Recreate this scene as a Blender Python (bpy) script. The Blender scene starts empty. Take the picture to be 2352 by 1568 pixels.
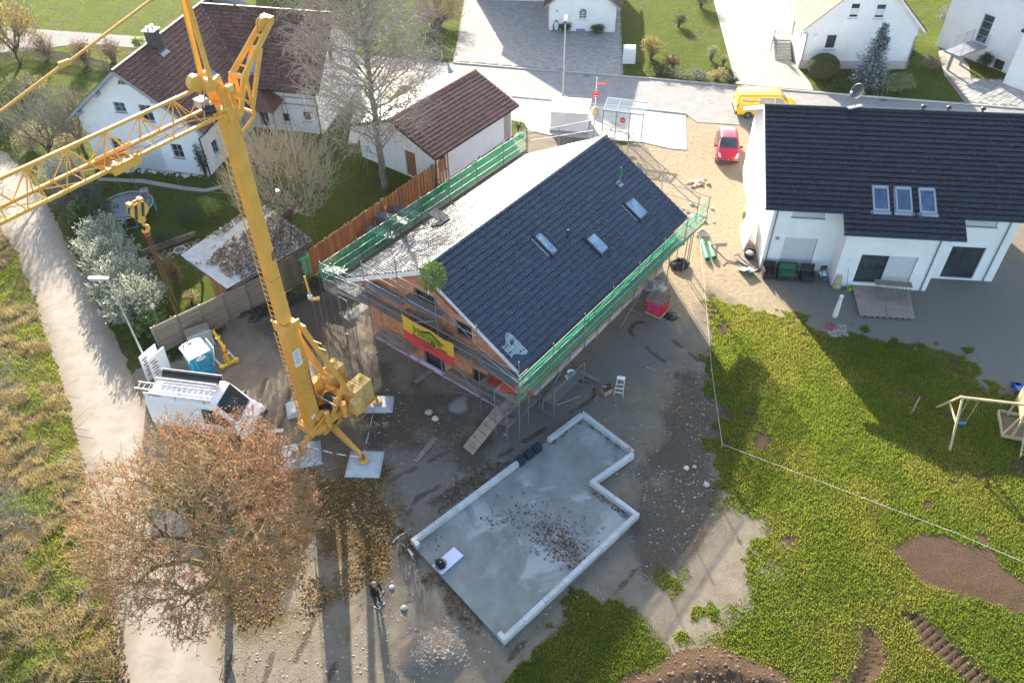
import bpy, bmesh, math, random
import numpy as np
from mathutils import Vector, Matrix, Euler
random.seed(7); RNG = np.random.default_rng(11)
scene = bpy.context.scene
COL = scene.collection
R = math.radians
# ---------------------------------------------------------------- camera, sky, sun, exposure
CAMH = 31.0; PITCH = R(43.2); ROLL = R(-1.06)
cam_data = bpy.data.cameras.new('camera'); cam = bpy.data.objects.new('camera', cam_data); COL.objects.link(cam)
cam_data.sensor_width = 36.0; cam_data.lens = 36.0 * 1829.0 / 2352.0
cam_data.clip_start = 0.5; cam_data.clip_end = 2000
FW = Vector((0, math.cos(PITCH), -math.sin(PITCH))); RI0 = Vector((1, 0, 0)); UP0 = RI0.cross(FW)
RI = RI0 * math.cos(ROLL) + UP0 * math.sin(ROLL); UP = UP0 * math.cos(ROLL) - RI0 * math.sin(ROLL)
mw = Matrix((RI, UP, -FW)).transposed().to_4x4(); mw.translation = (0, 0, CAMH); cam.matrix_world = mw
scene.camera = cam
SUN_EL = R(20.3); SUN_AZ = R(13.2)           # shadows fall towards the viewer and a little to the right
world = bpy.data.worlds.new('World'); scene.world = world; world.use_nodes = True
wn = world.node_tree; bg = wn.nodes['Background']
sky = wn.nodes.new('ShaderNodeTexSky'); sky.sky_type = 'NISHITA'; sky.sun_disc = False
sky.sun_elevation = SUN_EL; sky.sun_rotation = -SUN_AZ; sky.air_density = 1.0; sky.dust_density = 1.5
wn.links.new(sky.outputs[0], bg.inputs[0]); bg.inputs[1].default_value = 0.14
sd = bpy.data.lights.new('sun', 'SUN'); sd.energy = 5.0; sd.angle = R(0.53); sd.color = (1.0, 0.91, 0.76)
sun = bpy.data.objects.new('sun', sd); COL.objects.link(sun)
S_TO = Vector((-math.sin(SUN_AZ) * math.cos(SUN_EL), math.cos(SUN_AZ) * math.cos(SUN_EL), math.sin(SUN_EL)))
sun.rotation_euler = S_TO.to_track_quat('Z', 'Y').to_euler(); sun.location = (-10, 40, 60)
vs = scene.view_settings; vs.view_transform = 'Standard'; vs.look = 'None'; vs.gamma = 1.0; vs.use_curve_mapping = False
vs.exposure = 1.88
# ---------------------------------------------------------------- helpers
def G(x, y, z=0.0):
    """point of the ground (or of level z) seen at x, y of the 2352 x 1568 survey picture"""
    d = FW + RI * ((x - 1176) / 1829.0) - UP * ((y - 784) / 1829.0)
    t = (z - CAMH) / d.z
    return Vector((0, 0, CAMH)) + d * t
def GZ(x, y, base):
    """height at which a vertical standing on ground point base reaches picture row y"""
    lo, hi = 0.0, 30.0
    for _ in range(50):
        m = (lo + hi) / 2
        p = Vector((base[0], base[1], m)) - Vector((0, 0, CAMH))
        yy = 784 - 1829 * p.dot(UP) / p.dot(FW)
        if yy > y: lo = m
        else: hi = m
    return lo
MATS = {}
def _n(nt, t, **k):
    n = nt.nodes.new(t)
    for a, b in k.items(): setattr(n, a, b)
    return n
def mat(name, col, rough=0.7, var=0.15, scale=6.0, bump=0.0, bscale=60.0, metal=0.0, rnd=0.0, col2=None, spec=0.4, coat=0.0, trans=0.0, tcol=None, coord='Object'):
    """plain procedural surface: base colour broken up by two noises, optional bump, per-object variation"""
    if name in MATS: return MATS[name]
    m = bpy.data.materials.new(name); m.use_nodes = True; nt = m.node_tree; L = nt.links
    b = nt.nodes['Principled BSDF']
    tc = _n(nt, 'ShaderNodeTexCoord')
    n1 = _n(nt, 'ShaderNodeTexNoise'); n1.inputs['Scale'].default_value = scale; n1.inputs['Detail'].default_value = 6; n1.inputs['Roughness'].default_value = 0.65
    L.new(tc.outputs[coord], n1.inputs['Vector'])
    ramp = _n(nt, 'ShaderNodeMapRange'); ramp.inputs[1].default_value = 0.3; ramp.inputs[2].default_value = 0.7
    L.new(n1.outputs[0], ramp.inputs[0])
    c = Vector(col)
    mx = _n(nt, 'ShaderNodeMix', data_type='RGBA')
    lo = [max(0, v * (1 - var)) for v in c]; hi = [v * (1 + var) for v in c] if col2 is None else list(col2)
    mx.inputs[6].default_value = (*lo, 1); mx.inputs[7].default_value = (*hi, 1)
    L.new(ramp.outputs[0], mx.inputs[0])
    out = mx.outputs[2]
    if rnd:
        oi = _n(nt, 'ShaderNodeObjectInfo'); hs = _n(nt, 'ShaderNodeHueSaturation')
        mr = _n(nt, 'ShaderNodeMapRange'); mr.inputs[3].default_value = 1 - rnd; mr.inputs[4].default_value = 1 + rnd
        ge = _n(nt, 'ShaderNodeNewGeometry'); ad = _n(nt, 'ShaderNodeMath', operation='ADD'); fr = _n(nt, 'ShaderNodeMath', operation='FRACT')
        L.new(oi.outputs['Random'], ad.inputs[0]); L.new(ge.outputs['Random Per Island'], ad.inputs[1]); L.new(ad.outputs[0], fr.inputs[0]); L.new(fr.outputs[0], mr.inputs[0]); L.new(mr.outputs[0], hs.inputs['Value']); L.new(out, hs.inputs['Color']); out = hs.outputs[0]
    L.new(out, b.inputs['Base Color'])
    rr = _n(nt, 'ShaderNodeMapRange'); rr.inputs[3].default_value = max(0.02, rough - 0.08); rr.inputs[4].default_value = min(1, rough + 0.08)
    L.new(n1.outputs[0], rr.inputs[0]); L.new(rr.outputs[0], b.inputs['Roughness'])
    b.inputs['Metallic'].default_value = metal; b.inputs['Specular IOR Level'].default_value = spec
    b.inputs['Coat Weight'].default_value = coat; b.inputs['Coat Roughness'].default_value = 0.05
    if bump:
        n2 = _n(nt, 'ShaderNodeTexNoise'); n2.inputs['Scale'].default_value = bscale; n2.inputs['Detail'].default_value = 4
        L.new(tc.outputs[coord], n2.inputs['Vector'])
        bp = _n(nt, 'ShaderNodeBump'); bp.inputs['Strength'].default_value = bump; bp.inputs['Distance'].default_value = 0.02
        L.new(n2.outputs[0], bp.inputs['Height']); L.new(bp.outputs[0], b.inputs['Normal'])
    if trans:
        tr = _n(nt, 'ShaderNodeBsdfTranslucent'); L.new(out, tr.inputs[0])
        if tcol:
            hu = _n(nt, 'ShaderNodeMix', data_type='RGBA'); hu.inputs[6].default_value = (*tcol, 1); hu.inputs[7].default_value = (*[v * 0.55 for v in tcol], 1); L.new(ramp.outputs[0], hu.inputs[0]); L.new(hu.outputs[2], tr.inputs[0])
        ms = _n(nt, 'ShaderNodeMixShader'); ms.inputs[0].default_value = trans
        L.new(b.outputs[0], ms.inputs[1]); L.new(tr.outputs[0], ms.inputs[2])
        L.new(ms.outputs[0], nt.nodes['Material Output'].inputs[0])
    MATS[name] = m
    return m
def glass(name, col=(0.035, 0.045, 0.055), rough=0.06):
    """window pane: dark interior, reflected sky put into its colour, behind a clear mirror-like sheet"""
    if name in MATS: return MATS[name]
    m = mat(name, col, rough=rough, var=0.5, scale=1.5, spec=0.9); return m
class MB:
    """collects shapes; build() links them as ONE mesh object"""
    def __init__(s): s.v = []; s.f = []
    def add(s, vs, fs):
        o = len(s.v); s.v += [tuple(v) for v in vs]; s.f += [tuple(i + o for i in f) for f in fs]; return s
    def box(s, c, size, rz=0.0, rot=None, taper=None):
        c = Vector(c); h = Vector(size) / 2
        M3 = rot.to_3x3() if rot is not None else Matrix.Rotation(rz, 3, 'Z')
        vs = []
        for z in (-1, 1):
            for x, y in ((-1, -1), (1, -1), (1, 1), (-1, 1)):
                k = taper if (taper and z > 0) else 1.0
                vs.append(c + M3 @ Vector((x * h.x * k, y * h.y * k, z * h.z)))
        return s.add(vs, [(3, 2, 1, 0), (4, 5, 6, 7), (0, 1, 5, 4), (1, 2, 6, 5), (2, 3, 7, 6), (3, 0, 4, 7)])
    def frame(s, p, q, up=(0, 0, 1)):
        p = Vector(p); q = Vector(q); d = (q - p).normalized(); up = Vector(up)
        if abs(d.dot(up)) > 0.99: up = Vector((1, 0, 0)) if abs(d.x) < 0.9 else Vector((0, 1, 0))
        a = d.cross(up).normalized(); b = a.cross(d).normalized()
        return p, q, a, b
    def beam(s, p, q, w, h, up=(0, 0, 1), w2=None, h2=None):
        p, q, a, b = s.frame(p, q, up); w2 = w if w2 is None else w2; h2 = h if h2 is None else h2
        vs = [p + a * x * w / 2 + b * y * h / 2 for x, y in ((-1, -1), (1, -1), (1, 1), (-1, 1))] + [q + a * x * w2 / 2 + b * y * h2 / 2 for x, y in ((-1, -1), (1, -1), (1, 1), (-1, 1))]
        return s.add(vs, [(0, 1, 2, 3), (7, 6, 5, 4), (4, 5, 1, 0), (5, 6, 2, 1), (6, 7, 3, 2), (7, 4, 0, 3)])
    def tube(s, p, q, r, r2=None, n=6, caps=True):
        p, q, a, b = s.frame(p, q); r2 = r if r2 is None else r2
        vs = []
        for c, rr in ((p, r), (q, r2)):
            for i in range(n):
                t = 2 * math.pi * i / n; vs.append(c + a * math.cos(t) * rr + b * math.sin(t) * rr)
        fs = [(i, (i + 1) % n, n + (i + 1) % n, n + i) for i in range(n)]
        if caps: fs += [tuple(range(n - 1, -1, -1)), tuple(range(n, 2 * n))]
        return s.add(vs, fs)
    def path(s, pts, r, n=6):
        for i in range(len(pts) - 1): s.tube(pts[i], pts[i + 1], r if not hasattr(r, '__len__') else r[i], r if not hasattr(r, '__len__') else r[i + 1], n)
        return s
    def prism(s, poly, z0, z1):
        """vertical prism over a ground polygon"""
        n = len(poly); vs = [(p[0], p[1], z0) for p in poly] + [(p[0], p[1], z1) for p in poly]
        return s.add(vs, [tuple(range(n - 1, -1, -1)), tuple(range(n, 2 * n))] + [(i, (i + 1) % n, n + (i + 1) % n, n + i) for i in range(n)])
    def extrude(s, poly, vec):
        n = len(poly); vec = Vector(vec); vs = [Vector(p) for p in poly]; vs = vs + [v + vec for v in vs]
        return s.add(vs, [tuple(range(n - 1, -1, -1)), tuple(range(n, 2 * n))] + [(i, (i + 1) % n, n + (i + 1) % n, n + i) for i in range(n)])
    def quad(s, a, b, c, d): return s.add([a, b, c, d], [(0, 1, 2, 3)])
    def lathe(s, c, prof, n=12, axis=None):
        """prof: list of (r, z)"""
        c = Vector(c); vs = []; fs = []
        for r, z in prof:
            for i in range(n):
                t = 2 * math.pi * i / n
                vs.append(c + Vector((r * math.cos(t), r * math.sin(t), z)))
        for k in range(len(prof) - 1):
            for i in range(n):
                fs.append((k * n + i, k * n + (i + 1) % n, (k + 1) * n + (i + 1) % n, (k + 1) * n + i))
        fs.append(tuple(range(n - 1, -1, -1))); fs.append(tuple((len(prof) - 1) * n + i for i in range(n)))
        return s.add(vs, fs)
    def loft(s, rings, close=True, caps=True):
        n = len(rings[0]); vs = [v for r in rings for v in r]; fs = []
        for k in range(len(rings) - 1):
            for i in range(n if close else n - 1):
                j = (i + 1) % n; fs.append((k * n + i, k * n + j, (k + 1) * n + j, (k + 1) * n + i))
        if caps and close: fs.append(tuple(range(n - 1, -1, -1))); fs.append(tuple((len(rings) - 1) * n + i for i in range(n)))
        return s.add(vs, fs)
    def xf(s, M):
        s.v = [tuple(M @ Vector(v)) for v in s.v]; return s
    def mesh(s, name, m, smooth=False, fix=True):
        me = bpy.data.meshes.new(name); me.from_pydata(s.v, [], s.f)
        if fix:
            bm = bmesh.new(); bm.from_mesh(me); bmesh.ops.recalc_face_normals(bm, faces=bm.faces); bm.to_mesh(me); bm.free()
        me.update()
        if m is not None: me.materials.append(m)
        if smooth: me.polygons.foreach_set('use_smooth', [True] * len(me.polygons))
        return me
    def build(s, name, m, parent=None, smooth=False, bevel=0.0, world=False, label=None, fix=True):
        if world and parent is not None:
            W = root_matrix(parent).inverted(); s.xf(W)
        o = bpy.data.objects.new(name, s.mesh(name, m, smooth, fix)); COL.objects.link(o)
        if parent is not None: o.parent = parent
        if bevel:
            md = o.modifiers.new('bevel', 'BEVEL'); md.width = bevel; md.segments = 2; md.limit_method = 'ANGLE'
        if label: o['label'] = label
        return o
def root_matrix(o):
    M = Matrix.Identity(4)
    while o is not None:
        M = Matrix.LocRotScale(o.location, o.rotation_euler, o.scale) @ M; o = o.parent
    return M
def fastmesh(name, verts, faces, m, parent=None, smooth=False):
    """verts (n,3) and faces (k,3|4) numpy arrays"""
    me = bpy.data.meshes.new(name); verts = np.asarray(verts, np.float32); faces = np.asarray(faces, np.int32)
    k, c = faces.shape
    me.vertices.add(len(verts)); me.vertices.foreach_set('co', verts.ravel())
    me.loops.add(k * c); me.loops.foreach_set('vertex_index', faces.ravel())
    me.polygons.add(k); me.polygons.foreach_set('loop_start', np.arange(0, k * c, c, dtype=np.int32))
    me.polygons.foreach_set('loop_total', np.full(k, c, np.int32))
    me.update(calc_edges=True); me.validate()
    me.polygons.foreach_set('use_smooth', np.full(len(me.polygons), smooth, bool))
    if m is not None: me.materials.append(m)
    o = bpy.data.objects.new(name, me); COL.objects.link(o)
    if parent is not None: o.parent = parent
    return o
def thing(name, label, cat, loc=(0, 0, 0), rz=0.0, group=None):
    o = bpy.data.objects.new(name, None); COL.objects.link(o); o.empty_display_size = 0.3
    o.location = loc; o.rotation_euler = (0, 0, rz); o['label'] = label; o['category'] = cat
    if group: o['group'] = group
    return o
def tag(o, label, cat, group=None):
    o['label'] = label; o['category'] = cat
    if group: o['group'] = group
    return o
def struct(o): o['kind'] = 'structure'; return o
def stuff(o, label=None, cat=None):
    o['kind'] = 'stuff'
    if label: o['label'] = label
    if cat: o['category'] = cat
    return o
def inst(name, me, parent, M):
    """an object sharing mesh data, placed by a local matrix"""
    o = bpy.data.objects.new(name, me); COL.objects.link(o)
    if parent is not None: o.parent = parent
    o.matrix_basis = M
    return o
def text_mesh(name, txt, size, m, parent, M, extrude=0.002, bold=0.0, align='CENTER', sx=1.0):
    cu = bpy.data.curves.new(name, 'FONT'); cu.body = txt; cu.size = size; cu.extrude = extrude; cu.offset = bold; cu.align_x = align; cu.align_y = 'CENTER'; cu.resolution_u = 3
    to = bpy.data.objects.new('tmp', cu); COL.objects.link(to)
    dg = bpy.context.evaluated_depsgraph_get(); me = bpy.data.meshes.new_from_object(to.evaluated_get(dg)); me.name = name
    bpy.data.objects.remove(to); me.materials.clear(); me.materials.append(m)
    o = inst(name, me, parent, M @ Matrix.Diagonal((sx, 1, 1, 1))); return o
def basis(o, x, y):
    """4x4 with origin o, x axis and y axis given"""
    x = Vector(x).normalized(); z = x.cross(Vector(y)).normalized(); y = z.cross(x)
    M = Matrix((x, y, z)).transposed().to_4x4(); M.translation = Vector(o); return M
# numpy value noise on world xy
_P = RNG.random((256, 256))
def vnoise(x, y, s):
    x = np.asarray(x) / s + 1000; y = np.asarray(y) / s + 1000
    i = np.floor(x).astype(int); j = np.floor(y).astype(int); fx = x - i; fy = y - j
    fx = fx * fx * (3 - 2 * fx); fy = fy * fy * (3 - 2 * fy)
    a = _P[i % 256, j % 256]; b = _P[(i + 1) % 256, j % 256]; c = _P[i % 256, (j + 1) % 256]; d = _P[(i + 1) % 256, (j + 1) % 256]
    return (a * (1 - fx) + b * fx) * (1 - fy) + (c * (1 - fx) + d * fx) * fy
def fbm(x, y, s, o=4):
    t = 0; a = 0.5
    for k in range(o): t = t + a * vnoise(x + 17 * k, y - 9 * k, s / 2 ** k); a *= 0.5
    return t / (1 - 0.5 ** o)
def sdist(x, y, poly):
    """signed distance (positive inside) of points to a polygon"""
    P = np.array([(p[0], p[1]) for p in poly]); x = np.asarray(x, float); y = np.asarray(y, float)
    ins = np.zeros(x.shape, bool); dm = np.full(x.shape, 1e9)
    for k in range(len(P)):
        ax, ay = P[k]; bx, by = P[(k + 1) % len(P)]
        c = ((ay > y) != (by > y)); 
        with np.errstate(divide='ignore', invalid='ignore'):
            xi = (bx - ax) * (y - ay) / (by - ay) + ax
        ins ^= c & (x < xi)
        dx, dy = bx - ax, by - ay; t = np.clip(((x - ax) * dx + (y - ay) * dy) / (dx * dx + dy * dy + 1e-12), 0, 1)
        dm = np.minimum(dm, np.hypot(x - ax - t * dx, y - ay - t * dy))
    return np.where(ins, dm, -dm)
def PG(*pts): return [G(*p) for p in pts]
# ================================================================ GROUND
P_SITE = PG((335,800),(375,808),(530,722),(720,645),(1030,405),(1200,312),(1240,270),(1480,330),(1560,262),(1760,285),(2600,330),(2600,950),(2352,932),(2304,911),(2251,879),(2234,846),(2209,816),(2164,799),(2096,799),(2036,786),(1989,768),(1864,759),(1839,741),(1764,729),(1700,705),(1660,690),(1622,655),(1628,760),(1635,850),(1650,940),(1655,1030),(1668,1110),(1655,1190),(1600,1300),(1500,1395),(1440,1400),(1390,1380),(1300,1402),(1225,1500),(1160,1568),(1120,1700),(250,1700),(180,1000))
P_PATCHY = PG((1655,1150),(1760,1190),(1790,1330),(1690,1440),(1560,1520),(1440,1400),(1560,1280))
P_SAND = PG((1400,330),(1560,270),(1740,270),(1765,420),(1735,640),(1850,745),(1700,705),(1630,660),(1560,760),(1480,700),(1560,560),(1560,470))
P_GREYGRAVEL = PG((1790,640),(2700,560),(2700,960),(2300,905),(2240,850),(2160,800),(2000,770),(1860,750))
P_SITEGRAVEL = PG((1190,930),(1420,780),(1520,740),(1560,800),(1380,930),(1300,1000),(1200,1080),(1000,1200),(860,1250),(860,1050),(1000,1000))
P_DARK1 = PG((820,830),(1000,900),(1130,960),(1080,1060),(960,1060),(860,980))
P_DARK2 = PG((1560,830),(1650,900),(1670,1100),(1600,1230),(1480,1330),(1420,1180),(1500,1000))
P_DARK3 = PG((560,760),(740,640),(820,700),(800,830),(620,800))
P_LITTER = PG((520,1000),(900,1080),(940,1180),(880,1320),(700,1420),(420,1470),(300,1300),(330,1080))
P_VERGE = PG((-400,420),(0,500),(62,640),(112,780),(152,900),(187,1050),(215,1160),(252,1330),(264,1420),(278,1700),(-500,1700))
P_SOIL1 = PG((2050,1262),(2090,1228),(2160,1222),(2240,1250),(2345,1335),(2420,1400),(2330,1400),(2230,1365),(2110,1330))
P_SOIL2 = PG((1400,1600),(1430,1560),(1500,1530),(1560,1492),(1640,1480),(1700,1500),(1790,1540),(1850,1600))
P_ORANGE = PG((1440,895),(1500,885),(1560,905),(1565,935),(1500,915),(1450,915))
P_TRACK1 = PG((1982,1440),(2012,1440),(2040,1520),(1990,1590),(1930,1590),(1975,1520))
P_TRACK2 = PG((2060,1400),(2110,1400),(2200,1480),(2330,1590),(2230,1590),(2110,1470))
P_GREYPUDDLE = PG((945,960),(1060,925),(1110,980),(1020,1000))
P_PALE1 = PG((560,765),(600,752),(640,765),(630,800),(580,808))
RUTS = [PG((1180,1568),(1330,1400),(1480,1210),(1580,1000),(1590,850),(1480,760)), PG((560,1568),(640,1300),(640,1130),(600,1000),(640,880)), PG((700,1568),(830,1300),(930,1120),(1150,1010),(1330,900))]
def sm(d, w): return np.clip(d / w * 0.5 + 0.5, 0, 1)
def ground_masks(x, y):
    nz = fbm(x, y, 2.2) - 0.5; nz2 = fbm(x + 50, y, 0.7) - 0.5
    wob = nz * 1.3 + nz2 * 0.6
    site = np.clip((sdist(x, y, P_SITE) / 1.1 + (fbm(x + 3, y + 60, 1.9) - 0.5) * 2.4 + (fbm(x, y + 20, 0.45) - 0.5) * 2.2) * 2.2 + 0.5, 0, 1)
    grass = 1 - site
    pat = sm(sdist(x, y, P_PATCHY) + wob, 1.2)
    thr = np.clip((fbm(x + 9, y + 3, 1.4) - 0.5 + nz2 * 0.5) * 5 + 0.35, 0, 1)
    grass = grass * (1 - pat) + pat * np.maximum(grass, 1) * thr
    bare = np.clip((fbm(x - 31, y + 77, 1.7) - 0.70 + nz2 * 0.35) * 9, 0, 1)
    grass = grass * (1 - 0.85 * bare)
    for P in (P_SOIL1, P_SOIL2): grass = grass * (1 - sm(sdist(x, y, P) + wob * 0.6, 0.3))
    for P in (P_TRACK1, P_TRACK2): grass = grass * (1 - 0.8 * sm(sdist(x, y, P) + wob * 0.8, 0.4))
    sand = sm(sdist(x, y, P_SAND) + wob * 1.2, 1.2)
    dark = np.zeros_like(x)
    for P in (P_DARK1, P_DARK2, P_DARK3): dark = np.maximum(dark, sm(sdist(x, y, P) + wob * 1.6, 1.6) * (0.4 + 1.2 * np.clip(nz + 0.5, 0, 1)))
    for L_ in RUTS:
        dr = np.min([-sdist(x, y, (L_[i], L_[i + 1], L_[i] + Vector((0.01, 0.01, 0)))) for i in range(len(L_) - 1)], 0); dark = np.maximum(dark, np.clip(1.25 - np.abs(np.abs(dr) - 0.8) * 4.5, 0, 1) * np.clip(nz2 * 4 + 0.65, 0, 1) * (1 - grass) * 0.8)
    grav = np.maximum(sm(sdist(x, y, P_GREYGRAVEL) + wob, 1.0), sm(sdist(x, y, P_SITEGRAVEL) + wob * 1.4, 1.2))
    verge = sm(sdist(x, y, P_VERGE) + wob, 0.5)
    litter = np.maximum(sm(sdist(x, y, P_LITTER) + wob * 2, 1.8) * np.clip(nz * 2 + 0.75, 0, 1), verge * np.clip(nz * 3 + 0.4, 0, 1))
    brown = np.maximum(sm(sdist(x, y, P_SOIL2) + wob * 0.4, 0.25), 0.99 * sm(sdist(x, y, P_SOIL1) + wob * 0.6, 0.3))
    brown = np.maximum(brown, 0.8 * (1 - sm(sdist(x, y, P_SITE), 0.5)) * (1 - pat) * (1 - verge))
    orange = sm(sdist(x, y, P_ORANGE) + wob * 0.8, 0.6) * np.clip(nz * 3 + 0.6, 0, 1)
    pale = np.maximum(sm(sdist(x, y, P_GREYPUDDLE) + wob * 1.6, 0.5), sm(sdist(x, y, P_PALE1) + wob * 1.4, 0.5)) * np.clip(nz * 4 + 0.6, 0, 1)
    return dict(grass=grass, sand=sand, dark=np.clip(dark, 0, 1), grav=grav, verge=verge, litter=litter, brown=brown, orange=orange, pale=pale)
def ground_height(x, y):
    h = -0.035 * fbm(x + 5, y - 3, 0.9)
    h = h + 0.30 * (fbm(x + 40, y, 0.9) - 0.25) * sm(sdist(x, y, P_VERGE) - 0.5, 0.5); c = G(992, 1502); r = np.hypot((x - c.x) / 1.5, (y - c.y) / 1.05); h = h + 0.42 * np.clip(1 - r * r, 0, 1) * (0.75 + 0.5 * fbm(x, y, 0.4))
    d = sdist(x, y, P_SOIL2); h = h + np.clip(d, 0, 0.9) * 0.32 * (0.6 + 0.9 * fbm(x, y, 0.6))
    d = sdist(x, y, P_SOIL1); h = h + np.clip(d, 0, 0.5) * 0.1 * fbm(x, y, 0.4)
    for P, a in ((P_TRACK1, 0.3), (P_TRACK2, -0.55)):
        d = sdist(x, y, P); h = h - np.clip(d, 0, 0.25) * 0.3 + np.clip(d * 4, 0, 1) * 0.05 * np.sin((y * math.cos(a) + x * math.sin(a)) * 22)
    for L_ in RUTS:
        dr = np.min([-sdist(x, y, (L_[i], L_[i + 1], L_[i] + Vector((0.01, 0.01, 0)))) for i in range(len(L_) - 1)], 0); h = h - 0.03 * np.clip(1 - np.abs(np.abs(dr) - 0.8) * 5, 0, 1)
    return h
def m_ground():
    m = bpy.data.materials.new('ground_cover'); m.use_nodes = True; nt = m.node_tree; L = nt.links; b = nt.nodes['Principled BSDF']
    tc = _n(nt, 'ShaderNodeTexCoord')
    def noise(s, det=6, rough=0.65, off=0):
        n = _n(nt, 'ShaderNodeTexNoise'); n.inputs['Scale'].default_value = s; n.inputs['Detail'].default_value = det; n.inputs['Roughness'].default_value = rough
        if off:
            mp = _n(nt, 'ShaderNodeMapping'); mp.inputs['Location'].default_value = (off, off * 2, 0); L.new(tc.outputs['Object'], mp.inputs[0]); L.new(mp.outputs[0], n.inputs['Vector'])
        else: L.new(tc.outputs['Object'], n.inputs['Vector'])
        return n.outputs[0]
    def rng(x, a, c):
        r = _n(nt, 'ShaderNodeMapRange'); r.inputs[1].default_value = a; r.inputs[2].default_value = c; L.new(x, r.inputs[0]); return r.outputs[0]
    def mix(f, a, c):
        mx = _n(nt, 'ShaderNodeMix', data_type='RGBA')
        if isinstance(f, float): mx.inputs[0].default_value = f
        else: L.new(f, mx.inputs[0])
        for i, v in ((6, a), (7, c)):
            if isinstance(v, tuple): mx.inputs[i].default_value = (*v, 1)
            else: L.new(v, mx.inputs[i])
        return mx.outputs[2]
    def att(n):
        a = _n(nt, 'ShaderNodeAttribute'); a.attribute_name = n; s = _n(nt, 'ShaderNodeSeparateColor'); L.new(a.outputs['Color'], s.inputs[0]); return s.outputs[0], s.outputs[1], s.outputs[2], a.outputs['Alpha']
    grass, sand, dark, grav = att('mask_a'); verge, litter, brown, orange = att('mask_b'); pale = att('mask_c')[0]
    rag = noise(9, 6, 0.7, 11)
    def ragged(s, k=0.9):
        a = _n(nt, 'ShaderNodeMath', operation='MULTIPLY_ADD'); L.new(rag, a.inputs[0]); a.inputs[1].default_value = k; a.inputs[2].default_value = -0.5 * k; b2 = _n(nt, 'ShaderNodeMath', operation='ADD'); L.new(a.outputs[0], b2.inputs[0]); L.new(s, b2.inputs[1]); return rng(b2.outputs[0], 0.36, 0.64)
    grass, sand, dark, grav, litter, brown, pale = [ragged(s) for s in (grass, sand, dark, grav, litter, brown, pale)]
    f1 = rng(noise(1.1), 0.32, 0.68); f2 = rng(noise(14, 5), 0.3, 0.7); f3 = rng(noise(55, 3, 0.7, 3), 0.32, 0.68); f4 = rng(noise(4, 5, 0.6, 7), 0.35, 0.65)
    dirt = mix(f2, mix(f1, (0.25, 0.20, 0.14), (0.45, 0.375, 0.28)), (0.34, 0.285, 0.215))
    dirt = mix(sand, dirt, mix(f4, (0.42, 0.33, 0.21), (0.56, 0.46, 0.32)))
    dirt = mix(grav, dirt, mix(f3, (0.19, 0.168, 0.14), (0.43, 0.39, 0.335)))
    dirt = mix(dark, dirt, mix(f2, (0.10, 0.08, 0.058), (0.25, 0.20, 0.15)))
    dirt = mix(brown, dirt, mix(f2, (0.085, 0.052, 0.032), (0.20, 0.128, 0.078)))
    dirt = mix(orange, dirt, (0.36, 0.17, 0.09)); dirt = mix(pale, dirt, (0.5, 0.48, 0.45))
    vo = _n(nt, 'ShaderNodeTexVoronoi'); vo.inputs['Scale'].default_value = 16; L.new(tc.outputs['Object'], vo.inputs['Vector'])
    peb = rng(vo.outputs['Distance'], 0.30, 0.16); sel = rng(vo.outputs['Color'], 0.62, 0.72)
    pm = _n(nt, 'ShaderNodeMath', operation='MULTIPLY'); L.new(peb, pm.inputs[0]); L.new(sel, pm.inputs[1])
    pm2 = _n(nt, 'ShaderNodeMath', operation='MULTIPLY'); L.new(pm.outputs[0], pm2.inputs[0]); L.new(rng(noise(1.7, 4, 0.6, 21), 0.38, 0.62), pm2.inputs[1])
    dirt = mix(pm2.outputs[0], dirt, mix(f4, (0.42, 0.40, 0.36), (0.24, 0.22, 0.19)))
    gr = mix(f4, mix(f2, (0.040, 0.065, 0.010), (0.11, 0.145, 0.020)), mix(f1, (0.16, 0.17, 0.032), (0.09, 0.130, 0.020)))
    gr = mix(verge, gr, mix(f2, (0.15, 0.13, 0.055), (0.27, 0.225, 0.105)))
    base = mix(grass, dirt, gr)
    base = mix(litter, base, mix(f2, (0.10, 0.062, 0.024), (0.25, 0.165, 0.060)))
    L.new(base, b.inputs['Base Color']); b.inputs['Roughness'].default_value = 0.95; b.inputs['Specular IOR Level'].default_value = 0.15
    ad = _n(nt, 'ShaderNodeMath', operation='ADD'); L.new(f3, ad.inputs[0]); L.new(f2, ad.inputs[1])
    ad2 = _n(nt, 'ShaderNodeMath', operation='ADD'); L.new(ad.outputs[0], ad2.inputs[0]); L.new(pm.outputs[0], ad2.inputs[1])
    bp = _n(nt, 'ShaderNodeBump'); bp.inputs['Strength'].default_value = 1.0; bp.inputs['Distance'].default_value = 0.05
    L.new(ad2.outputs[0], bp.inputs['Height']); L.new(bp.outputs[0], b.inputs['Normal'])
    return m
M_GROUND = m_ground()
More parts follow.
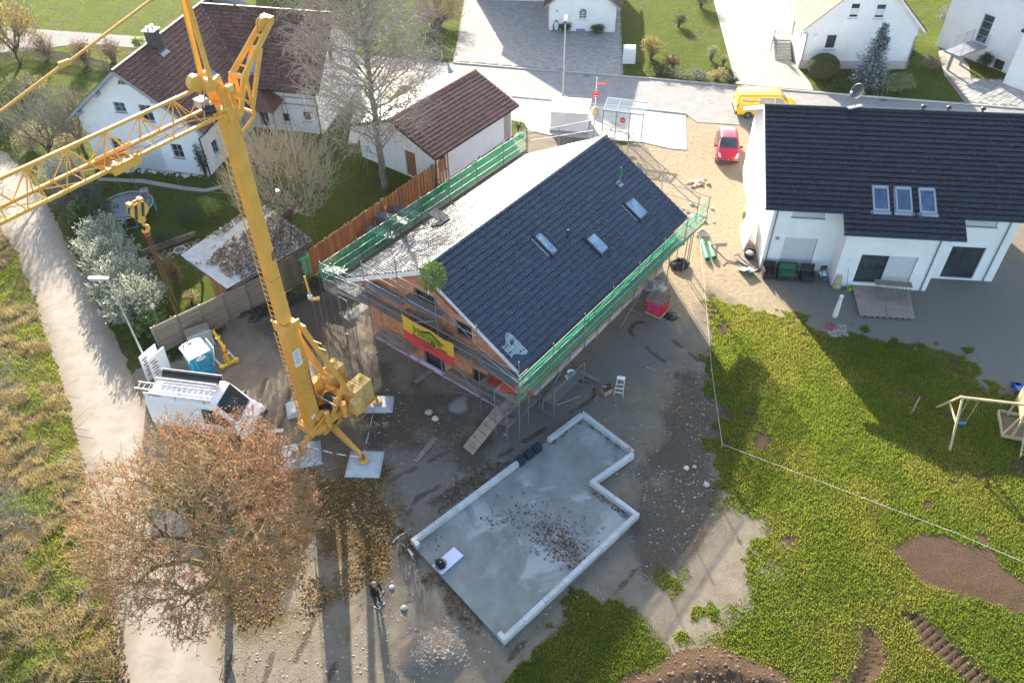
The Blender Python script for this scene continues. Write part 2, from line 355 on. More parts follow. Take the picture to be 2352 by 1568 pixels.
def ground_sheet(name, x0, x1, y0, y1, st, dz=0.0, hole=None):
    xs = np.arange(x0, x1 + st * 0.5, st); ys = np.arange(y0, y1 + st * 0.5, st); X, Y = np.meshgrid(xs, ys)
    x = X.ravel(); y = Y.ravel(); Z = ground_height(x, y) + dz; k = ground_masks(x, y)
    nx = len(xs); ny = len(ys); ii = (np.arange(ny - 1)[:, None] * nx + np.arange(nx - 1)[None, :]).ravel()
    F = np.stack([ii, ii + 1, ii + nx + 1, ii + nx], 1)
    if hole:
        cx = x[F].mean(1); cy = y[F].mean(1); F = F[~((cx > hole[0]) & (cx < hole[1]) & (cy > hole[2]) & (cy < hole[3]))]
    o = fastmesh(name, np.stack([x, y, Z], 1), F, M_GROUND, smooth=True)
    for nm, ch in (('mask_a', ('grass', 'sand', 'dark', 'grav')), ('mask_b', ('verge', 'litter', 'brown', 'orange')), ('mask_c', ('pale', 'pale', 'pale', 'pale'))):
        at = o.data.attributes.new(nm, 'FLOAT_COLOR', 'POINT'); at.data.foreach_set('color', np.stack([k[c] for c in ch], 1).astype(np.float32).ravel())
    return struct(o)
ground_sheet('ground', -24, 30, 9, 46, 0.12); ground_sheet('outer_ground', -70.2, 70.2, 6.6, 125.4, 0.3, hole=(-24, 30, 9, 46))
far = MB(); far.box((0, 60, -0.35), (900, 900, 0.3)); struct(far.build('terrain', mat('far_field', (0.07, 0.09, 0.03), 0.95)))

# ---------------------------------------------------------------- paved surfaces
PAVED = []
def sheet(name, pts, z, m, th=0.0):
    PAVED.append(pts)
    b = MB(); P = [(p.x, p.y) for p in pts]; n = len(P)
    b.add([(x, y, z) for x, y in P], [tuple(range(n))])
    b.add([(x, y, z) for x, y in P] + [(x, y, -0.12) for x, y in P], [(i, (i + 1) % n, n + (i + 1) % n, n + i) for i in range(n)])
    return struct(b.build(name, m))
def m_paving(name, c1, c2, crack=0.0, rough=0.85, s=1.2, spec=0.3):
    m = mat(name, c1, rough, col2=c2, scale=s, bump=0.12, bscale=45, spec=spec); nt = m.node_tree; L = nt.links
    b = nt.nodes['Principled BSDF']; src = b.inputs['Base Color'].links[0].from_socket; tc = [n for n in nt.nodes if n.type == 'TEX_COORD'][0]
    n = _n(nt, 'ShaderNodeTexNoise'); n.inputs['Scale'].default_value = 70; n.inputs['Detail'].default_value = 3; L.new(tc.outputs['Object'], n.inputs['Vector'])
    r = _n(nt, 'ShaderNodeMapRange'); r.inputs[1].default_value = 0.35; r.inputs[2].default_value = 0.65; r.inputs[3].default_value = 0.78; r.inputs[4].default_value = 1.12; L.new(n.outputs[0], r.inputs[0])
    v = _n(nt, 'ShaderNodeMix', data_type='RGBA', blend_type='MULTIPLY'); v.inputs[0].default_value = 1; L.new(src, v.inputs[6]); L.new(r.outputs[0], v.inputs[7])
    out = v.outputs[2]
    if crack:
        d = _n(nt, 'ShaderNodeTexNoise'); d.inputs['Scale'].default_value = 0.9; d.inputs['Detail'].default_value = 5; L.new(tc.outputs['Object'], d.inputs['Vector'])
        sc = _n(nt, 'ShaderNodeVectorMath', operation='SCALE'); sc.inputs['Scale'].default_value = 1.6; L.new(d.outputs['Color'], sc.inputs[0])
        ad = _n(nt, 'ShaderNodeVectorMath', operation='ADD'); L.new(tc.outputs['Object'], ad.inputs[0]); L.new(sc.outputs[0], ad.inputs[1])
        vo = _n(nt, 'ShaderNodeTexVoronoi', feature='DISTANCE_TO_EDGE'); vo.inputs['Scale'].default_value = 0.33; L.new(ad.outputs[0], vo.inputs['Vector'])
        cr = _n(nt, 'ShaderNodeMapRange'); cr.inputs[1].default_value = 0.004; cr.inputs[2].default_value = 0.014; cr.inputs[3].default_value = crack; cr.inputs[4].default_value = 0; L.new(vo.outputs['Distance'], cr.inputs[0])
        k = _n(nt, 'ShaderNodeMix', data_type='RGBA'); L.new(cr.outputs[0], k.inputs[0]); L.new(out, k.inputs[6]); k.inputs[7].default_value = (0.16, 0.13, 0.10, 1); out = k.outputs[2]
    L.new(out, b.inputs['Base Color']); return m
LANE = PG((-60,330),(20,352),(75,415),(112,470),(155,560),(196,640),(246,740),(292,830),(318,900),(352,985),(410,1110),(436,1190),(460,1250),(486,1380),(502,1480),(514,1568),(524,1680),(285,1680),(278,1568),(268,1470),(254,1370),(236,1260),(207,1120),(187,1040),(152,900),(112,780),(62,640),(30,565),(-20,490),(-110,400))
M_LANE = m_paving('lane_concrete', (0.29, 0.245, 0.195), (0.37, 0.32, 0.26), crack=0.22)
PAVED.append(LANE)
def ragged_sheet(name, poly, z, st, m, dirt):
    """paving with a worn, uneven border; the attribute edge runs from 0 at the border to 1 inside"""
    xs = np.arange(min(p.x for p in poly), max(p.x for p in poly), st); ys = np.arange(max(8, min(p.y for p in poly)), max(p.y for p in poly), st); X, Y = np.meshgrid(xs, ys); x = X.ravel(); y = Y.ravel(); d = sdist(x, y, poly) + (fbm(x, y, 1.3) - 0.5) * 0.5 + (fbm(x + 7, y, 0.3) - 0.5) * 0.3
    nx = len(xs); ii = (np.arange(len(ys) - 1)[:, None] * nx + np.arange(nx - 1)[None]).ravel(); F = np.stack([ii, ii + 1, ii + nx + 1, ii + nx], 1); F = F[d[F].mean(1) > 0]; o = fastmesh(name, np.stack([x, y, np.full(len(x), z) + 0.01 * np.clip(d, 0, 0.8)], 1), F, m, smooth=True)
    bm = bmesh.new(); bm.from_mesh(o.data); bmesh.ops.delete(bm, geom=[v for v in bm.verts if not v.link_faces], context='VERTS'); bm.to_mesh(o.data); bm.free()
    n = len(o.data.vertices); co = np.zeros(n * 3, np.float32); o.data.vertices.foreach_get('co', co); co = co.reshape(-1, 3); e = np.clip((sdist(co[:, 0], co[:, 1], poly) + (fbm(co[:, 0], co[:, 1], 0.8) - 0.5) * 0.8) / 0.9, 0, 1); at = o.data.attributes.new('edge', 'FLOAT', 'POINT'); at.data.foreach_set('value', e.astype(np.float32))
    nt = m.node_tree; b = nt.nodes['Principled BSDF']; src = b.inputs['Base Color'].links[0].from_socket; a = _n(nt, 'ShaderNodeAttribute'); a.attribute_name = 'edge'; k = _n(nt, 'ShaderNodeMix', data_type='RGBA'); nt.links.new(a.outputs['Fac'], k.inputs[0]); k.inputs[6].default_value = (*dirt, 1); nt.links.new(src, k.inputs[7]); nt.links.new(k.outputs[2], b.inputs['Base Color']); return struct(o)
ragged_sheet('lane', LANE, 0.004, 0.13, M_LANE, (0.21, 0.165, 0.115))
M_ASPH = m_paving('street_asphalt', (0.25, 0.24, 0.23), (0.31, 0.295, 0.28), crack=0.12)
sheet('street', PG((960,138),(1035,145),(1176,157.5),(1470,180.5),(1764,205.5),(2201,240),(2420,257),(2420,345),(1990,312),(1723,289),(1600,281),(1576,263),(1450,249),(1276,232),(1176,223),(1040,206),(940,192)), 0.02, M_ASPH)
M_PLATE = m_paving('pale_concrete', (0.47, 0.44, 0.39), (0.55, 0.52, 0.47))
sheet('pavement', PG((1176,223.5),(1276,232.5),(1450,249.5),(1576,263.5),(1577,345),(1540,342),(1475,327),(1380,320),(1262,311),(1215,300),(1205,285),(1262,258),(1180,243)), 0.03, M_PLATE)
sheet('forecourt', PG((1176,224),(1262,259),(1205,283),(1150,270),(1100,236),(1110,217)), 0.026, m_paving('forecourt_paver', (0.50, 0.42, 0.30), (0.58, 0.50, 0.38)))
M_DRV = m_paving('driveway_paver', (0.34, 0.30, 0.255), (0.43, 0.39, 0.335))
sheet('driveway', PG((1690,193.5),(1762,200),(1868,208.5),(1862,192),(1834,158),(1829,150),(1780,115),(1790,60),(1776,-60),(1622,-60),(1655,60)), 0.024, M_DRV)
sheet('yard_drive', PG((2218,239),(2420,255),(2420,186),(2230,180),(2170,176)), 0.024, mat('dark_mortar', (0.16, 0.15, 0.13), 0.9))
sheet('garden_path', PG((2170,176),(2230,180),(2225,150),(2190,110),(2155,118)), 0.02, M_DRV)
sheet('side_drive', PG((803,126),(885,131),(950,140),(960,205),(925,196),(880,245),(845,280),(820,330),(800,330),(812,230)), 0.018, m_paving('side_drive_paver', (0.46, 0.41, 0.34), (0.54, 0.49, 0.42)))
sheet('back_road', PG((60,66),(330,85),(520,100),(520,120),(300,110),(190,100),(60,118),(-80,128),(-80,60)), 0.02, m_paving('shadowed_asphalt', (0.13, 0.13, 0.135), (0.18, 0.175, 0.17)))  # asphalt colour darkened for the shadow lying over this road
sheet('hex_drive_bed', PG((1040,141),(1100,145),(1432,176.5),(1424,0),(1420,-60),(1075,-60),(1066,0),(1050,95)), 0.012, mat('joint_sand', (0.20, 0.18, 0.15), 0.95))
sheet('garden_walk', PG((222,408),(330,412),(420,428),(470,434),(510,425),(510,432),(470,441),(415,436),(325,420),(222,415)), 0.015, M_DRV)
# kerb stones along the far and near side of the street, each its own stone
M_KERB = mat('kerb_stone', (0.42, 0.40, 0.37), 0.85, rnd=0.12, bump=0.2)
def kerb(a, b, parent, n=None):
    a = Vector(a); b = Vector(b); L = (b - a).length; n = max(1, round(L / 1.0)); rz = math.atan2(b.y - a.y, b.x - a.x)
    me = MB().box((0, 0, 0), (L / n - 0.015, 0.13, 0.22)).mesh('kerb_stone', M_KERB)
    for k in range(n):
        c = a.lerp(b, (k + 0.5) / n); inst('kerb_stone', me, parent, Matrix.Translation((c.x, c.y, 0.01 + random.uniform(-.006, .006))) @ Matrix.Rotation(rz, 4, 'Z'))
kroot = bpy.data.objects.new('kerb', None); COL.objects.link(kroot); kroot['kind'] = 'structure'
for a, b in (((1040,145.5),(1176,157)), ((1176,157),(1470,180)), ((1470,180),(1764,205)), ((1764,205),(2201,239.5)), ((2201,239.5),(2420,256.5))): kerb(G(*a), G(*b), kroot)
for a, b in (((1176,223),(1276,232)), ((1276,232),(1450,249)), ((1450,249),(1576,263))): kerb(G(*a), G(*b), kroot)
# hexagon pavers on the drive of the small white house: the nearest as stones of their own, the rest as one mass
HEXD = PG((1041,142.5),(1100,146),(1430,175.5),(1423,0),(1419,-40),(1078,-40),(1068,0),(1052,95))
M_HEX = mat('hex_paver', (0.31, 0.285, 0.255), 0.88, rnd=0.16, var=0.2, scale=9, bump=0.2)
def hexstone(r): 
    b = MB(); b.prism([(r * math.cos(R(60 * i + 30)), r * math.sin(R(60 * i + 30))) for i in range(6)], -0.05, 0); return b
rr = 0.19; hx = rr * math.sqrt(3); hy = rr * 1.5; xs0 = min(p.x for p in HEXD); ys0 = min(p.y for p in HEXD)
rowy = np.arange(ys0, max(p.y for p in HEXD), hy); cc = []
for j, y in enumerate(rowy):
    for x in np.arange(xs0 + (j % 2) * hx / 2, max(p.x for p in HEXD), hx): cc.append((x, y))
cc = np.array(cc); cc = cc[sdist(cc[:, 0], cc[:, 1], HEXD) > 0.1]
bed = bpy.data.objects['hex_drive_bed']; hm = hexstone(rr - 0.012).mesh('paver', M_HEX)
near = np.argsort(cc[:, 1] + 0.4 * np.abs(cc[:, 0] - 6)); rest = []
for k, i in enumerate(near):
    z = 0.026 + random.uniform(-.004, .004)
    if k < 300: inst('paver', hm, bed, Matrix.Translation((cc[i, 0], cc[i, 1], z)))
    else: rest.append((cc[i, 0], cc[i, 1], z))
hv = np.array([v.co[:] for v in hm.vertices]); top = [tuple(p.vertices) for p in hm.polygons if len(p.vertices) == 6 and p.normal.z > 0.5][0]
rv = np.array(rest); V = (rv[:, None, :] + hv[list(top)][None]).reshape(-1, 3)
me = bpy.data.meshes.new('paver_field'); me.from_pydata(V.tolist(), [], [tuple(range(6 * i, 6 * i + 6)) for i in range(len(rv))]); me.materials.append(M_HEX)
po = bpy.data.objects.new('paver_field', me); COL.objects.link(po); po.parent = bed; stuff(po)
# big square slabs of the drive at the right edge
yd = bpy.data.objects['yard_drive']; YD = PG((2222,238),(2420,253.5),(2420,187.5),(2232,181.5),(2178,178)); M_SLAB = mat('slab_paver', (0.34, 0.32, 0.29), 0.88, rnd=0.2, bump=0.2)
st = 0.46; pm_ = MB().box((0, 0, 0), (st - 0.035, st - 0.035, 0.06)).mesh('paver', M_SLAB); cnt = 0; ang = R(40)
gx = np.arange(-22, 22) * st; c0 = G(2310, 215)
for ax in gx:
    for ay in gx:
        x = c0.x + ax * math.cos(ang) - ay * math.sin(ang); y = c0.y + ax * math.sin(ang) + ay * math.cos(ang)
        if sdist(np.array([x]), np.array([y]), YD)[0] > 0.2 and cnt < 300:
            inst('paver', pm_, yd, Matrix.Translation((x, y, 0.012 + random.uniform(-.006, .006))) @ Matrix.Rotation(ang, 4, 'Z')); cnt += 1
# manhole covers and gully grates
M_IRON = mat('cast_iron', (0.16, 0.15, 0.14), 0.6, metal=0.6, bump=0.3); M_RIM = mat('manhole_rim', (0.5, 0.47, 0.42), 0.85)
for k, ((x, y), r, lab) in enumerate((((1130,78),0.42,'round manhole cover highest on the hexagon paved drive'), ((1131,117),0.42,'round manhole cover in the middle of the hexagon paved drive'), ((1144,142),0.40,'round manhole cover nearest the street on the hexagon drive'), ((1631,233),0.42,'round manhole cover in the asphalt near the yellow van'))):
    p = G(x, y); t = thing('manhole_cover', lab, 'manhole cover', (p.x, p.y, 0), group='manhole covers')
    MB().lathe((0, 0, 0), [(r, 0.0), (r, 0.040), (r * 0.8, 0.042)], 20).build('rim', M_RIM, t); MB().lathe((0, 0, 0.03), [(r * 0.78, 0), (r * 0.78, 0.018)], 20).build('cover', M_RIM if k < 3 else M_IRON, t)
for (x, y), lab in (((1348,173),'dark gully grate against the kerb before the hexagon drive'), ((2027,229),'dark gully grate against the kerb under the variegated shrub')):
    p = G(x, y); t = thing('gully_grate', lab, 'drain grate', (p.x, p.y - 0.2, 0), -0.07, 'street drains')
    MB().box((0, 0, 0.012), (0.62, 0.36, 0.03)).build('frame', M_IRON, t)
    for i in range(6): MB().box((-0.24 + i * 0.096, 0, 0.031), (0.03, 0.28, 0.012)).build('bar', M_IRON, t)
# ================================================================ BUILDINGS
M_WHITE = mat('white_render', (0.77, 0.77, 0.76), 0.9, var=0.07, scale=0.7, bump=0.15, bscale=90)
M_WHITE2 = mat('cream_render', (0.78, 0.76, 0.72), 0.9, var=0.05, scale=2, bump=0.15, bscale=90)
M_PLINTH = mat('plinth_render', (0.50, 0.44, 0.44), 0.9, bump=0.2)
M_FRAMEW = mat('white_frame', (0.75, 0.75, 0.74), 0.5, var=0.04); M_FRAMED = mat('anthracite_frame', (0.035, 0.038, 0.045), 0.45, var=0.1)
M_FRAMEG = mat('grey_frame', (0.28, 0.30, 0.33), 0.5, var=0.08)
M_PANE = glass('window_pane'); M_PANE2 = glass('pane_curtain', (0.12, 0.13, 0.14))
M_SILL = mat('metal_sill', (0.55, 0.55, 0.55), 0.4, metal=0.5); M_SHUT = mat('roller_shutter', (0.55, 0.56, 0.56), 0.55, var=0.05)
M_ZINC = mat('zinc', (0.34, 0.35, 0.37), 0.4, metal=0.7, var=0.15); M_ZINCD = mat('grey_gutter', (0.10, 0.13, 0.18), 0.35, metal=0.5, var=0.1)
M_SOFFIT = mat('soffit_board', (0.45, 0.45, 0.46), 0.7); M_BARGE = mat('white_board', (0.74, 0.73, 0.72), 0.6, var=0.05)
M_TILE_DK = mat('anthracite_tile', (0.017, 0.031, 0.054), 0.42, var=0.25, scale=5, rnd=0.3, spec=0.7)
M_TILE_BK = mat('black_tile', (0.010, 0.013, 0.024), 0.42, var=0.2, scale=5, rnd=0.3, spec=0.45)
M_TILE_RD = mat('brown_clay_tile', (0.115, 0.042, 0.030), 0.5, var=0.45, scale=1.3, rnd=0.3, spec=0.4)
M_TILE_BR = mat('brown_concrete_tile', (0.150, 0.060, 0.044), 0.45, var=0.35, scale=2, rnd=0.25, spec=0.45)
M_TILE_OR = mat('orange_clay_tile', (0.30, 0.13, 0.07), 0.6, var=0.3, rnd=0.25)
M_LATH = mat('roof_underlay', (0.06, 0.055, 0.05), 0.9)
def onplane(x, y, P, N):
    d = FW + RI * ((x - 1176) / 1829.0) - UP * ((y - 784) / 1829.0); c = Vector((0, 0, CAMH)); P = Vector(P); N = Vector(N)
    return c + d * ((P - c).dot(N) / d.dot(N))
def lpt(t, x, y, P, N):
    """picture point on a plane given in the local frame of thing t, returned local"""
    W = root_matrix(t); return W.inverted() @ onplane(x, y, W @ Vector(P), W.to_3x3() @ Vector(N))
def clip(poly, a, b, c):
    """keep a*x+b*z<=c"""
    out = []
    for i in range(len(poly)):
        p, q = poly[i], poly[(i + 1) % len(poly)]; fp = a * p[0] + b * p[1] - c; fq = a * q[0] + b * q[1] - c
        if fp <= 0: out.append(p)
        if (fp < 0) != (fq < 0) and fp != fq: t = fp / (fp - fq); out.append((p[0] + t * (q[0] - p[0]), p[1] + t * (q[1] - p[1])))
    return out
def wall(t, o, xd, W, top, holes=(), m=None, gable=None, depth=0.22, name='wall', z0=-0.1):
    """outer wall face from o along xd; holes (x0,x1,z0,z1) get reveals; gable=(xr, zr) makes a pointed top over eaves at top"""
    o = Vector(o); xd = Vector(xd).normalized(); inn = Vector((-xd.y, xd.x, 0)); b = MB()
    zr = gable[1] if gable else top
    xs = sorted({0.0, W} | {h[0] for h in holes} | {h[1] for h in holes}); zs = sorted({z0, top, zr} | {h[2] for h in holes} | {h[3] for h in holes})
    P = lambda x, z, d=0: o + xd * x + inn * d + Vector((0, 0, z))
    for i in range(len(xs) - 1):
        for j in range(len(zs) - 1):
            cx, cz = (xs[i] + xs[i + 1]) / 2, (zs[j] + zs[j + 1]) / 2
            if any(h[0] < cx < h[1] and h[2] < cz < h[3] for h in holes): continue
            poly = [(xs[i], zs[j]), (xs[i + 1], zs[j]), (xs[i + 1], zs[j + 1]), (xs[i], zs[j + 1])]
            if gable:
                xr = gable[0]; k = (zr - top) / xr; poly = clip(poly, -k, 1, top)
                k2 = (zr - top) / (W - xr)
                if poly: poly = clip(poly, k2, 1, top + k2 * W)
            if len(poly) > 2: b.add([P(*p) for p in poly], [tuple(range(len(poly)))])
    for h in holes:
        c = [(h[0], h[2]), (h[1], h[2]), (h[1], h[3]), (h[0], h[3])]
        for k in range(4): b.quad(P(*c[k]), P(*c[(k + 1) % 4]), P(*c[(k + 1) % 4], depth), P(*c[k], depth))
        b.quad(*[P(*q, depth + 0.03) for q in c])
    return b.build(name, m or M_WHITE, t, fix=False)
def window(t, o, xd, x0, x1, z0, z1, m=None, pane=None, d=0.12, mull=(1, 0), sill=True, shutter=0.0, fw=0.07, sillm=None, name='window', curtain=False):
    """window set d deep into a wall hole: frame > pane, glazing bar, sill, shutter"""
    o = Vector(o); xd = Vector(xd).normalized(); inn = Vector((-xd.y, xd.x, 0)); rot = Matrix((xd, inn, Vector((0, 0, 1)))).transposed()
    C = lambda x, z, dd: o + xd * x + inn * dd + Vector((0, 0, z))
    m = m or M_FRAMEW; b = MB(); cx, cz = (x0 + x1) / 2, (z0 + z1) / 2; w, h = x1 - x0, z1 - z0
    b.box(C(cx, z0 + fw / 2, d), (w, 0.06, fw), rot=rot); b.box(C(cx, z1 - fw / 2, d), (w, 0.06, fw), rot=rot)
    b.box(C(x0 + fw / 2, cz, d), (fw, 0.06, h - 2 * fw), rot=rot); b.box(C(x1 - fw / 2, cz, d), (fw, 0.06, h - 2 * fw), rot=rot)
    f = b.build(name, m, t)
    zt = z1 - fw - shutter * (h - fw)
    if shutter < 0.98: MB().box(C(cx, cz, d + 0.02), (w - 2 * fw, 0.02, h - 2 * fw), rot=rot).build('pane', pane or M_PANE, f)
    for k in range(1, mull[0] + 0): MB().box(C(x0 + w * k / mull[0], cz, d + 0.005), (fw * 0.7, 0.05, h - 2 * fw), rot=rot).build('glazing_bar', m, f)
    for k in range(1, mull[1] + 1): MB().box(C(cx, z0 + h * k / (mull[1] + 1), d + 0.004), (w - 2 * fw, 0.045, fw * 0.6), rot=rot).build('glazing_bar', m, f)
    if sill: MB().box(C(cx, z0 - 0.025, 0.02), (w + 0.12, 0.26, 0.04), rot=rot).build('sill', sillm or M_SILL, f)
    if shutter:
        n = max(3, int((z1 - zt) / 0.09)); sm_ = MB()
        for k in range(n):
            z = z1 - (k + 0.5) * (z1 - zt) / n; sm_.box(C(cx, z, d - 0.03), (w - 0.04, 0.022, (z1 - zt) / n - 0.012), rot=rot)
        sm_.box(C(cx, (z1 + zt) / 2, d - 0.022), (w - 0.05, 0.012, (z1 - zt)), rot=rot); sm_.build('shutter', M_SHUT, f)
    if curtain: MB().box(C(cx, z0 + h * 0.42, d + 0.006), (w - 2 * fw, 0.012, h * 0.42), rot=rot).build('curtain', mat('net_curtain', (0.6, 0.62, 0.62), 0.8), f)
    return f
def tile_mesh(name, w, l, m, rolls=2, hgt=0.024, drop=0.072):
    """one roof tile, x across, y up the slope: rolled top sheet with a front lip"""
    n = rolls * 4; b = MB(); xs = [w * (k + f) / rolls for k in range(rolls) for f in (0, 0.58, 0.72, 0.86)] + [w]
    pr = [hgt * f for k in range(rolls) for f in (0, 0, 0.9, 1.0)] + [0]
    vs = [(x, -0.04, drop + z) for x, z in zip(xs, pr)] + [(x, l, 0.006 + z) for x, z in zip(xs, pr)] + [(x, -0.035, -0.01) for x in xs]
    k = n + 1; fs = [(i, i + 1, k + i + 1, k + i) for i in range(n)] + [(2 * k + i, 2 * k + i + 1, i + 1, i) for i in range(n)]
    b.add(vs, fs); return b.mesh(name, m, fix=False)
class Roof:
    """collects the tiles of a roof, links the 300 that show largest as parts and joins the rest"""
    def __init__(s, t, part): s.t = t; s.part = part; s.L = []
    def slope(s, P0, A, S, La, Ls, me, w, l, holes=(), bounds=None):
        P0 = Vector(P0); A = Vector(A).normalized(); S = Vector(S).normalized(); N = A.cross(S).normalized()
        na = int(round(La / w)); ns = int(round(Ls / l)); ww = La / na; ll = Ls / ns
        for j in range(ns):
            for i in range(na):
                a, q = (i + 0.5) * ww, (j + 0.5) * ll
                if any(h[0] < a < h[1] and h[2] < q < h[3] for h in holes): continue
                if bounds and not bounds(a, q): continue
                M = Matrix((A * (ww / w), S * (ll / l), N)).transposed().to_4x4(); M.translation = P0 + A * i * ww + S * j * ll + N * random.uniform(0, 0.006)
                s.L.append((M, me))
    def finish(s, limit=300, key=None):
        W = root_matrix(s.t); cam_p = Vector((0, 0, CAMH))
        key = key or (lambda p: (p - cam_p).length)
        s.L.sort(key=lambda e: key(W @ e[0].translation))
        for M, me in s.L[:limit]: inst('roof_tile', me, s.part, M)
        groups = {}
        for M, me in s.L[limit:]: groups.setdefault(me.name, (me, []))[1].append(M)
        for me, Ms in groups.values():
            v = np.array([x.co[:] for x in me.vertices]); v4 = np.hstack([v, np.ones((len(v), 1))]); f = np.array([p.vertices[:] for p in me.polygons])
            A = np.array([np.array(M) for M in Ms]); V = np.einsum('kij,nj->kni', A, v4)[:, :, :3].reshape(-1, 3)
            Fc = (f[None] + (np.arange(len(Ms)) * len(v))[:, None, None]).reshape(-1, f.shape[1])
            o = fastmesh('roof_tile_field', V, Fc, me.materials[0], s.part); stuff(o)
def ridge_tiles(part, a, b, r, m, step=0.4):
    a = Vector(a); b = Vector(b); n = max(1, int((b - a).length / step)); d = (b - a).normalized(); L = (b - a).length / n
    side = d.cross(Vector((0, 0, 1))).normalized(); up = side.cross(d)
    q = MB(); ring = []
    for x, rr in ((-0.02, r * 1.08), (L * 1.04, r)):
        ring.append([Vector((x, math.cos(R(t)) * rr, math.sin(R(t)) * rr * 0.8)) for t in (-10, 25, 60, 90, 120, 155, 190)])
    q.loft(ring, close=False); q.add(ring[0], [tuple(range(7))]); me = q.mesh('ridge_tile', m, fix=False)
    for k in range(n):
        M = Matrix((d, side, up)).transposed().to_4x4(); M.translation = a + d * L * k; inst('ridge_tile', me, part, M)
def slab(b, P0, A, S, La, Ls, th):
    P0 = Vector(P0); A = Vector(A).normalized(); S = Vector(S).normalized(); N = A.cross(S).normalized()
    q = [P0, P0 + A * La, P0 + A * La + S * Ls, P0 + S * Ls]; b.extrude([p - N * 0.012 for p in q], -N * th)
def gutter(t, a, b, m, r=0.07, name='gutter'):
    a = Vector(a); b = Vector(b); q = MB(); d = (b - a).normalized(); side = d.cross(Vector((0, 0, 1)))
    rings = [[c + side * math.cos(R(x)) * rr + Vector((0, 0, math.sin(R(x)) * rr)) for rr, xs in ((r, range(180, 361, 30)), (r - 0.012, range(360, 179, -30))) for x in xs] for c in (a, b)]
    q.loft(rings); return q.build(name, m, t)
def pipe(t, pts, r, m, name='downpipe', n=8, **k): return MB().path([Vector(p) for p in pts], r, n).build(name, m, t, **k)
def skylight(t, c, A, S, w, h, m, pm, name='skylight'):
    """roof window at local centre c on slope axes A, S"""
    A = Vector(A).normalized(); S = Vector(S).normalized(); N = A.cross(S).normalized(); c = Vector(c); rot = Matrix((A, S, N)).transposed(); b = MB(); f = 0.09
    for sx in (-1, 1): b.box(c + A * sx * (w / 2 - f / 2) + N * 0.09, (f, h, 0.16), rot=rot)
    b.box(c + S * (h / 2 - f) + N * 0.10, (w - 2 * f, f * 2, 0.18), rot=rot); b.box(c - S * (h / 2 - f * 0.6) + N * 0.085, (w - 2 * f, f * 1.2, 0.15), rot=rot)
    o = b.build(name, m, t)
    MB().box(c + N * 0.085, (w - 2 * f, h - 2.6 * f, 0.02), rot=rot).build('pane', pm, o)
    MB().box(c - S * (h / 2 + 0.10) + N * 0.055, (w + 0.24, 0.2, 0.025), rot=rot).build('flashing', m, o)
    return o
# ---------------------------------------------------------------- the house under construction
TH = R(38.7); HO = Vector((-4.277, 30.21, 0)); EZ = 4.1; RZ = 7.4; HWD = 5.9; HL = 16.14; WA = 5.05; WB0 = 0.5; WB1 = HL - 0.45
house = thing('house_shell', 'unplastered brick house with dark tiled roof wrapped in scaffolding', 'house', HO, -TH)
M_BRICK = mat('hollow_clay_brick', (0.52, 0.235, 0.125), 0.9, var=0.2, scale=5, rnd=0.16, bump=0.3, bscale=50)
M_MORTAR = mat('mortar_joint', (0.40, 0.24, 0.16), 0.95, var=0.2)
M_XPS = mat('lilac_insulation', (0.60, 0.45, 0.62), 0.85, var=0.08)
kk = (RZ - EZ) / HWD; wz = EZ + kk * (HWD - WA) - 0.22; wr = RZ - 0.22
GHOLES = [(-1.25 + WA, 0.30 + WA, 3.95, 5.45), (1.45 + WA, 2.55 + WA, 3.75, 4.75), (2.40 + WA, 3.80 + WA, 0.85, 1.90), (-1.10 + WA, 0.45 + WA, 0.12, 2.15)]
wf = wall(house, (-WA, WB0, 0), (1, 0, 0), 2 * WA, wz, GHOLES, M_MORTAR, gable=(WA, wr), depth=0.3)
wall(house, (WA, WB0, 0), (0, 1, 0), WB1 - WB0, wz, [], M_MORTAR)
wall(house, (WA, WB1, 0), (-1, 0, 0), 2 * WA, wz, [], M_MORTAR, gable=(WA, wr))
wall(house, (-WA, WB1, 0), (0, -1, 0), WB1 - WB0, wz, [], M_MORTAR)
for (x0, x1, z0, z1), ml in zip(GHOLES, ((2, 0), (1, 0), (2, 0), (2, 0))): window(house, (-WA, WB0, 0), (1, 0, 0), x0, x1, z0, z1, M_FRAMED, mull=ml, d=0.18, sill=False)
# bricks, laid course by course on the gable and along the eaves wall
bw, bh = 0.375, 0.249; bricks = []
for j in range(29):
    z = 0.02 + j * bh; off = (j % 2) * bw / 2
    if abs(z - 2.76) < 0.13: continue
    zc = z + bh / 2; xl = 0.0; xr = 2 * WA
    if zc > wz: e = (zc + bh / 2 - wz) / (wr - wz) * WA; xl += e; xr -= e
    segs = [(xl, xr)]
    for h in GHOLES:
        if h[2] - 0.1 < zc < h[3] + 0.1:
            ns_ = []
            for a, c in segs:
                if c <= h[0] or a >= h[1]: ns_.append((a, c))
                else:
                    if a < h[0]: ns_.append((a, h[0]))
                    if c > h[1]: ns_.append((h[1], c))
            segs = ns_
    for a, c in segs:
        x = math.floor((a - off) / bw) * bw + off
        while x < c:
            p, q = max(x, a), min(x + bw, c)
            if q - p > 0.06: bricks.append(((p + q) / 2 - WA, WB0 - 0.008, zc, q - p, 0))
            x += bw
front_n = len(bricks)
for j in range(18):
    z = 0.02 + j * bh; off = (j % 2) * bw / 2
    if z + bh > wz: break
    x = WB0 - off
    while x < WB1:
        p, q = max(x, WB0), min(x + bw, WB1)
        if q - p > 0.06: bricks.append((WA + 0.008, (p + q) / 2, z + bh / 2, q - p, 1))
        x += bw
bmesh_ = MB().box((0, 0, 0), (1, 0.03, bh - 0.012)).mesh('brick', M_BRICK)
random.shuffle(bricks_ := bricks[:front_n]); wall_parts = [c for c in house.children if c.name.startswith('wall')]; rb = MB()
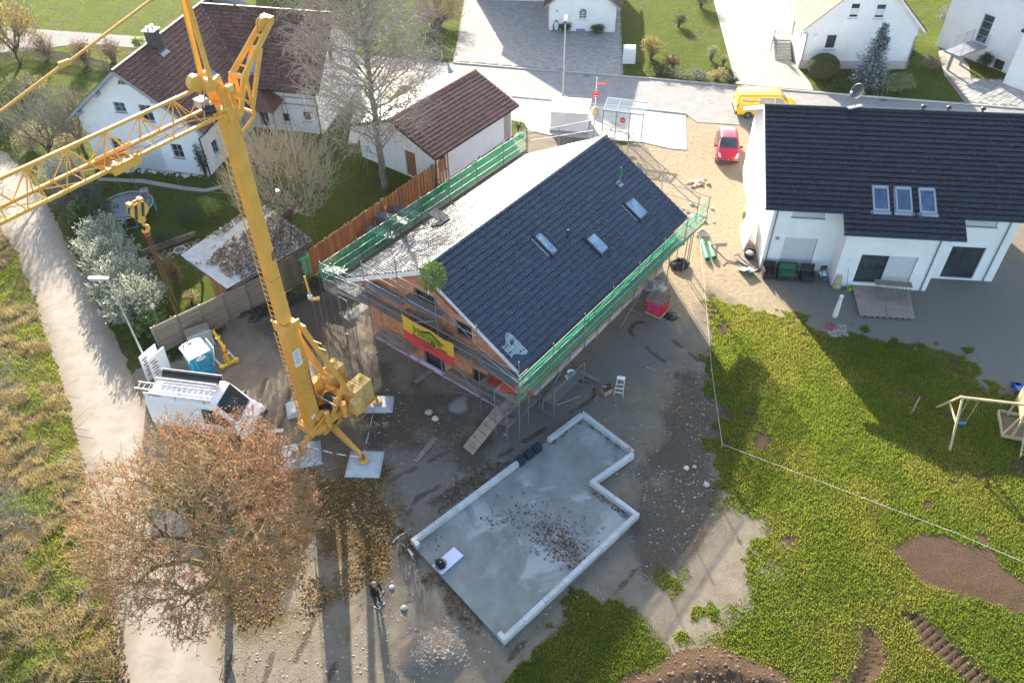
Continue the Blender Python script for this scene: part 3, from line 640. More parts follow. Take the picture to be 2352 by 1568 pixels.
for k, (x, y, z, L, s) in enumerate(bricks_ + bricks[front_n:]):
    M = Matrix.Translation((x, y + (0 if s else random.uniform(-.003, .003)), z)) @ (Matrix.Rotation(R(90), 4, 'Z') if s else Matrix.Identity(4)) @ Matrix.Diagonal((L - 0.012, 1, 1, 1))
    if k < 300: inst('brick', bmesh_, wf, M)
    else:
        rb.add([M @ v.co for v in bmesh_.vertices], [tuple(p.vertices) for p in bmesh_.polygons])
stuff(rb.build('brick_field', M_BRICK, wf))
xp = MB(); xp.box((0, WB0 - 0.045, 0.13), (2 * WA + 0.1, 0.09, 0.34)); xp.box((0, WB0 - 0.03, 2.76), (2 * WA, 0.06, 0.26)); xp.build('insulation_band', M_XPS, house)
MB().box((WA + 0.045, (WB0 + WB1) / 2, 0.13), (0.09, WB1 - WB0, 0.34)).build('plinth_band', M_PLINTH, house)
fb = MB(); fb.box((3.1, WB0 - 0.09, 0.78), (1.5, 0.24, 0.05)); fb.build('sill_foil', mat('sill_foil', (0.65, 0.70, 0.78), 0.5), house)
rf = MB(); sl = math.hypot(HWD, RZ - EZ)
slab(rf, (HWD, 0, EZ), (0, 1, 0), (-HWD, 0, RZ - EZ), HL, sl, 0.18); slab(rf, (-HWD, HL, EZ), (0, -1, 0), (HWD, 0, RZ - EZ), HL, sl, 0.18)
roof = rf.build('roof', M_SOFFIT, house)
bb = MB()
for s in (-1, 1): bb.beam((s * (HWD - 0.03), -0.02, EZ - 0.12), (s * 0.02, -0.02, RZ - 0.12), 0.03, 0.24)
bb.build('bargeboard', M_BARGE, house)
pk = MB()   # red-brown panel and rafter feet under the gable overhang
pk.beam((-0.4, 0.28, RZ - 0.5), (2.0, 0.28, RZ - 0.5 - 2.4 * kk), 0.3, 0.04); pk.build('verge_panel', mat('red_primer', (0.45, 0.10, 0.06), 0.7), house)
Sr = Vector((-HWD, 0, RZ - EZ)).normalized(); Slf = Vector((HWD, 0, RZ - EZ)).normalized()
SKY = []
for q in (((1428.5,465.7),(1453.5,448),(1491,493),(1467,512)), ((1339.7,547),(1362,529.5),(1402,573),(1377,592)), ((1219.7,542),(1237,528),(1286,578),(1266,593))):
    pts = [lpt(house, x, y, (HWD, 0, EZ), (kk, 0, 1)) for x, y in q]; c = sum(pts, Vector()) / 4
    SKY.append((c, abs(pts[1].y - pts[0].y) * 0.5 + abs(pts[2].y - pts[3].y) * 0.5, (pts[1] - pts[2]).length))
holes = [(c.y - w / 2, c.y + w / 2, (Vector((HWD, c.y, EZ)) - c).length - h / 2, (Vector((HWD, c.y, EZ)) - c).length + h / 2) for c, w, h in SKY]
RT = Roof(house, roof); tdk = tile_mesh('roof_tile_dark', 0.30, 0.34, M_TILE_DK)
RT.slope((HWD, 0, EZ), (0, 1, 0), Sr, HL, sl - 0.05, tdk, 0.30, 0.34, holes); RT.slope((-HWD, HL, EZ), (0, -1, 0), Slf, HL, sl - 0.05, tdk, 0.30, 0.34)
RT.finish(); ridge_tiles(roof, (0, 0, RZ + 0.01), (0, HL, RZ + 0.01), 0.15, M_TILE_DK)
M_SKYP = glass('skylight_pane', (0.25, 0.33, 0.42), 0.12);  # blue of the reflected sky put into the pane colour
for c, w, h in SKY: skylight(roof, c, (0, 1, 0), Sr, max(0.62, w), h, M_FRAMED, M_SKYP)
gutter(house, (HWD + 0.07, -0.05, EZ - 0.02), (HWD + 0.07, HL + 0.05, EZ - 0.02), M_ZINCD); gutter(house, (-HWD - 0.07, HL, EZ - 0.02), (-HWD - 0.07, 0, EZ - 0.02), M_ZINC)
pN = Vector((kk, 0, 1)).normalized()
def roofpt(x, y, s=1): return lpt(house, x, y, (s * HWD, 0, EZ), (s * kk, 0, 1))
p = roofpt(1304, 548); v = MB(); v.lathe(p, [(0.055, -0.1), (0.055, 0.38), (0.09, 0.40), (0.09, 0.52), (0.05, 0.58)], 10); v.build('vent_pipe', M_FRAMED, house, smooth=False)
p = roofpt(1423, 424); v = MB(); v.tube(p, p + Vector((0, 0, 1.15)), 0.03); v.box(p + Vector((0, 0, 0.04)), (0.4, 0.4, 0.06), rot=Matrix((Vector((0, 1, 0)), Sr, pN)).transposed()); v.build('antenna_mast', M_ZINC, house)
gb = MB()
for k in range(26):
    a = random.uniform(0, 6.28); q0 = p + Vector((0, 0, random.uniform(0.7, 1.1))); gb.tube(q0, q0 + Vector((math.cos(a) * 0.12, math.sin(a) * 0.12, -random.uniform(0.25, 0.5))), 0.018, 0.008, 4)
gb.build('cable_bundle', mat('green_cord', (0.03, 0.22, 0.10), 0.7), house)
# open roof hatch on the sunlit slope
p = roofpt(1012, 516, -1); rot = Matrix((Vector((0, -1, 0)), Slf, Vector((-kk, 0, 1)).normalized())).transposed()
hb = MB(); hb.box(p + Vector((-0.02, 0, 0.08)), (0.75, 0.95, 0.14), rot=rot); ho = hb.build('roof_hatch', M_FRAMED, house)
MB().box(p + Vector((-0.35, 0.2, 0.42)), (0.72, 0.92, 0.05), rot=rot @ Matrix.Rotation(R(-38), 3, 'X')).build('hatch_lid', M_FRAMED, ho)
MB().lathe(roofpt(1040 - 1, 470, -1) + Vector((0, 0, 0.02)), [(0.05, 0), (0.05, 0.3), (0.09, 0.32), (0.02, 0.4)], 8).build('vent_pipe', M_TILE_OR, house)
# vent wrapped in a sheet of plastic near the eaves corner
p = roofpt(1176, 798); v = MB(); v.lathe(p, [(0.07, -0.1), (0.07, 0.34), (0.1, 0.36), (0.1, 0.48)], 10); vp = v.build('vent_pipe', M_FRAMED, house)
tagp = MB(); n = 13; A = Vector((0, 1, 0)); grid = []
for i in range(n):
    row = []
    for j in range(n):
        a, b_ = (i / (n - 1) - 0.5), (j / (n - 1) - 0.5); r_ = math.hypot(a, b_); 
        row.append(p + A * a * 0.95 + Sr * b_ * (1.0 + 0.4 * math.sin(a * 5)) + pN * (0.05 + 0.30 * max(0, 0.28 - r_) / 0.28 + 0.05 * random.random()))
    grid.append(row)
for i in range(n - 1):
    for j in range(n - 1): tagp.quad(grid[i][j], grid[i + 1][j], grid[i + 1][j + 1], grid[i][j + 1])
M_FILM = mat('plastic_film', (0.42, 0.50, 0.52), 0.25, var=0.3, scale=9, spec=0.6, trans=0.35)
o = tagp.build('plastic_film', M_FILM, None, smooth=True); o.matrix_world = root_matrix(house); tag(o, 'crumpled clear plastic film pulled over a vent near the roof corner', 'plastic film')
# ---------------------------------------------------------------- white semi-detached house with black roof, right
RHO = Vector((14.87, 38.72, 0)); RY = R(-7.09)
rh = thing('white_house', 'large white rendered house with black tiled roof and three roof windows', 'house', RHO, RY)
rez, rrz, rdp, rlen = 4.85, 8.10, 6.2, 17.0; rk = (rrz - rez) / rdp; wy = 0.66; wx0, wx1 = 0.62, 14.5; by = -0.64; bx0, bx1 = 4.76, 10.28
ph = []  # holes on front wall
FH = [(1.70 - wx0, 3.62 - wx0, 0.06, 2.42), (1.75 - wx0, 3.60 - wx0, 3.92, 4.75), (11.40 - wx0, 13.32 - wx0, 0.06, 2.42), (11.55 - wx0, 13.28 - wx0, 3.92, 4.75)]
zw = rez + rk * wy - 0.2
wall(rh, (wx0, wy, 0), (1, 0, 0), wx1 - wx0, zw, FH, M_WHITE)
wall(rh, (wx0, 2 * rdp - wy, 0), (0, -1, 0), 2 * (rdp - wy), zw, [(3.5, 3.9, 1.2, 3.0), (5.2, 5.6, 3.6, 5.2), (7.2, 7.6, 1.0, 2.2)], M_WHITE, gable=(rdp - wy, rrz - 0.2))
wall(rh, (wx1, wy, 0), (0, 1, 0), 2 * (rdp - wy), zw, [], M_WHITE, gable=(rdp - wy, rrz - 0.2)); wall(rh, (wx1, 2 * rdp - wy, 0), (-1, 0, 0), wx1 - wx0, zw, [], M_WHITE)
bz = rez + rk * by - 0.2
BH = [(5.93 - bx0, 9.13 - bx0, 0.30, 2.40)]
wall(rh, (bx0, by, 0), (1, 0, 0), bx1 - bx0, bz, BH, M_WHITE, name='bay_wall')
for x, d in ((bx0, 1), (bx1, -1)):
    pts = [(x, by, -0.1), (x, wy, -0.1), (x, wy, zw), (x, by, bz)]; MB().add(pts, [(0, 1, 2, 3)]).build('bay_wall', M_WHITE, rh, fix=False)
F0 = (wx0, wy, 0)
window(rh, F0, (1, 0, 0), *FH[0], m=M_FRAMED, shutter=1.0, sill=False); window(rh, F0, (1, 0, 0), *FH[1], m=M_FRAMED, shutter=1.0, sillm=M_FRAMEG)
window(rh, F0, (1, 0, 0), *FH[2], m=M_FRAMED, mull=(2, 0), sill=False, d=0.16, name='patio_door'); window(rh, F0, (1, 0, 0), *FH[3], m=M_FRAMED, shutter=1.0, sillm=M_FRAMEG)
B0 = (bx0, by, 0); window(rh, B0, (1, 0, 0), BH[0][0], BH[0][0] + 1.58, 0.30, 2.40, m=M_FRAMED, sill=False, d=0.16, name='patio_door', fw=0.09); window(rh, B0, (1, 0, 0), BH[0][0] + 1.58, BH[0][1], 0.30, 2.40, m=M_FRAMED, shutter=1.0, sill=False, name='patio_door')
for h in ((3.5, 3.9, 1.2, 3.0), (5.2, 5.6, 3.6, 5.2), (7.2, 7.6, 1.0, 2.2)): window(rh, (wx0, 2 * rdp - wy, 0), (0, -1, 0), *h, m=M_FRAMED, shutter=0.5)
Sb = Vector((0, rdp, rrz - rez)); rsl = Sb.length; Sb.normalize(); rb_ = MB()
slab(rb_, (0, 0, rez), (1, 0, 0), Sb, rlen, rsl, 0.16); slab(rb_, (rlen, 2 * rdp, rez), (-1, 0, 0), Vector((0, -Sb.y, Sb.z)), rlen, rsl, 0.16)
bl = 1.22 * math.hypot(1, rk); slab(rb_, (4.32, -1.22, rez - 1.22 * rk), (1, 0, 0), Sb, 6.68, bl, 0.16)
rroof = rb_.build('roof', M_SOFFIT, rh)
TT = tile_mesh('roof_tile_black', 0.30, 0.34, M_TILE_BK); RR = Roof(rh, rroof)
SK2 = [(6.42, 0.83), (7.68, 0.83), (8.99, 0.83)]; hl = []
for x, y in SK2: q = y * math.hypot(1, rk); hl.append((x - 0.47, x + 0.47, q - 0.82, q + 0.82))
RR.slope((0, 0, rez), (1, 0, 0), Sb, rlen, rsl - 0.04, TT, 0.30, 0.34, hl); RR.slope((4.32, -1.22, rez - 1.22 * rk), (1, 0, 0), Sb, 6.68, bl, TT, 0.30, 0.34)
bt = MB(); RR.finish(); ridge_tiles(rroof, (0, rdp, rrz + 0.01), (rlen, rdp, rrz + 0.01), 0.15, M_TILE_BK)
MB().box((rlen / 2, rdp * 1.5, (rrz + rez) / 2 + 0.03), (rlen, rsl, 0.04), rot=Matrix.Rotation(math.atan2(rrz - rez, -rdp) + math.pi, 3, 'X')).build('back_slope', M_TILE_BK, rroof)
for x, y in SK2: skylight(rroof, (x, y, rez + rk * y), (1, 0, 0), Sb, 0.90, 1.60, M_FRAMEG, glass('roof_window_pane', (0.05, 0.09, 0.16), 0.05))
for a, b in (((-0.05, -0.06, rez - 0.03), (4.3, -0.06, rez - 0.03)), ((4.3, -1.29, rez - 1.22 * rk - 0.03), (11.02, -1.29, rez - 1.22 * rk - 0.03)), ((11.03, -0.06, rez - 0.03), (rlen, -0.06, rez - 0.03))): gutter(rh, a, b, M_ZINCD)
pipe(rh, [(1.0, -0.06, rez - 0.1), (0.86, wy - 0.06, rez - 0.45), (0.86, wy - 0.06, 0)], 0.045, M_ZINC); pipe(rh, [(10.2, -1.29, rez - 1.22 * rk - 0.1), (9.95, by - 0.06, rez - 1.22 * rk - 0.45), (9.95, by - 0.06, 0)], 0.045, M_ZINC)
pipe(rh, [(14.5, -0.06, rez - 0.1), (13.95, wy - 0.06, rez - 0.4), (13.95, wy - 0.06, 0)], 0.045, M_ZINC)
eb = MB()
for s in (0.05,): eb.box((0.22, rdp, rrz - 0.30), (0.44, 0.9, 0.10)); eb.box((0.25, rdp - 0.3, rrz - 0.45), (0.5, 0.16, 0.2)); eb.box((0.25, rdp + 0.3, rrz - 0.45), (0.5, 0.16, 0.2))
eb.build('verge_purlin', M_FRAMEG, rh)
vb = MB()
for a_, b2 in (((-0.04, 0, rez - 0.08), (-0.04, rdp, rrz - 0.08)), ((-0.04, 2 * rdp, rez - 0.08), (-0.04, rdp, rrz - 0.08))): vb.beam(a_, b2, 0.04, 0.24)
vb.build('bargeboard', M_BARGE, rh)
for k, x in enumerate((9.25, 10.7, 12.65)): MB().lathe((x, rdp + 0.2, rrz + 0.05), [(0.06, 0), (0.06, 0.12), (0.15, 0.16), (0.15, 0.24), (0.08, 0.31)], 10).build('roof_vent', M_FRAMED, rroof)
sx = MB(); 
for k in range(5): a0 = R(90 + 72 * k); sx.tube((5.35 , by - 0.015, 1.95), (5.35 + 0.14 * math.cos(a0), by - 0.015, 1.95 + 0.14 * math.sin(a0)), 0.012, 0.004, 4)
sx.build('wall_star', mat('straw_star', (0.5, 0.5, 0.5), 0.8), rh)
dr = MB(); dr.lathe((0, 0, 0), [(0.13, 0), (0.13, 0.02)], 14); dr.xf(Matrix.Translation((1.25, wy - 0.03, 2.35)) @ Matrix.Rotation(R(90), 4, 'X')); dr.build('wall_plate', M_FRAMEG, rh)
# satellite dish behind the ridge
t = thing('satellite_dish', 'dark grey satellite dish standing on the ridge of the black roof', 'satellite dish', root_matrix(rh) @ Vector((5.25, rdp + 0.05, rrz + 0.1)), R(20))
pipe(t, [(0, 0, 0), (0, 0, 0.75)], 0.035, M_ZINC, name='mast')
pr = [(0.001, 0.0), (0.2, 0.02), (0.42, 0.09), (0.48, 0.125), (0.44, 0.115), (0.2, 0.04), (0.001, 0.02)]
dsh = MB().lathe((0, 0, 0), pr, 20); dsh.xf(Matrix.Translation((0.0, 0.05, 0.95)) @ Matrix.Rotation(R(-62), 4, 'Y') @ Matrix.Diagonal((1, 1, 1, 1))); dsh.build('dish', M_FRAMED, t, smooth=True)
pipe(t, [(-0.05, 0, 0.6), (-0.45, 0, 0.75), (-0.6, 0, 1.0)], 0.02, M_ZINC, name='feed_arm', n=5); MB().box((-0.6, 0, 1.05), (0.12, 0.1, 0.14)).build('receiver', M_FRAMEW, t); MB().box((0, 0, 0.03), (1.0, 0.3, 0.06)).build('foot_plate', M_ZINC, t)
# ---------------------------------------------------------------- brown-roofed house, top left
LO = G(150, 276, 3.75); LY = R(-12.65); lh = thing('brown_roofed_house', 'white house with brown clay tile roof, chimney and cross wing behind the crane', 'house', (LO.x, LO.y, 0), LY)
le, lr, lw, ly2 = 3.75, 7.85, 10.8, 17.0; lk = (lr - le) / (lw / 2); w0, w1, wyf = 0.75, 10.05, 0.5
def lwp(x, y): return lpt(lh, x, y, (0, wyf, 0), (0, 1, 0))
LHOL = []
for a, b_ in (((257.5,234),(292.5,259)), ((316,240),(357.5,280)), ((390,330),(426,364)), ((252,317),(289,352))):
    p0 = lwp(*a); p1 = lwp(*b_); LHOL.append((p0.x - w0, p1.x - w0 if p1.x - p0.x > 0.6 else p0.x - w0 + 0.9, p1.z, p0.z))
lzw = le + lk * w0 - 0.2
wall(lh, (w0, wyf, 0), (1, 0, 0), w1 - w0, lzw, LHOL, M_WHITE, gable=((w1 - w0) / 2, lr - 0.2)); wall(lh, (w0, 16.4, 0), (0, -1, 0), 15.9, lzw, [], M_WHITE)
wall(lh, (w1, wyf, 0), (0, 1, 0), 8.0, lzw, [(1.2, 2.0, 0.9, 2.0)], M_WHITE); wall(lh, (w1, 16.4, 0), (-1, 0, 0), w1 - w0, lzw, [], M_WHITE, gable=((w1 - w0) / 2, lr - 0.2))
for h in LHOL: window(lh, (w0, wyf, 0), (1, 0, 0), *h, m=M_FRAMEG, mull=(2, 1), sillm=M_FRAMEG, d=0.1)
window(lh, (w1, wyf, 0), (0, 1, 0), 1.2, 2.0, 0.9, 2.0, m=M_FRAMEG, mull=(2, 1))
c = lwp(285, 193); fn = MB(); fn.add([(c.x + 0.42 * math.cos(R(a)), wyf - 0.02, c.z + 0.42 * math.sin(R(a))) for a in range(0, 181, 20)], [tuple(range(10))]); lf = fn.build('lunette_window', M_PANE, lh)
MB().box((c.x, wyf - 0.03, c.z - 0.02), (1.0, 0.06, 0.05)).build('sill', M_FRAMEG, lf)
for k in (-0.15, 0.15): MB().beam((c.x + k, wyf - 0.03, c.z), (c.x + k * 1.6, wyf - 0.03, c.z + 0.33), 0.03, 0.03).build('glazing_bar', M_FRAMEW, lf)
p0 = lwp(295, 330); p1 = lwp(368, 340); tr_ = MB()
for k in range(19): x = p0.x + (p1.x - p0.x) * k / 18; tr_.tube((x, wyf - 0.06, 0.15), (x, wyf - 0.06, 2.0), 0.008, n=4)
for k in range(15): z = 0.15 + k * 1.85 / 14; tr_.tube((p0.x, wyf - 0.068, z), (p1.x, wyf - 0.068, z), 0.008, n=4)
tr_.build('wall_trellis', M_FRAMEG, lh)
# cross wing
gx1 = 15.9; vy0, vyr, vy1 = 7.2, 12.2, 17.2; vr = 7.85; vk = (vr - le) / (vyr - vy0)
VH = [(2.6, 3.3, 0.7, 1.5), (4.4, 5.1, 1.0, 1.8), (0.6, 1.5, 0.1, 2.1)]
wall(lh, (w1, vy0 + 0.7, 0), (1, 0, 0), gx1 - w1, le + vk * 0.7 - 0.2, VH, M_WHITE2)
for h in VH: window(lh, (w1, vy0 + 0.7, 0), (1, 0, 0), *h, m=M_FRAMEW)
wall(lh, (gx1, vy0 + 0.7, 0), (0, 1, 0), vy1 - vy0 - 1.4, le + vk * 0.7 - 0.2, [(3.5, 4.5, 4.0, 5.2)], M_WHITE2, gable=((vy1 - vy0) / 2 - 0.7, vr - 0.2)); window(lh, (gx1, vy0 + 0.7, 0), (0, 1, 0), 3.5, 4.5, 4.0, 5.2)
wall(lh, (gx1, vy1 - 0.7, 0), (-1, 0, 0), gx1 - w1, le + vk * 0.7 - 0.2, [], M_WHITE2)
for s_ in (0, 1):
    fb2 = MB()
    for q in range(2): z = 2.35 + q * 0.55; fb2.box(((w1 + gx1) / 2, vy0 + 0.69, z), (gx1 - w1, 0.05, 0.12))
fb2.build('timber_band', mat('blue_grey_timber', (0.32, 0.35, 0.40), 0.8), lh)
lrf = MB(); S1 = Vector((lw / 2, 0, lr - le)); l1 = S1.length; S1.normalize(); S2 = Vector((-S1.x, 0, S1.z)); S3 = Vector((0, vyr - vy0, vr - le)); l3 = S3.length; S3.normalize(); S4 = Vector((0, -S3.y, S3.z))
slab(lrf, (0, ly2, le), (0, -1, 0), S1, ly2, l1, 0.16); slab(lrf, (lw, 0, le), (0, 1, 0), S2, 7.2, l1, 0.16)
vx0, vx1 = lw / 2, 16.5
lrf.extrude([Vector((lw, 7.2, le)), Vector((vx0, 7.2, lr)), Vector((vx0, vyr, lr - 0.03))], Vector((0, 0, -0.16)))
lrf.extrude([Vector((lw, 7.2, le)), Vector((vx1, 7.2, le)), Vector((vx1, vyr, vr)), Vector((vx0, vyr, vr))], Vector((0, 0, -0.16)))
lrf.extrude([Vector((lw, vy1, le)), Vector((vx1, vy1, le)), Vector((vx1, vyr, vr)), Vector((vx0, vyr, vr))], Vector((0, 0, -0.16)))
lroof = lrf.build('roof', M_LATH, lh); LR_ = Roof(lh, lroof); TR = tile_mesh('roof_tile_brown', 0.24, 0.33, M_TILE_RD, rolls=1, hgt=0.04)
LR_.slope((lw, 0, le), (0, 1, 0), S2, vyr, l1 - 0.03, TR, 0.24, 0.33, bounds=lambda a, q: a < 7.2 + (vyr - 7.2) * (q / l1))
LR_.slope((lw, 7.2, le), (1, 0, 0), S3, vx1 - lw, l3 - 0.03, TR, 0.24, 0.33)
LR_.slope((vx0, 7.2, le), (1, 0, 0), S3, lw - vx0, l3 - 0.03, TR, 0.24, 0.33, bounds=lambda a, q: a > (lw - vx0) * (1 - q / l3))
LR_.slope((0, ly2, le), (0, -1, 0), S1, ly2, l1 - 0.03, TR, 0.24, 0.33)
LR_.finish(); ridge_tiles(lroof, (vx0, 0, lr + 0.01), (vx0, ly2, lr + 0.01), 0.14, M_TILE_RD, 0.36); ridge_tiles(lroof, (vx0, vyr, vr + 0.01), (vx1, vyr, vr + 0.01), 0.14, M_TILE_RD, 0.36)
va = MB(); va.beam((lw, 7.2, le + 0.06), (vx0, vyr, vr + 0.06), 0.22, 0.03); va.build('valley_flashing', M_ZINC, lroof)
vb = MB()
for a_, b2 in (((0, -0.03, le - 0.1), (lw / 2, -0.03, lr - 0.1)), ((lw, -0.03, le - 0.1), (lw / 2, -0.03, lr - 0.1))): vb.beam(a_, b2, 0.04, 0.22)
vb.build('bargeboard', M_FRAMEG, lh)
pl_ = MB()
for x, z in ((1.2, le + lk * 1.2 - 0.35), (3.3, le + lk * 3.3 - 0.35), (7.6, le + lk * 3.2 - 0.35), (9.6, le + lk * 1.2 - 0.35)): pl_.box((x, 0.25, z), (0.2, 0.5, 0.24))
pl_.build('purlin_end', M_FRAMEG, lh)
gutter(lh, (lw + 0.08, 0, le - 0.03), (lw + 0.08, 7.2, le - 0.03), M_FRAMED); gutter(lh, (lw, 7.12, le - 0.03), (vx1, 7.12, le - 0.03), M_FRAMED)
pipe(lh, [(lw + 0.08, 0.6, le - 0.1), (w1 + 0.05, 0.42, le - 0.7), (w1 + 0.05, 0.42, 0)], 0.05, M_FRAMED); pipe(lh, [(vx1 - 0.7, 7.12, le - 0.1), (gx1 - 0.1, 7.84, le - 0.5), (gx1 - 0.1, 7.84, 0)], 0.05, M_FRAMED)
p = lpt(lh, 372, 118, (lw, 0, le), (lk, 0, 1)); ch = MB(); ch.box(p + Vector((-0.35, 0, 0.55)), (0.75, 0.75, 1.9)); co = ch.build('chimney', mat('slate_cladding', (0.05, 0.055, 0.06), 0.6), lroof)
MB().box(p + Vector((-0.35, 0, 1.54)), (0.95, 0.95, 0.07)).build('chimney_cap', M_SILL, co)
for q in (-0.2, 0.15): MB().lathe(p + Vector((-0.35 + q * 0.3, q, 1.57)), [(0.1, 0), (0.1, 0.18), (0.13, 0.2), (0.13, 0.26)], 10).build('flue', M_SILL, co)
MB().box(p + Vector((0.2, 0, -0.1)), (0.4, 0.9, 0.05), rot=Matrix.Rotation(math.atan(lk), 3, 'Y')).build('chimney_flashing', M_ZINC, co)
p = lpt(lh, 578, 150, (lw, 7.2, le), (0, -vk, 1)); skylight(lroof, p, (1, 0, 0), S3, 0.85, 1.3, M_FRAMEG, M_SKYP)
p = lpt(lh, 484, 173, (lw, 0, le), (lk, 0, 1)); skylight(lroof, p, (0, 1, 0), S2, 0.8, 1.2, M_FRAMEG, M_SKYP)
# little porch roof
pc = lpt(lh, 592, 235, (0, 6.2, 0), (0, 1, 0)); pb = MB(); cx = 11.7; pb.add([(cx - 1.5, 5.9, 2.5), (cx + 1.5, 5.9, 2.5), (cx + 1.5, 7.9, 2.7), (cx - 1.5, 7.9, 2.7), (cx, 6.6, 3.7), (cx, 7.9, 3.7)], [(0, 1, 4), (1, 2, 5, 4), (3, 0, 4, 5), (0, 3, 2, 1)]); pb.build('porch_roof', M_TILE_BR, lh)
for s in (-1.3, 1.3): MB().box((cx + s, 6.05, 1.25), (0.14, 0.14, 2.5)).build('porch_post', M_FRAMEG, lh)
# ---------------------------------------------------------------- white garage with brown roof
GO = Vector((0.85, 56.5, 0)); gdir = Vector((-5.95, -7.75, 0)).normalized()   # from right end to left end along the near eave
gt = thing('garage', 'long white garage with brown tiled gable roof beside the birch', 'garage', GO, math.atan2(gdir.y, gdir.x))
# local x runs along the near eave to the left-front end, local y points to the viewer's right; roof spreads to -y
ge, gr, gw, gl = 2.6, 4.27, 8.3, 9.75; gk = (gr - ge) / (gw / 2)
gh = [(gl - 1.45, gl - 0.75, 0.9, 2.0)]
wall(gt, (gl - 0.35, -0.45, 0), (-1, 0, 0), gl - 0.7, ge + gk * 0.45 - 0.2, [(0.55, 1.25, 0.95, 2.05)], M_WHITE); window(gt, (gl - 0.35, -0.45, 0), (-1, 0, 0), 0.55, 1.25, 0.95, 2.05)
wall(gt, (gl - 0.35, -gw + 0.45, 0), (0, 1, 0), gw - 0.9, ge + gk * 0.45 - 0.2, [(4.6, 5.6, 0.05, 2.1)], M_WHITE2, gable=((gw - 0.9) / 2, gr - 0.2)); wall(gt, (0.35, -0.45, 0), (0, -1, 0), gw - 0.9, ge + gk * 0.45 - 0.2, [], M_WHITE, gable=((gw - 0.9) / 2, gr - 0.2))
wall(gt, (0.35, -gw + 0.45, 0), (1, 0, 0), gl - 0.7, ge + gk * 0.45 - 0.2, [], M_WHITE)
dm = MB(); dm.box((gl - 0.48, -gw + 0.45 + 5.1, 1.05), (0.06, 0.94, 2.05)); dm.build('door', mat('timber_door', (0.28, 0.13, 0.06), 0.6), gt)
Sg = Vector((0, -gw / 2, gr - ge)); gsl = Sg.length; Sg.normalize(); gb_ = MB(); slab(gb_, (gl, 0, ge), (-1, 0, 0), Sg, gl, gsl, 0.14); slab(gb_, (0, -gw, ge), (1, 0, 0), Vector((0, -Sg.y, Sg.z)), gl, gsl, 0.14)
groof = gb_.build('roof', M_LATH, gt); GR = Roof(gt, groof); TB = tile_mesh('roof_tile_garage', 0.30, 0.34, M_TILE_BR)
GR.slope((gl, 0, ge), (-1, 0, 0), Sg, gl, gsl - 0.03, TB, 0.3, 0.34); GR.slope((0, -gw, ge), (1, 0, 0), Vector((0, -Sg.y, Sg.z)), gl, gsl - 0.03, TB, 0.3, 0.34); GR.finish()
ridge_tiles(groof, (0, -gw / 2, gr + 0.01), (gl, -gw / 2, gr + 0.01), 0.14, M_TILE_OR); gutter(gt, (gl, 0.07, ge - 0.02), (0, 0.07, ge - 0.02), M_FRAMED)
pipe(gt, [(gl - 0.6, 0.05, ge - 0.1), (gl - 0.35, -0.3, ge - 0.4), (gl - 0.28, -0.38, 0)], 0.045, M_FRAMED)
lat = MB()
for k in range(7): lat.tube((0.55 + k * 0.13, -0.40, 0.2), (0.55 + k * 0.13, -0.40, 2.1), 0.014, n=4)
for k in range(14): lat.tube((0.55, -0.385, 0.2 + k * 0.145), (1.33, -0.385, 0.2 + k * 0.145), 0.014, n=4)
lat.build('wall_trellis', mat('brown_lattice', (0.22, 0.14, 0.08), 0.8), gt)
# ---------------------------------------------------------------- small white house with arched window (top centre)
HO45 = G(1260, 70); e45 = G(1412, 75); d45 = (e45 - HO45); t45 = thing('small_white_house', 'small white gable building with one arched window above the hexagon drive', 'house', HO45, math.atan2(d45.y, d45.x)); W45 = d45.length
z45 = GZ(1257, 8, HO45)
def w45(x, y): return lpt(t45, x, y, (0, 0, 0), (0, 1, 0))
a0 = w45(1329, 44); a1 = w45(1349, 20); hx0, hx1, hz0, hz1 = a0.x, a1.x, a0.z, a1.z
wall(t45, (0, 0, 0), (1, 0, 0), W45, z45, [(hx0, hx1, hz0, hz1 - 0.42)], M_WHITE, gable=(W45 / 2, z45 + W45 / 2 * 0.8)); wall(t45, (W45, 0, 0), (0, 1, 0), 9, z45, [], M_WHITE); wall(t45, (0, 9, 0), (0, -1, 0), 9, z45, [], M_WHITE); wall(t45, (W45, 9, 0), (-1, 0, 0), W45, z45, [], M_WHITE, gable=(W45 / 2, z45 + W45 / 2 * 0.8))
wo = window(t45, (0, 0, 0), (1, 0, 0), hx0, hx1, hz0, hz1 - 0.42, pane=M_PANE2, mull=(2, 1), d=0.06)
ar = MB(); cx = (hx0 + hx1) / 2; rr_ = (hx1 - hx0) / 2; ar.add([(cx + rr_ * math.cos(R(a)), -0.012, hz1 - 0.44 + 0.44 * math.sin(R(a))) for a in range(0, 181, 15)], [tuple(range(13))]); ar.build('arch_pane', M_PANE2, wo)
for a in (45, 90, 135): MB().beam((cx, -0.02, hz1 - 0.44), (cx + rr_ * math.cos(R(a)), -0.02, hz1 - 0.44 + 0.42 * math.sin(R(a))), 0.03, 0.02).build('glazing_bar', M_FRAMEW, wo)
arc = [(cx + rr_ * math.cos(R(a)), -0.02, hz1 - 0.44 + 0.44 * math.sin(R(a))) for a in range(0, 181, 15)]; MB().path(arc, 0.035, 5).build('arch_frame', M_FRAMEW, wo)
S5 = Vector((W45 / 2 + 0.45, 0, (W45 / 2 + 0.45) * 0.8)); l5 = S5.length; S5.normalize(); z5 = z45 - 0.36 + 0.15; rb5 = MB(); slab(rb5, (-0.45, 9.4, z5), (0, -1, 0), S5, 9.8, l5, 0.16); slab(rb5, (W45 + 0.45, -0.4, z5), (0, 1, 0), Vector((-S5.x, 0, S5.z)), 9.8, l5, 0.16)
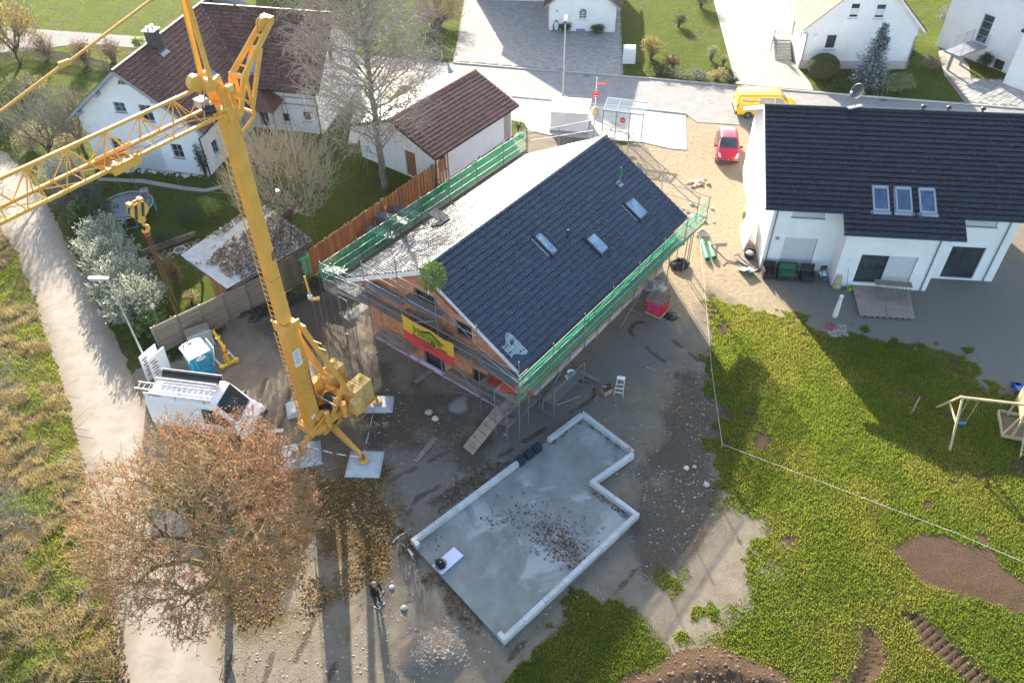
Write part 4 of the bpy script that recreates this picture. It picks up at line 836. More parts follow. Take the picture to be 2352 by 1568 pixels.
r5 = rb5.build('roof', M_FRAMEG, t45); R5 = Roof(t45, r5); R5.slope((-0.45, 9.4, z5), (0, -1, 0), S5, 9.8, l5, TR, 0.24, 0.33); R5.slope((W45 + 0.45, -0.4, z5), (0, 1, 0), Vector((-S5.x, 0, S5.z)), 9.8, l5, TR, 0.24, 0.33); R5.finish(120)
for x in (-0.1, W45 + 0.1): pipe(t45, [(x * 1.0 + (-0.3 if x < 0 else 0.3), -0.2, z5), (x * 1.0, -0.08, z5 - 0.5), (x, -0.08, 0)], 0.05, M_ZINC)
# taller main wing behind, mostly beyond the upper edge
Wi = root_matrix(t45).inverted(); ax = Wi @ Vector((2.8, 84.6, 0)); wall(t45, (ax.x - 6, ax.y, 0), (1, 0, 0), 12, 5.4, [], M_WHITE, gable=(6, 10.4)); wall(t45, (ax.x - 6, ax.y + 11, 0), (0, -1, 0), 11, 5.4, [], M_WHITE); wall(t45, (ax.x + 6, ax.y, 0), (0, 1, 0), 11, 5.4, [], M_WHITE); wall(t45, (ax.x + 6, ax.y + 11, 0), (-1, 0, 0), 12, 5.4, [], M_WHITE, gable=(6, 10.4))
mr = MB(); Sm = Vector((6.5, 0, 5.4)); ml_ = Sm.length; Sm.normalize(); slab(mr, (ax.x - 6.5, ax.y + 11.4, 5.2), (0, -1, 0), Sm, 11.8, ml_, 0.2); slab(mr, (ax.x + 6.5, ax.y - 0.4, 5.2), (0, 1, 0), Vector((-Sm.x, 0, Sm.z)), 11.8, ml_, 0.2); mr.build('main_roof', M_TILE_RD, t45)
M_NUM = mat('number_paint', (0.05, 0.05, 0.06), 0.6)
c = w45(1279.5, 26); MB().box((c.x, -0.015, c.z), (0.42, 0.03, 0.42)).build('number_plate', M_FRAMEW, t45); text_mesh('house_number', '45', 0.3, M_NUM, t45, basis((c.x, -0.035, c.z), (1, 0, 0), (0, 0, 1)))
MB().box((W45 / 2 - 0.1, -0.03, 0.12), (0.85, 0.06, 0.25)).build('cellar_grille', mat('blue_grille', (0.15, 0.22, 0.45), 0.6), t45)
# ---------------------------------------------------------------- white gable house 47
O47 = G(1834, 157); t47 = thing('gabled_house', 'white gable house with orange tiled roof behind the blue spruce', 'house', O47, R(-3.0))
e47 = lpt(t47, 1842, 57, (0, 0, 0), (0, 1, 0)); f47 = lpt(t47, 2105, 60, (0, 0, 0), (0, 1, 0)); W47 = lpt(t47, 2090, 130, (0, 0, 0), (0, 1, 0)).x; z47 = e47.z - 0.1
def w47(x, y): return lpt(t47, x, y, (0, 0, 0), (0, 1, 0))
H47 = []
for a, b_ in (((1947,42),(1980,7)), ((2005,43),(2040,9)), ((1891,113),(1926,79)), ((2016,116),(2049,83))):
    p0 = w47(*a); p1 = w47(*b_); H47.append((p0.x, p1.x, p0.z, p1.z))
k47 = 0.95
wall(t47, (0, 0, 0), (1, 0, 0), W47, z47, H47, M_WHITE, gable=(W47 / 2, z47 + W47 / 2 * k47)); wall(t47, (0, 11, 0), (0, -1, 0), 11, z47, [(6.5, 7.4, 1.2, 3.2), (9.2, 9.8, 2.0, 2.9)], M_WHITE); wall(t47, (W47, 0, 0), (0, 1, 0), 11, z47, [], M_WHITE); wall(t47, (W47, 11, 0), (-1, 0, 0), W47, z47, [], M_WHITE, gable=(W47 / 2, z47 + W47 / 2 * k47))
for i, h in enumerate(H47): window(t47, (0, 0, 0), (1, 0, 0), *h, d=0.05, curtain=(i < 2), fw=0.09)
window(t47, (0, 11, 0), (0, -1, 0), 9.2, 9.8, 2.0, 2.9); MB().box((0.12, 4.05, 2.2), (0.06, 0.9, 2.0)).build('door', mat('grey_door', (0.3, 0.3, 0.3), 0.6), t47)
MB().box((W47 / 2, -0.03, 0.3), (W47 + 0.02, 0.06, 0.8)).build('plinth', M_PLINTH, t47); MB().box((-0.03, 5.5, 0.3), (0.06, 11, 0.8)).build('plinth', M_PLINTH, t47)
S7 = Vector((W47 / 2 + 0.5, 0, (W47 / 2 + 0.5) * k47)); l7 = S7.length; S7.normalize(); z7 = z47 - 0.5 * k47 + 0.16; rb7 = MB(); slab(rb7, (-0.5, 11.4, z7), (0, -1, 0), S7, 11.8, l7, 0.18); slab(rb7, (W47 + 0.5, -0.4, z7), (0, 1, 0), Vector((-S7.x, 0, S7.z)), 11.8, l7, 0.18)
r7 = rb7.build('roof', M_BARGE, t47); TO = tile_mesh('roof_tile_orange', 0.26, 0.34, M_TILE_OR, rolls=1, hgt=0.04); R7 = Roof(t47, r7); R7.slope((-0.5, 11.4, z7), (0, -1, 0), S7, 11.8, l7, TO, 0.26, 0.34); R7.slope((W47 + 0.5, -0.4, z7), (0, 1, 0), Vector((-S7.x, 0, S7.z)), 11.8, l7, TO, 0.26, 0.34); R7.finish(300)
gutter(t47, (-0.57, 11.4, z7 - 0.02), (-0.57, -0.4, z7 - 0.02), M_ZINC); gutter(t47, (W47 + 0.57, -0.4, z7 - 0.02), (W47 + 0.57, 11.4, z7 - 0.02), M_ZINC)
pipe(t47, [(-0.55, -0.1, z7 - 0.1), (0.08, -0.08, z7 - 0.35), (0.08, -0.08, 0)], 0.05, M_ZINC); pipe(t47, [(W47 + 0.55, -0.1, z7 - 0.1), (W47 - 0.08, -0.08, z7 - 0.6), (W47 - 0.08, -0.08, 0)], 0.05, M_ZINC)
c = w47(1873, 81); text_mesh('house_number', '47', 0.42, mat('grey_number', (0.4, 0.4, 0.42), 0.6), t47, basis((c.x, -0.02, c.z), (1, 0, 0), (0, 0, 1)))
# outside stair of house 47 with curved treads
ms_ = mat('stair_stone', (0.45, 0.41, 0.35), 0.85)
sb = MB(); sb.box((-1.0, 4.3, 0.55), (1.6, 1.5, 1.1)); sto = sb.build('stair_landing', ms_, t47)
for k in range(6): MB().box((-1.0, 3.35 - k * 0.30, (1.0 - k * 0.17) / 2), (1.5, 0.34, 1.0 - k * 0.17)).build('step', ms_, sto)
rl = MB()
for z in (0.45, 0.9): rl.path([(-1.75, 4.9, 1.1 + z), (-1.75, 3.5, 1.1 + z), (-1.75, 1.8, 0.15 + z)], 0.022, 5)
for y, z in ((4.9, 1.1), (4.2, 1.1), (3.5, 1.1), (2.6, 0.6), (1.8, 0.15)): rl.tube((-1.75, y, z), (-1.75, y, z + 0.92), 0.02, n=5)
rl.build('stair_rail', M_FRAMED, t47); MB().box((-1.78, 4.2, 1.55), (0.02, 1.3, 0.7)).build('rail_pane', mat('frosted_pane', (0.4, 0.48, 0.5), 0.3, spec=0.6), t47)
# ---------------------------------------------------------------- white house cut by the right edge, with its door bridge
O48 = G(2262, 150); t48 = thing('corner_house', 'white house with grey door and footbridge in the top right corner', 'house', (O48.x, O48.y, 0), R(-58))
xd = Vector((1, 0, 0))
wall(t48, (-5, 0, 0), (1, 0, 0), 10.6, 6.2, [(3.3, 4.3, 1.6, 4.0), (5.6, 6.6, -0.05, 0.9)], M_WHITE); wall(t48, (5.6, 0, 0), (0, 1, 0), 8, 6.2, [], M_WHITE); wall(t48, (-5, 8, 0), (0, -1, 0), 8, 6.2, [], M_WHITE)
window(t48, (-5, 0, 0), (1, 0, 0), 3.3, 4.3, 1.6, 4.0, m=M_FRAMEG, mull=(1, 3), sill=False, name='door', d=0.08); window(t48, (-5, 0, 0), (1, 0, 0), 5.6, 6.6, -0.05, 0.9, m=M_FRAMEW, sill=False)
rb8 = MB(); rb8.box((1.2, 4, 6.4), (13.4, 9.2, 0.3)); rb8.build('roof', M_TILE_BK, t48)
lw8 = MB(); lw8.box((4.3, -1.0, 2.2), (2.6, 2.0, 4.4)); lw8.build('wing', M_WHITE, t48); MB().box((4.3, -1.0, 4.5), (3.0, 2.4, 0.2)).build('wing_roof', M_TILE_BK, t48)
pipe(t48, [(2.9, -0.06, 4.3), (2.9, -0.06, 0)], 0.05, M_FRAMED)
bd = MB(); bd.box((-1.2, -1.9, 1.48), (1.5, 3.8, 0.14)); bd.build('footbridge', M_FRAMEG, t48)
for s in (-0.72, 0.72):
    q = MB()
    for z in (0.3, 0.55, 0.8, 1.0): q.tube((-1.2 + s, -3.75, 1.55 + z), (-1.2 + s, -0.05, 1.55 + z), 0.016, n=5)
    for y in (-3.75, -2.5, -1.25, -0.05): q.tube((-1.2 + s, y, 1.5), (-1.2 + s, y, 2.55), 0.02, n=5)
    q.build('railing', M_ZINC, t48)
for y in (-3.6, -1.8): MB().box((-1.2, y, 0.7), (0.2, 0.2, 1.42)).build('bridge_pier', M_FRAMEG, t48)
# ---------------------------------------------------------------- far white house behind the brown roof
p = G(668, 8); t = thing('distant_white_house', 'white house with dark window peeking over the brown ridge', 'house', (p.x, p.y + 6, 0), R(-6))
wall(t, (-5.2, 0, 0), (1, 0, 0), 9.5, 5.2, [(3.2, 4.2, 0.9, 2.6), (6.5, 7.5, 2.6, 3.8)], M_WHITE); window(t, (-5.2, 0, 0), (1, 0, 0), 3.2, 4.2, 0.9, 2.6, m=M_FRAMEW, mull=(1, 1)); window(t, (-5.2, 0, 0), (1, 0, 0), 6.5, 7.5, 2.6, 3.8)
wall(t, (4.3, 0, 0), (0, 1, 0), 9, 5.2, [], M_WHITE); wall(t, (-5.2, 9, 0), (0, -1, 0), 9, 5.2, [], M_WHITE)
q = MB(); q.add([(-5.8, -0.6, 5.0), (4.9, -0.6, 5.0), (4.9, 4.5, 8), (-5.8, 4.5, 8), (4.9, 9.6, 5.0), (-5.8, 9.6, 5.0)], [(0, 1, 2, 3), (3, 2, 4, 5), (0, 3, 5), (1, 4, 2)]); q.build('roof', M_TILE_BR, t)
# ================================================================ SCAFFOLDING round the new house
M_STEEL = mat('galvanised_tube', (0.24, 0.25, 0.26), 0.5, metal=0.5, var=0.2, rnd=0.1)
M_PLANK = mat('weathered_plank', (0.25, 0.195, 0.15), 0.9, var=0.3, scale=3, rnd=0.2, bump=0.3)
M_GRATE = mat('perforated_deck', (0.19, 0.19, 0.19), 0.6, metal=0.3, var=0.4, scale=14)
M_NET = mat('green_netting', (0.03, 0.42, 0.20), 0.6, var=0.25, trans=0.4)
sc = thing('scaffolding', 'steel tube scaffolding with plank decks and green nets around the new house', 'scaffolding', HO, -TH)
TRD = 0.027
def tb(name, p, q, r=TRD, m=None): return MB().tube(p, q, r, n=6).build(name, m or M_STEEL, sc)
def deck(p0, p1, w, z, m=M_PLANK, n=2, th=0.05, name='deck_board'):
    """boards side by side from p0 to p1 (local a,b), spread w to the left of the run"""
    p0 = Vector((*p0, z)); p1 = Vector((*p1, z)); d = (p1 - p0).normalized(); s = Vector((-d.y, d.x, 0)); bw_ = w / n
    for k in range(n):
        o = s * (bw_ * (k + 0.5)); q = MB().beam(p0 + o + d * 0.02 + Vector((0, 0, random.uniform(-.008, .008))), p1 + o - d * 0.02, bw_ - 0.015, th)
        q.build(name, m, sc)
def net(pa, pb, z0, z1, sag, du, dv, th=0.012, name='safety_net', m=M_NET, wav=0.03):
    """real meshes of cord hung between two upright edges"""
    pa = Vector((*pa, 0)); pb = Vector((*pb, 0)); L = (pb - pa).length; d = (pb - pa) / L; s = Vector((-d.y, d.x, 0)); nu = int(L / du); nv = max(2, int((z1 - z0) / dv))
    def P(u, v): return pa + d * u + s * (sag * math.sin(math.pi * v) + wav * math.sin(u * 3.1 + v * 4)) + Vector((0, 0, z0 + (z1 - z0) * v - 0.10 * math.sin(math.pi * ((u / 2.57) % 1.0)) * v))
    V = []; F = []
    def strip(pts, off):
        n0 = len(V)
        for p in pts: V.extend([p - off, p + off])
        for i in range(len(pts) - 1): F.append((n0 + 2 * i, n0 + 2 * i + 2, n0 + 2 * i + 3, n0 + 2 * i + 1))
    for j in range(nv + 1):
        us = np.linspace(0, L, int(L / 0.25) + 2); strip([P(u, j / nv) for u in us], Vector((0, 0, th / 2))); 
    for i in range(nu + 1): strip([P(i * L / nu, v) for v in np.linspace(0, 1, 6)], d * th / 2)
    return fastmesh(name, [tuple(v) for v in V], F, m, sc)
BR = [-1.1, 1.6, 4.25, 6.82, 9.37, 12.0, 14.6, 17.2]
for b in BR:                                       # eaves side: lower frames, then bracketed edge posts
    for a in (5.22, 5.95): tb('standard', (a, b, 0), (a, b, 3.4)); MB().box((a, b, 0.012), (0.15, 0.15, 0.024)).build('base_plate', M_STEEL, sc)
    tb('transom', (5.22, b, 0.22), (5.95, b, 0.22)); tb('transom', (5.22, b, 1.9), (5.95, b, 1.9)); tb('bracket', (5.2, b, 3.36), (6.74, b, 3.36)); tb('brace', (5.95, b, 2.6), (6.7, b, 3.33))
    tb('guard_post', (6.7, b, 3.3), (6.7, b, 5.25))
for i in range(len(BR) - 1):
    b0, b1 = BR[i], BR[i + 1]
    deck((6.66, b0), (6.66, b1), 0.74, 3.42, n=2); deck((5.92, b0), (5.92, b1), 0.66, 3.42, n=2, m=M_GRATE if i % 2 else M_PLANK)
    MB().box((6.68, (b0 + b1) / 2, 3.54), (0.03, b1 - b0 - 0.05, 0.16)).build('toe_board', M_PLANK, sc)
    for z in (4.0, 4.5, 5.0): tb('guard_rail', (6.72, b0, z), (6.72, b1, z), 0.024)
    if i in (0, 1, 2, 3): deck((5.93, b0), (5.93, b1), 0.7, 1.95, n=2, m=M_PLANK)
for i in (1, 4): tb('brace', (5.97, BR[i], 0.25), (5.97, BR[i + 1], 1.9))
net((6.75, -1.1), (6.75, 17.2), 3.48, 5.0, 0.16, 0.10, 0.075, 0.016); net((6.62, -1.1), (6.62, 14.6), 3.45, 4.35, -0.22, 0.12, 0.10, 0.014)
BL = [-0.8, 1.9, 4.4, 7.0, 9.6, 12.2, 14.9, 17.4]
for b in BL:
    for a in (-5.22, -5.95): tb('standard', (a, b, 0), (a, b, 3.4))
    tb('bracket', (-5.2, b, 3.36), (-6.95, b, 3.36)); tb('guard_post', (-6.9, b, 3.3), (-6.9, b, 5.25)); tb('transom', (-5.22, b, 1.9), (-5.95, b, 1.9))
for i in range(len(BL) - 1):
    b0, b1 = BL[i], BL[i + 1]; deck((-6.0, b0), (-6.0, b1), 0.88, 3.42, n=3)
    for z in (4.0, 4.5, 5.05): tb('guard_rail', (-6.92, b0, z), (-6.92, b1, z), 0.024)
    MB().box((-6.9, (b0 + b1) / 2, 3.54), (0.03, b1 - b0 - 0.05, 0.2)).build('toe_board', M_PLANK, sc)
    if i < 2: deck((-5.25, b0), (-5.25, b1), 0.65, 1.9, n=2, m=M_GRATE)
net((-6.96, -0.8), (-6.96, 17.4), 3.45, 5.1, 0.10, 0.13, 0.10, 0.017)
AG = [-6.4, -3.92, -1.35, 1.13, 3.70, 6.2]; TOPS = [5.4, 6.4, 7.9, 7.6, 6.2, 5.3]
for b_o, b_i in ((-0.42, 0.30), (HL + 0.75, HL + 0.05)):
    for a, zt in zip(AG, TOPS):
        tb('standard', (a, b_o, 0), (a, b_o, zt)); 
        if b_o < 0 or abs(a) > 5: tb('standard', (a, b_i, 0), (a, b_i, min(zt, 3.6 if abs(a) > 3 else 5.2)))
        MB().box((a, b_o, 0.012), (0.15, 0.15, 0.024)).build('base_plate', M_STEEL, sc)
    if b_o < 0:
        for a in AG[1:5]: tb('transom', (a, b_o, 0.2), (a, b_i, 0.2)); tb('transom', (a, b_o, 1.2), (a, b_i, 1.2)); tb('transom', (a, b_o, 3.4), (a, b_i, 3.4))
for i in range(5):
    a0, a1 = AG[i], AG[i + 1]
    for zl in (1.3, 3.5):
        if zl == 1.3 and i == 2: continue
        if zl < 2 and i == 0: continue
        deck((a0, -0.42), (a1, -0.42), 0.70, zl, n=2, m=M_GRATE if (i + int(zl)) % 2 else M_PLANK)
        if i != 2 or zl > 2:
            for dz in (0.55, 1.05): tb('guard_rail', (a0, -0.45, zl + dz), (a1, -0.45, zl + dz), 0.022)
deck((-3.92, -0.42), (-1.35, -0.42), 0.62, 4.75, n=2, m=M_GRATE); deck((-1.35, -0.42), (1.13, -0.42), 0.70, 5.15, n=2, m=M_GRATE); deck((-1.35, -0.30), (1.13, -0.30), 0.32, 4.35, n=1)
for a0, a1, z in ((-3.92, -1.35, 5.9), (-3.92, -1.35, 6.3), (-1.35, 1.13, 6.2), (-1.35, 1.13, 6.7), (-1.35, 1.13, 7.75), (-3.92, -1.35, 5.3), (1.13, 3.7, 5.5), (1.13, 3.7, 6.05)): tb('guard_rail', (a0, -0.45, z), (a1, -0.45, z), 0.022)
for p, q in (((1.13, -0.46, 7.35), (4.6, -0.46, 5.3)), ((1.13, -0.46, 6.6), (3.7, -0.46, 4.9)), ((-1.35, -0.46, 3.6), (1.13, -0.46, 5.1)), ((-3.92, -0.46, 3.4), (-1.35, -0.46, 1.4)), ((3.7, -0.46, 1.3), (1.13, -0.46, 0.25)), ((1.13, -0.46, 3.5), (3.7, -0.46, 1.4)), ((3.9, -0.46, 4.9), (6.2, -0.46, 4.1)), ((3.7, -0.46, 3.9), (6.7, -1.0, 3.9)), ((3.7, -0.46, 4.6), (6.7, -1.0, 4.6))): tb('brace', p, q, 0.022)
for z in (4.1, 4.6, 5.15): tb('guard_rail', (-6.9, -0.8, z), (-3.9, -0.45, z), 0.024); tb('guard_rail', (6.7, -1.1, z), (6.7, -0.4, z), 0.022)
deck((-6.9, -0.78), (-4.0, -0.42), 0.75, 3.42, n=3); tb('putlog', (-0.2, -0.9, 6.05), (1.9, -0.9, 6.05), 0.022)
for k in range(6): MB().box((-6.2 + k * 0.38, 0.1 + 0.25 * (k % 2), 3.49), (0.26, 1.1, 0.03), rz=0.25 * (k % 3 - 1)).build('loose_board', mat('pale_board', (0.34, 0.26, 0.18), 0.9, rnd=0.2), sc)
# back gable: sloping hand rails
for p, q in (((-6.4, HL + 0.77, 5.2), (-1.35, HL + 0.77, 7.7)), ((-1.35, HL + 0.77, 7.75), (1.13, HL + 0.77, 7.5)), ((1.13, HL + 0.77, 7.4), (6.2, HL + 0.77, 5.0)), ((1.13, HL + 0.77, 6.8), (6.2, HL + 0.77, 4.4)), ((-6.4, HL + 0.77, 4.6), (-1.35, HL + 0.77, 7.0)), ((3.7, HL + 0.77, 5.3), (6.9, HL + 0.9, 5.3)), ((3.7, HL + 0.77, 4.6), (6.9, HL + 0.9, 4.6)), ((3.7, HL + 0.77, 3.9), (6.9, HL + 0.9, 3.9)), ((-3.9, HL + 0.77, 2.0), (-1.35, HL + 0.77, 2.0)), ((1.1, HL + 0.77, 2.0), (3.7, HL + 0.77, 2.0))): tb('guard_rail', p, q, 0.024)
# low stage before the eaves side and the corner bay
for a in (6.15, 6.85):
    for b in (1.6, 4.25): tb('standard', (a, b, 0), (a, b, 2.0 if a > 6.5 else 1.1)); 
for b in (1.6, 4.25): tb('transom', (6.15, b, 0.2), (6.85, b, 0.2)); tb('transom', (6.15, b, 1.0), (6.85, b, 1.0))
deck((6.85, 1.6), (6.85, 4.25), 0.34, 1.05, n=1, m=M_GRATE); deck((6.50, 1.6), (6.50, 4.25), 0.34, 1.05, n=1); tb('guard_rail', (6.87, 1.6, 2.0), (6.87, 4.25, 2.0), 0.022); tb('putlog', (6.9, 1.7, 0.95), (7.5, 3.0, 0.9), 0.022)
for a, b in ((5.40, -0.45), (5.85, -1.0)): tb('standard', (a, b, 0), (a, b, 2.0))
tb('transom', (5.40, -0.45, 0.2), (5.85, -1.0, 0.2)); tb('transom', (5.40, -0.45, 0.9), (5.85, -1.0, 0.9)); deck((5.9, -0.98), (5.95, 1.6), 0.6, 0.95, n=2)
rp = MB().beam((4.75, -2.75, 0.05), (5.05, -0.35, 1.30), 0.72, 0.05); ro = rp.build('ramp', M_PLANK, sc)
for k in range(6): t_ = 0.1 + k * 0.155; c = Vector((4.75, -2.75, 0.08)).lerp(Vector((5.05, -0.35, 1.33)), t_); MB().beam(c + Vector((-0.30, 0.04, 0.015)), c + Vector((0.30, -0.04, 0.015)), 0.05, 0.035).build('ramp_cleat', M_PLANK, ro)
for a, b, rz in ((4.7, 0.0, 0.0), (6.1, -0.55, 0.5)): MB().box((a, b, 2.45 if a < 5 else 3.50), (1.5, 0.5, 0.03), rz=rz).build('shuttering_panel', mat('red_panel', (0.42, 0.06, 0.03), 0.6, var=0.5, scale=3), sc)
deck((3.7, -0.42), (6.2, -0.42), 0.7, 2.4, n=2)
# ---------------------------------------------------------------- builder's banner on the gable scaffold
bn = thing('banner', 'yellow and red builder banner with green lettering on the gable scaffold', 'banner', HO, -TH)
M_YEL = mat('banner_yellow', (0.62, 0.38, 0.05), 0.6, var=0.05); M_RED = mat('banner_red', (0.55, 0.05, 0.06), 0.6, var=0.06); M_GRN = mat('banner_green', (0.16, 0.30, 0.03), 0.6); M_INK = mat('banner_ink', (0.03, 0.05, 0.01), 0.6)
bx = np.linspace(-1.32, 2.16, 25); by_ = -0.49
def bz(x, v):   # v: 0 bottom, 1 top
    t_ = (x + 1.32) / 3.48; zt = 4.33 - 0.13 * t_ - 0.10 * math.sin(t_ * math.pi) - 0.06 * math.sin(t_ * 9); zb = 2.55 - 0.03 * t_
    return zb + (zt - zb) * v
def bandm(v0, v1, n, nm, m):
    q = MB()
    for j in range(n):
        for i in range(24):
            P = lambda i_, j_: (bx[i_], by_ + 0.012 * math.sin(bx[i_] * 5 + j_), bz(bx[i_], v0 + (v1 - v0) * j_ / n))
            q.quad(P(i, j), P(i + 1, j), P(i + 1, j + 1), P(i, j + 1))
    return q.build(nm, m, bn, smooth=True, fix=False)
bandm(0.40, 1.0, 4, 'yellow_field', M_YEL); bandm(0.0, 0.40, 3, 'red_field', M_RED)
def btxt(s, x, z, size, m, bold=0.0, sx=1.0, dy=0.02, ang=-0.02): return text_mesh('lettering', s, size, m, bn, basis((x, by_ - dy, z), (math.cos(ang), 0, math.sin(ang)), (0, 0, 1)), 0.002, bold, sx=sx)
btxt('Metzger', 0.42, 3.63, 0.66, M_INK, 0.030, 0.95, 0.018); btxt('Metzger', 0.42, 3.63, 0.66, M_GRN, 0.012, 0.95, 0.026)
btxt('Bauunternehmen GmbH', 0.50, 3.27, 0.215, M_INK, 0.004, 1.1)
btxt('Bauunternehmung  Kellerbau', 0.1, 3.05, 0.12, M_INK); btxt('Telefon 07371 / 1299', 0.5, 2.88, 0.12, M_INK)
rl_ = MB(); rl_.add([(-0.15, by_ - 0.016, 3.80), (0.62, by_ - 0.016, 4.12), (1.35, by_ - 0.016, 3.72), (1.28, by_ - 0.016, 3.66), (0.62, by_ - 0.016, 3.98), (0.0, by_ - 0.016, 3.74)], [(0, 1, 4, 5), (1, 2, 3, 4)]); rl_.build('roof_emblem', M_INK, bn, fix=False)
r2 = MB(); r2.add([(0.1, by_ - 0.014, 3.82), (0.62, by_ - 0.014, 4.05), (1.15, by_ - 0.014, 3.78)], [(0, 1, 2)]); r2.build('roof_emblem', M_GRN, bn, fix=False)
# ================================================================ TOWER CRANE
CA = R(53); CO = Vector((-10.0, 26.3, 0))
cr = thing('tower_crane', 'yellow self-erecting tower crane with lattice jib and ballast blocks', 'crane', CO, CA)
M_CY = mat('crane_yellow', (0.66, 0.35, 0.07), 0.5, var=0.12, scale=2.0, bump=0.05, spec=0.4); M_CY2 = mat('ballast_yellow', (0.60, 0.40, 0.13), 0.75, var=0.2, scale=4, rnd=0.12)
M_RUST = mat('rust', (0.20, 0.09, 0.04), 0.85); M_DARK = mat('dark_grease', (0.025, 0.025, 0.028), 0.55); M_ROPE = mat('wire_rope', (0.10, 0.10, 0.10), 0.6, metal=0.3)
CW = root_matrix(cr).inverted()
def cb(name, f, m=M_CY, parent=cr, **k): q = MB(); f(q); return q.build(name, m, parent, **k)
mast = cb('lower_tower', lambda q: (q.box((0, 0, 4.3), (0.64, 0.64, 6.6)), q.box((0, 0, 1.05), (0.85, 0.85, 0.25))), bevel=0.02)
cb('collar', lambda q: (q.box((0, 0, 7.55), (0.78, 0.78, 0.42)), q.box((0.3, 0.43, 7.6), (0.3, 0.1, 0.5)), q.box((0.3, -0.43, 7.6), (0.3, 0.1, 0.5)), q.tube((0.55, -0.6, 7.3), (0.55, 0.6, 7.3), 0.09, n=10), q.tube((-0.3, -0.55, 7.75), (-0.3, 0.55, 7.75), 0.06, n=8)), bevel=0.015)
up_t = cb('upper_tower', lambda q: q.beam((0, 0, 7.8), (0, 0, 17.6), 0.50, 0.50, up=(0, 1, 0)), bevel=0.02)
for z in np.arange(8.8, 17.5, 1.45): MB().box((0, 0, z), (0.515, 0.515, 0.02)).build('weld_seam', M_RUST if int(z) % 5 == 0 else M_CY, up_t)
MB().add([(0.24, -0.253, 11.6), (0.1, -0.253, 11.55), (0.04, -0.253, 11.15), (0.22, -0.253, 11.2)], [(0, 1, 2, 3)]).build('rust_stain', M_RUST, up_t)
lad = MB()
for z0, z1, off in ((1.3, 7.3, 0.48), (7.9, 17.6, 0.40)):
    for s in (-0.17, 0.17): lad.tube((-off, s + 0.1, z0), (-off, s + 0.1, z1), 0.022, n=5)
    for z in np.arange(z0 + 0.1, z1, 0.30): lad.tube((-off, -0.07, z), (-off, 0.27, z), 0.015, n=4)
    for z in np.arange(z0 + 0.3, z1, 1.5): lad.tube((-off, 0.1, z), (-off + 0.2, 0.1, z), 0.015, n=4)
lad.build('ladder', M_CY, cr)
for s in (-1, 1):
    cb('erection_strut', lambda q: (q.beam((0.45, s * 0.52, 7.3), (1.75, s * 0.78, 2.75), 0.17, 0.24), q.beam((1.75, s * 0.78, 2.75), (0.6, s * 0.72, 1.2), 0.14, 0.18), q.beam((1.75, s * 0.78, 2.75), (2.3, s * 0.62, 1.2), 0.14, 0.18)))
cb('strut_rung', lambda q: [q.tube((0.45 + 1.3 * t_, -0.6 - 0.2 * t_, 7.3 - 4.55 * t_), (0.45 + 1.3 * t_, -0.2 + 0.0 * t_ - 1.1, 7.4 - 4.5 * t_), 0.02, n=5) for t_ in (0.18, 0.3)])
cb('hoist_cylinder', lambda q: q.tube((0.44, -0.12, 4.6), (0.44, -0.12, 7.2), 0.12, n=10)); cb('piston_rod', lambda q: q.tube((0.44, -0.12, 1.2), (0.44, -0.12, 4.7), 0.05, n=8), M_DARK)
cb('slewing_platform', lambda q: (q.box((1.25, 0, 1.0), (3.2, 1.5, 0.22)), q.box((-0.1, 0, 0.95), (0.9, 1.1, 0.4)), q.box((1.2, 0.70, 1.16), (3.0, 0.1, 0.12)), q.box((1.2, -0.70, 1.16), (3.0, 0.1, 0.12))), bevel=0.02)
cb('slew_ring', lambda q: q.lathe((0.72, 0, 0.66), [(0.72, 0), (0.72, 0.22)], 24), M_DARK)
uc = cb('undercarriage', lambda q: (q.box((0.72, 0, 0.52), (1.3, 1.3, 0.30), taper=0.85)), bevel=0.03)
FEET = [G(694, 1046), G(838, 1066), G(868, 930), G(692, 938)]
for f in FEET:
    fl = CW @ f; c = Vector((0.72, 0, 0.6)); d = (Vector((fl.x, fl.y, 0.6)) - c); d2 = d.normalized(); st_ = c + d2 * 0.55
    leg = cb('outrigger', lambda q: (q.beam(st_, (fl.x, fl.y, 0.62), 0.30, 0.36, w2=0.15, h2=0.18), q.tube((st_.x, st_.y, 0.40), (st_.x, st_.y, 0.86), 0.13, n=12)))
    MB().tube((fl.x, fl.y, 0.36), (fl.x, fl.y, 0.80), 0.06, n=10).build('jack_screw', M_RUST, leg); MB().lathe((fl.x, fl.y, 0.30), [(0.26, 0), (0.26, 0.06), (0.10, 0.09)], 6).build('foot_plate', M_CY, leg)
for s in (1, -1):
    bk = cb('ballast_rack', lambda q: q.box((2.45, s * 0.95, 0.98), (1.2, 0.9, 0.14)))
    for j in range(5):
        for i, (dx, wdt) in enumerate(((-0.34, 0.52), (0.27, 0.64))):
            if j == 4 and i == (0 if s > 0 else 9): continue
            MB().box((2.45 + dx, s * 0.95, 1.19 + j * 0.265), (wdt, 0.86 - 0.06 * i, 0.25)).build('ballast_block', M_CY2, cr, bevel=0.015)
    for i in (-0.3, 0.3): MB().box((2.45 + i, s * 0.95 + 0.1, 2.45), (0.16, 0.12, 0.12)).build('lifting_lug', M_CY, cr)
cb('switch_cabinet', lambda q: q.box((1.05, 0.92, 1.75), (1.05, 0.42, 1.35)), M_CY, bevel=0.02); cb('cabinet_panel', lambda q: (q.box((1.05, 1.135, 1.75), (0.96, 0.02, 1.2)), q.box((1.4, 1.15, 1.75), (0.04, 0.03, 0.2))), mat('cabinet_beige', (0.52, 0.31, 0.10), 0.5))
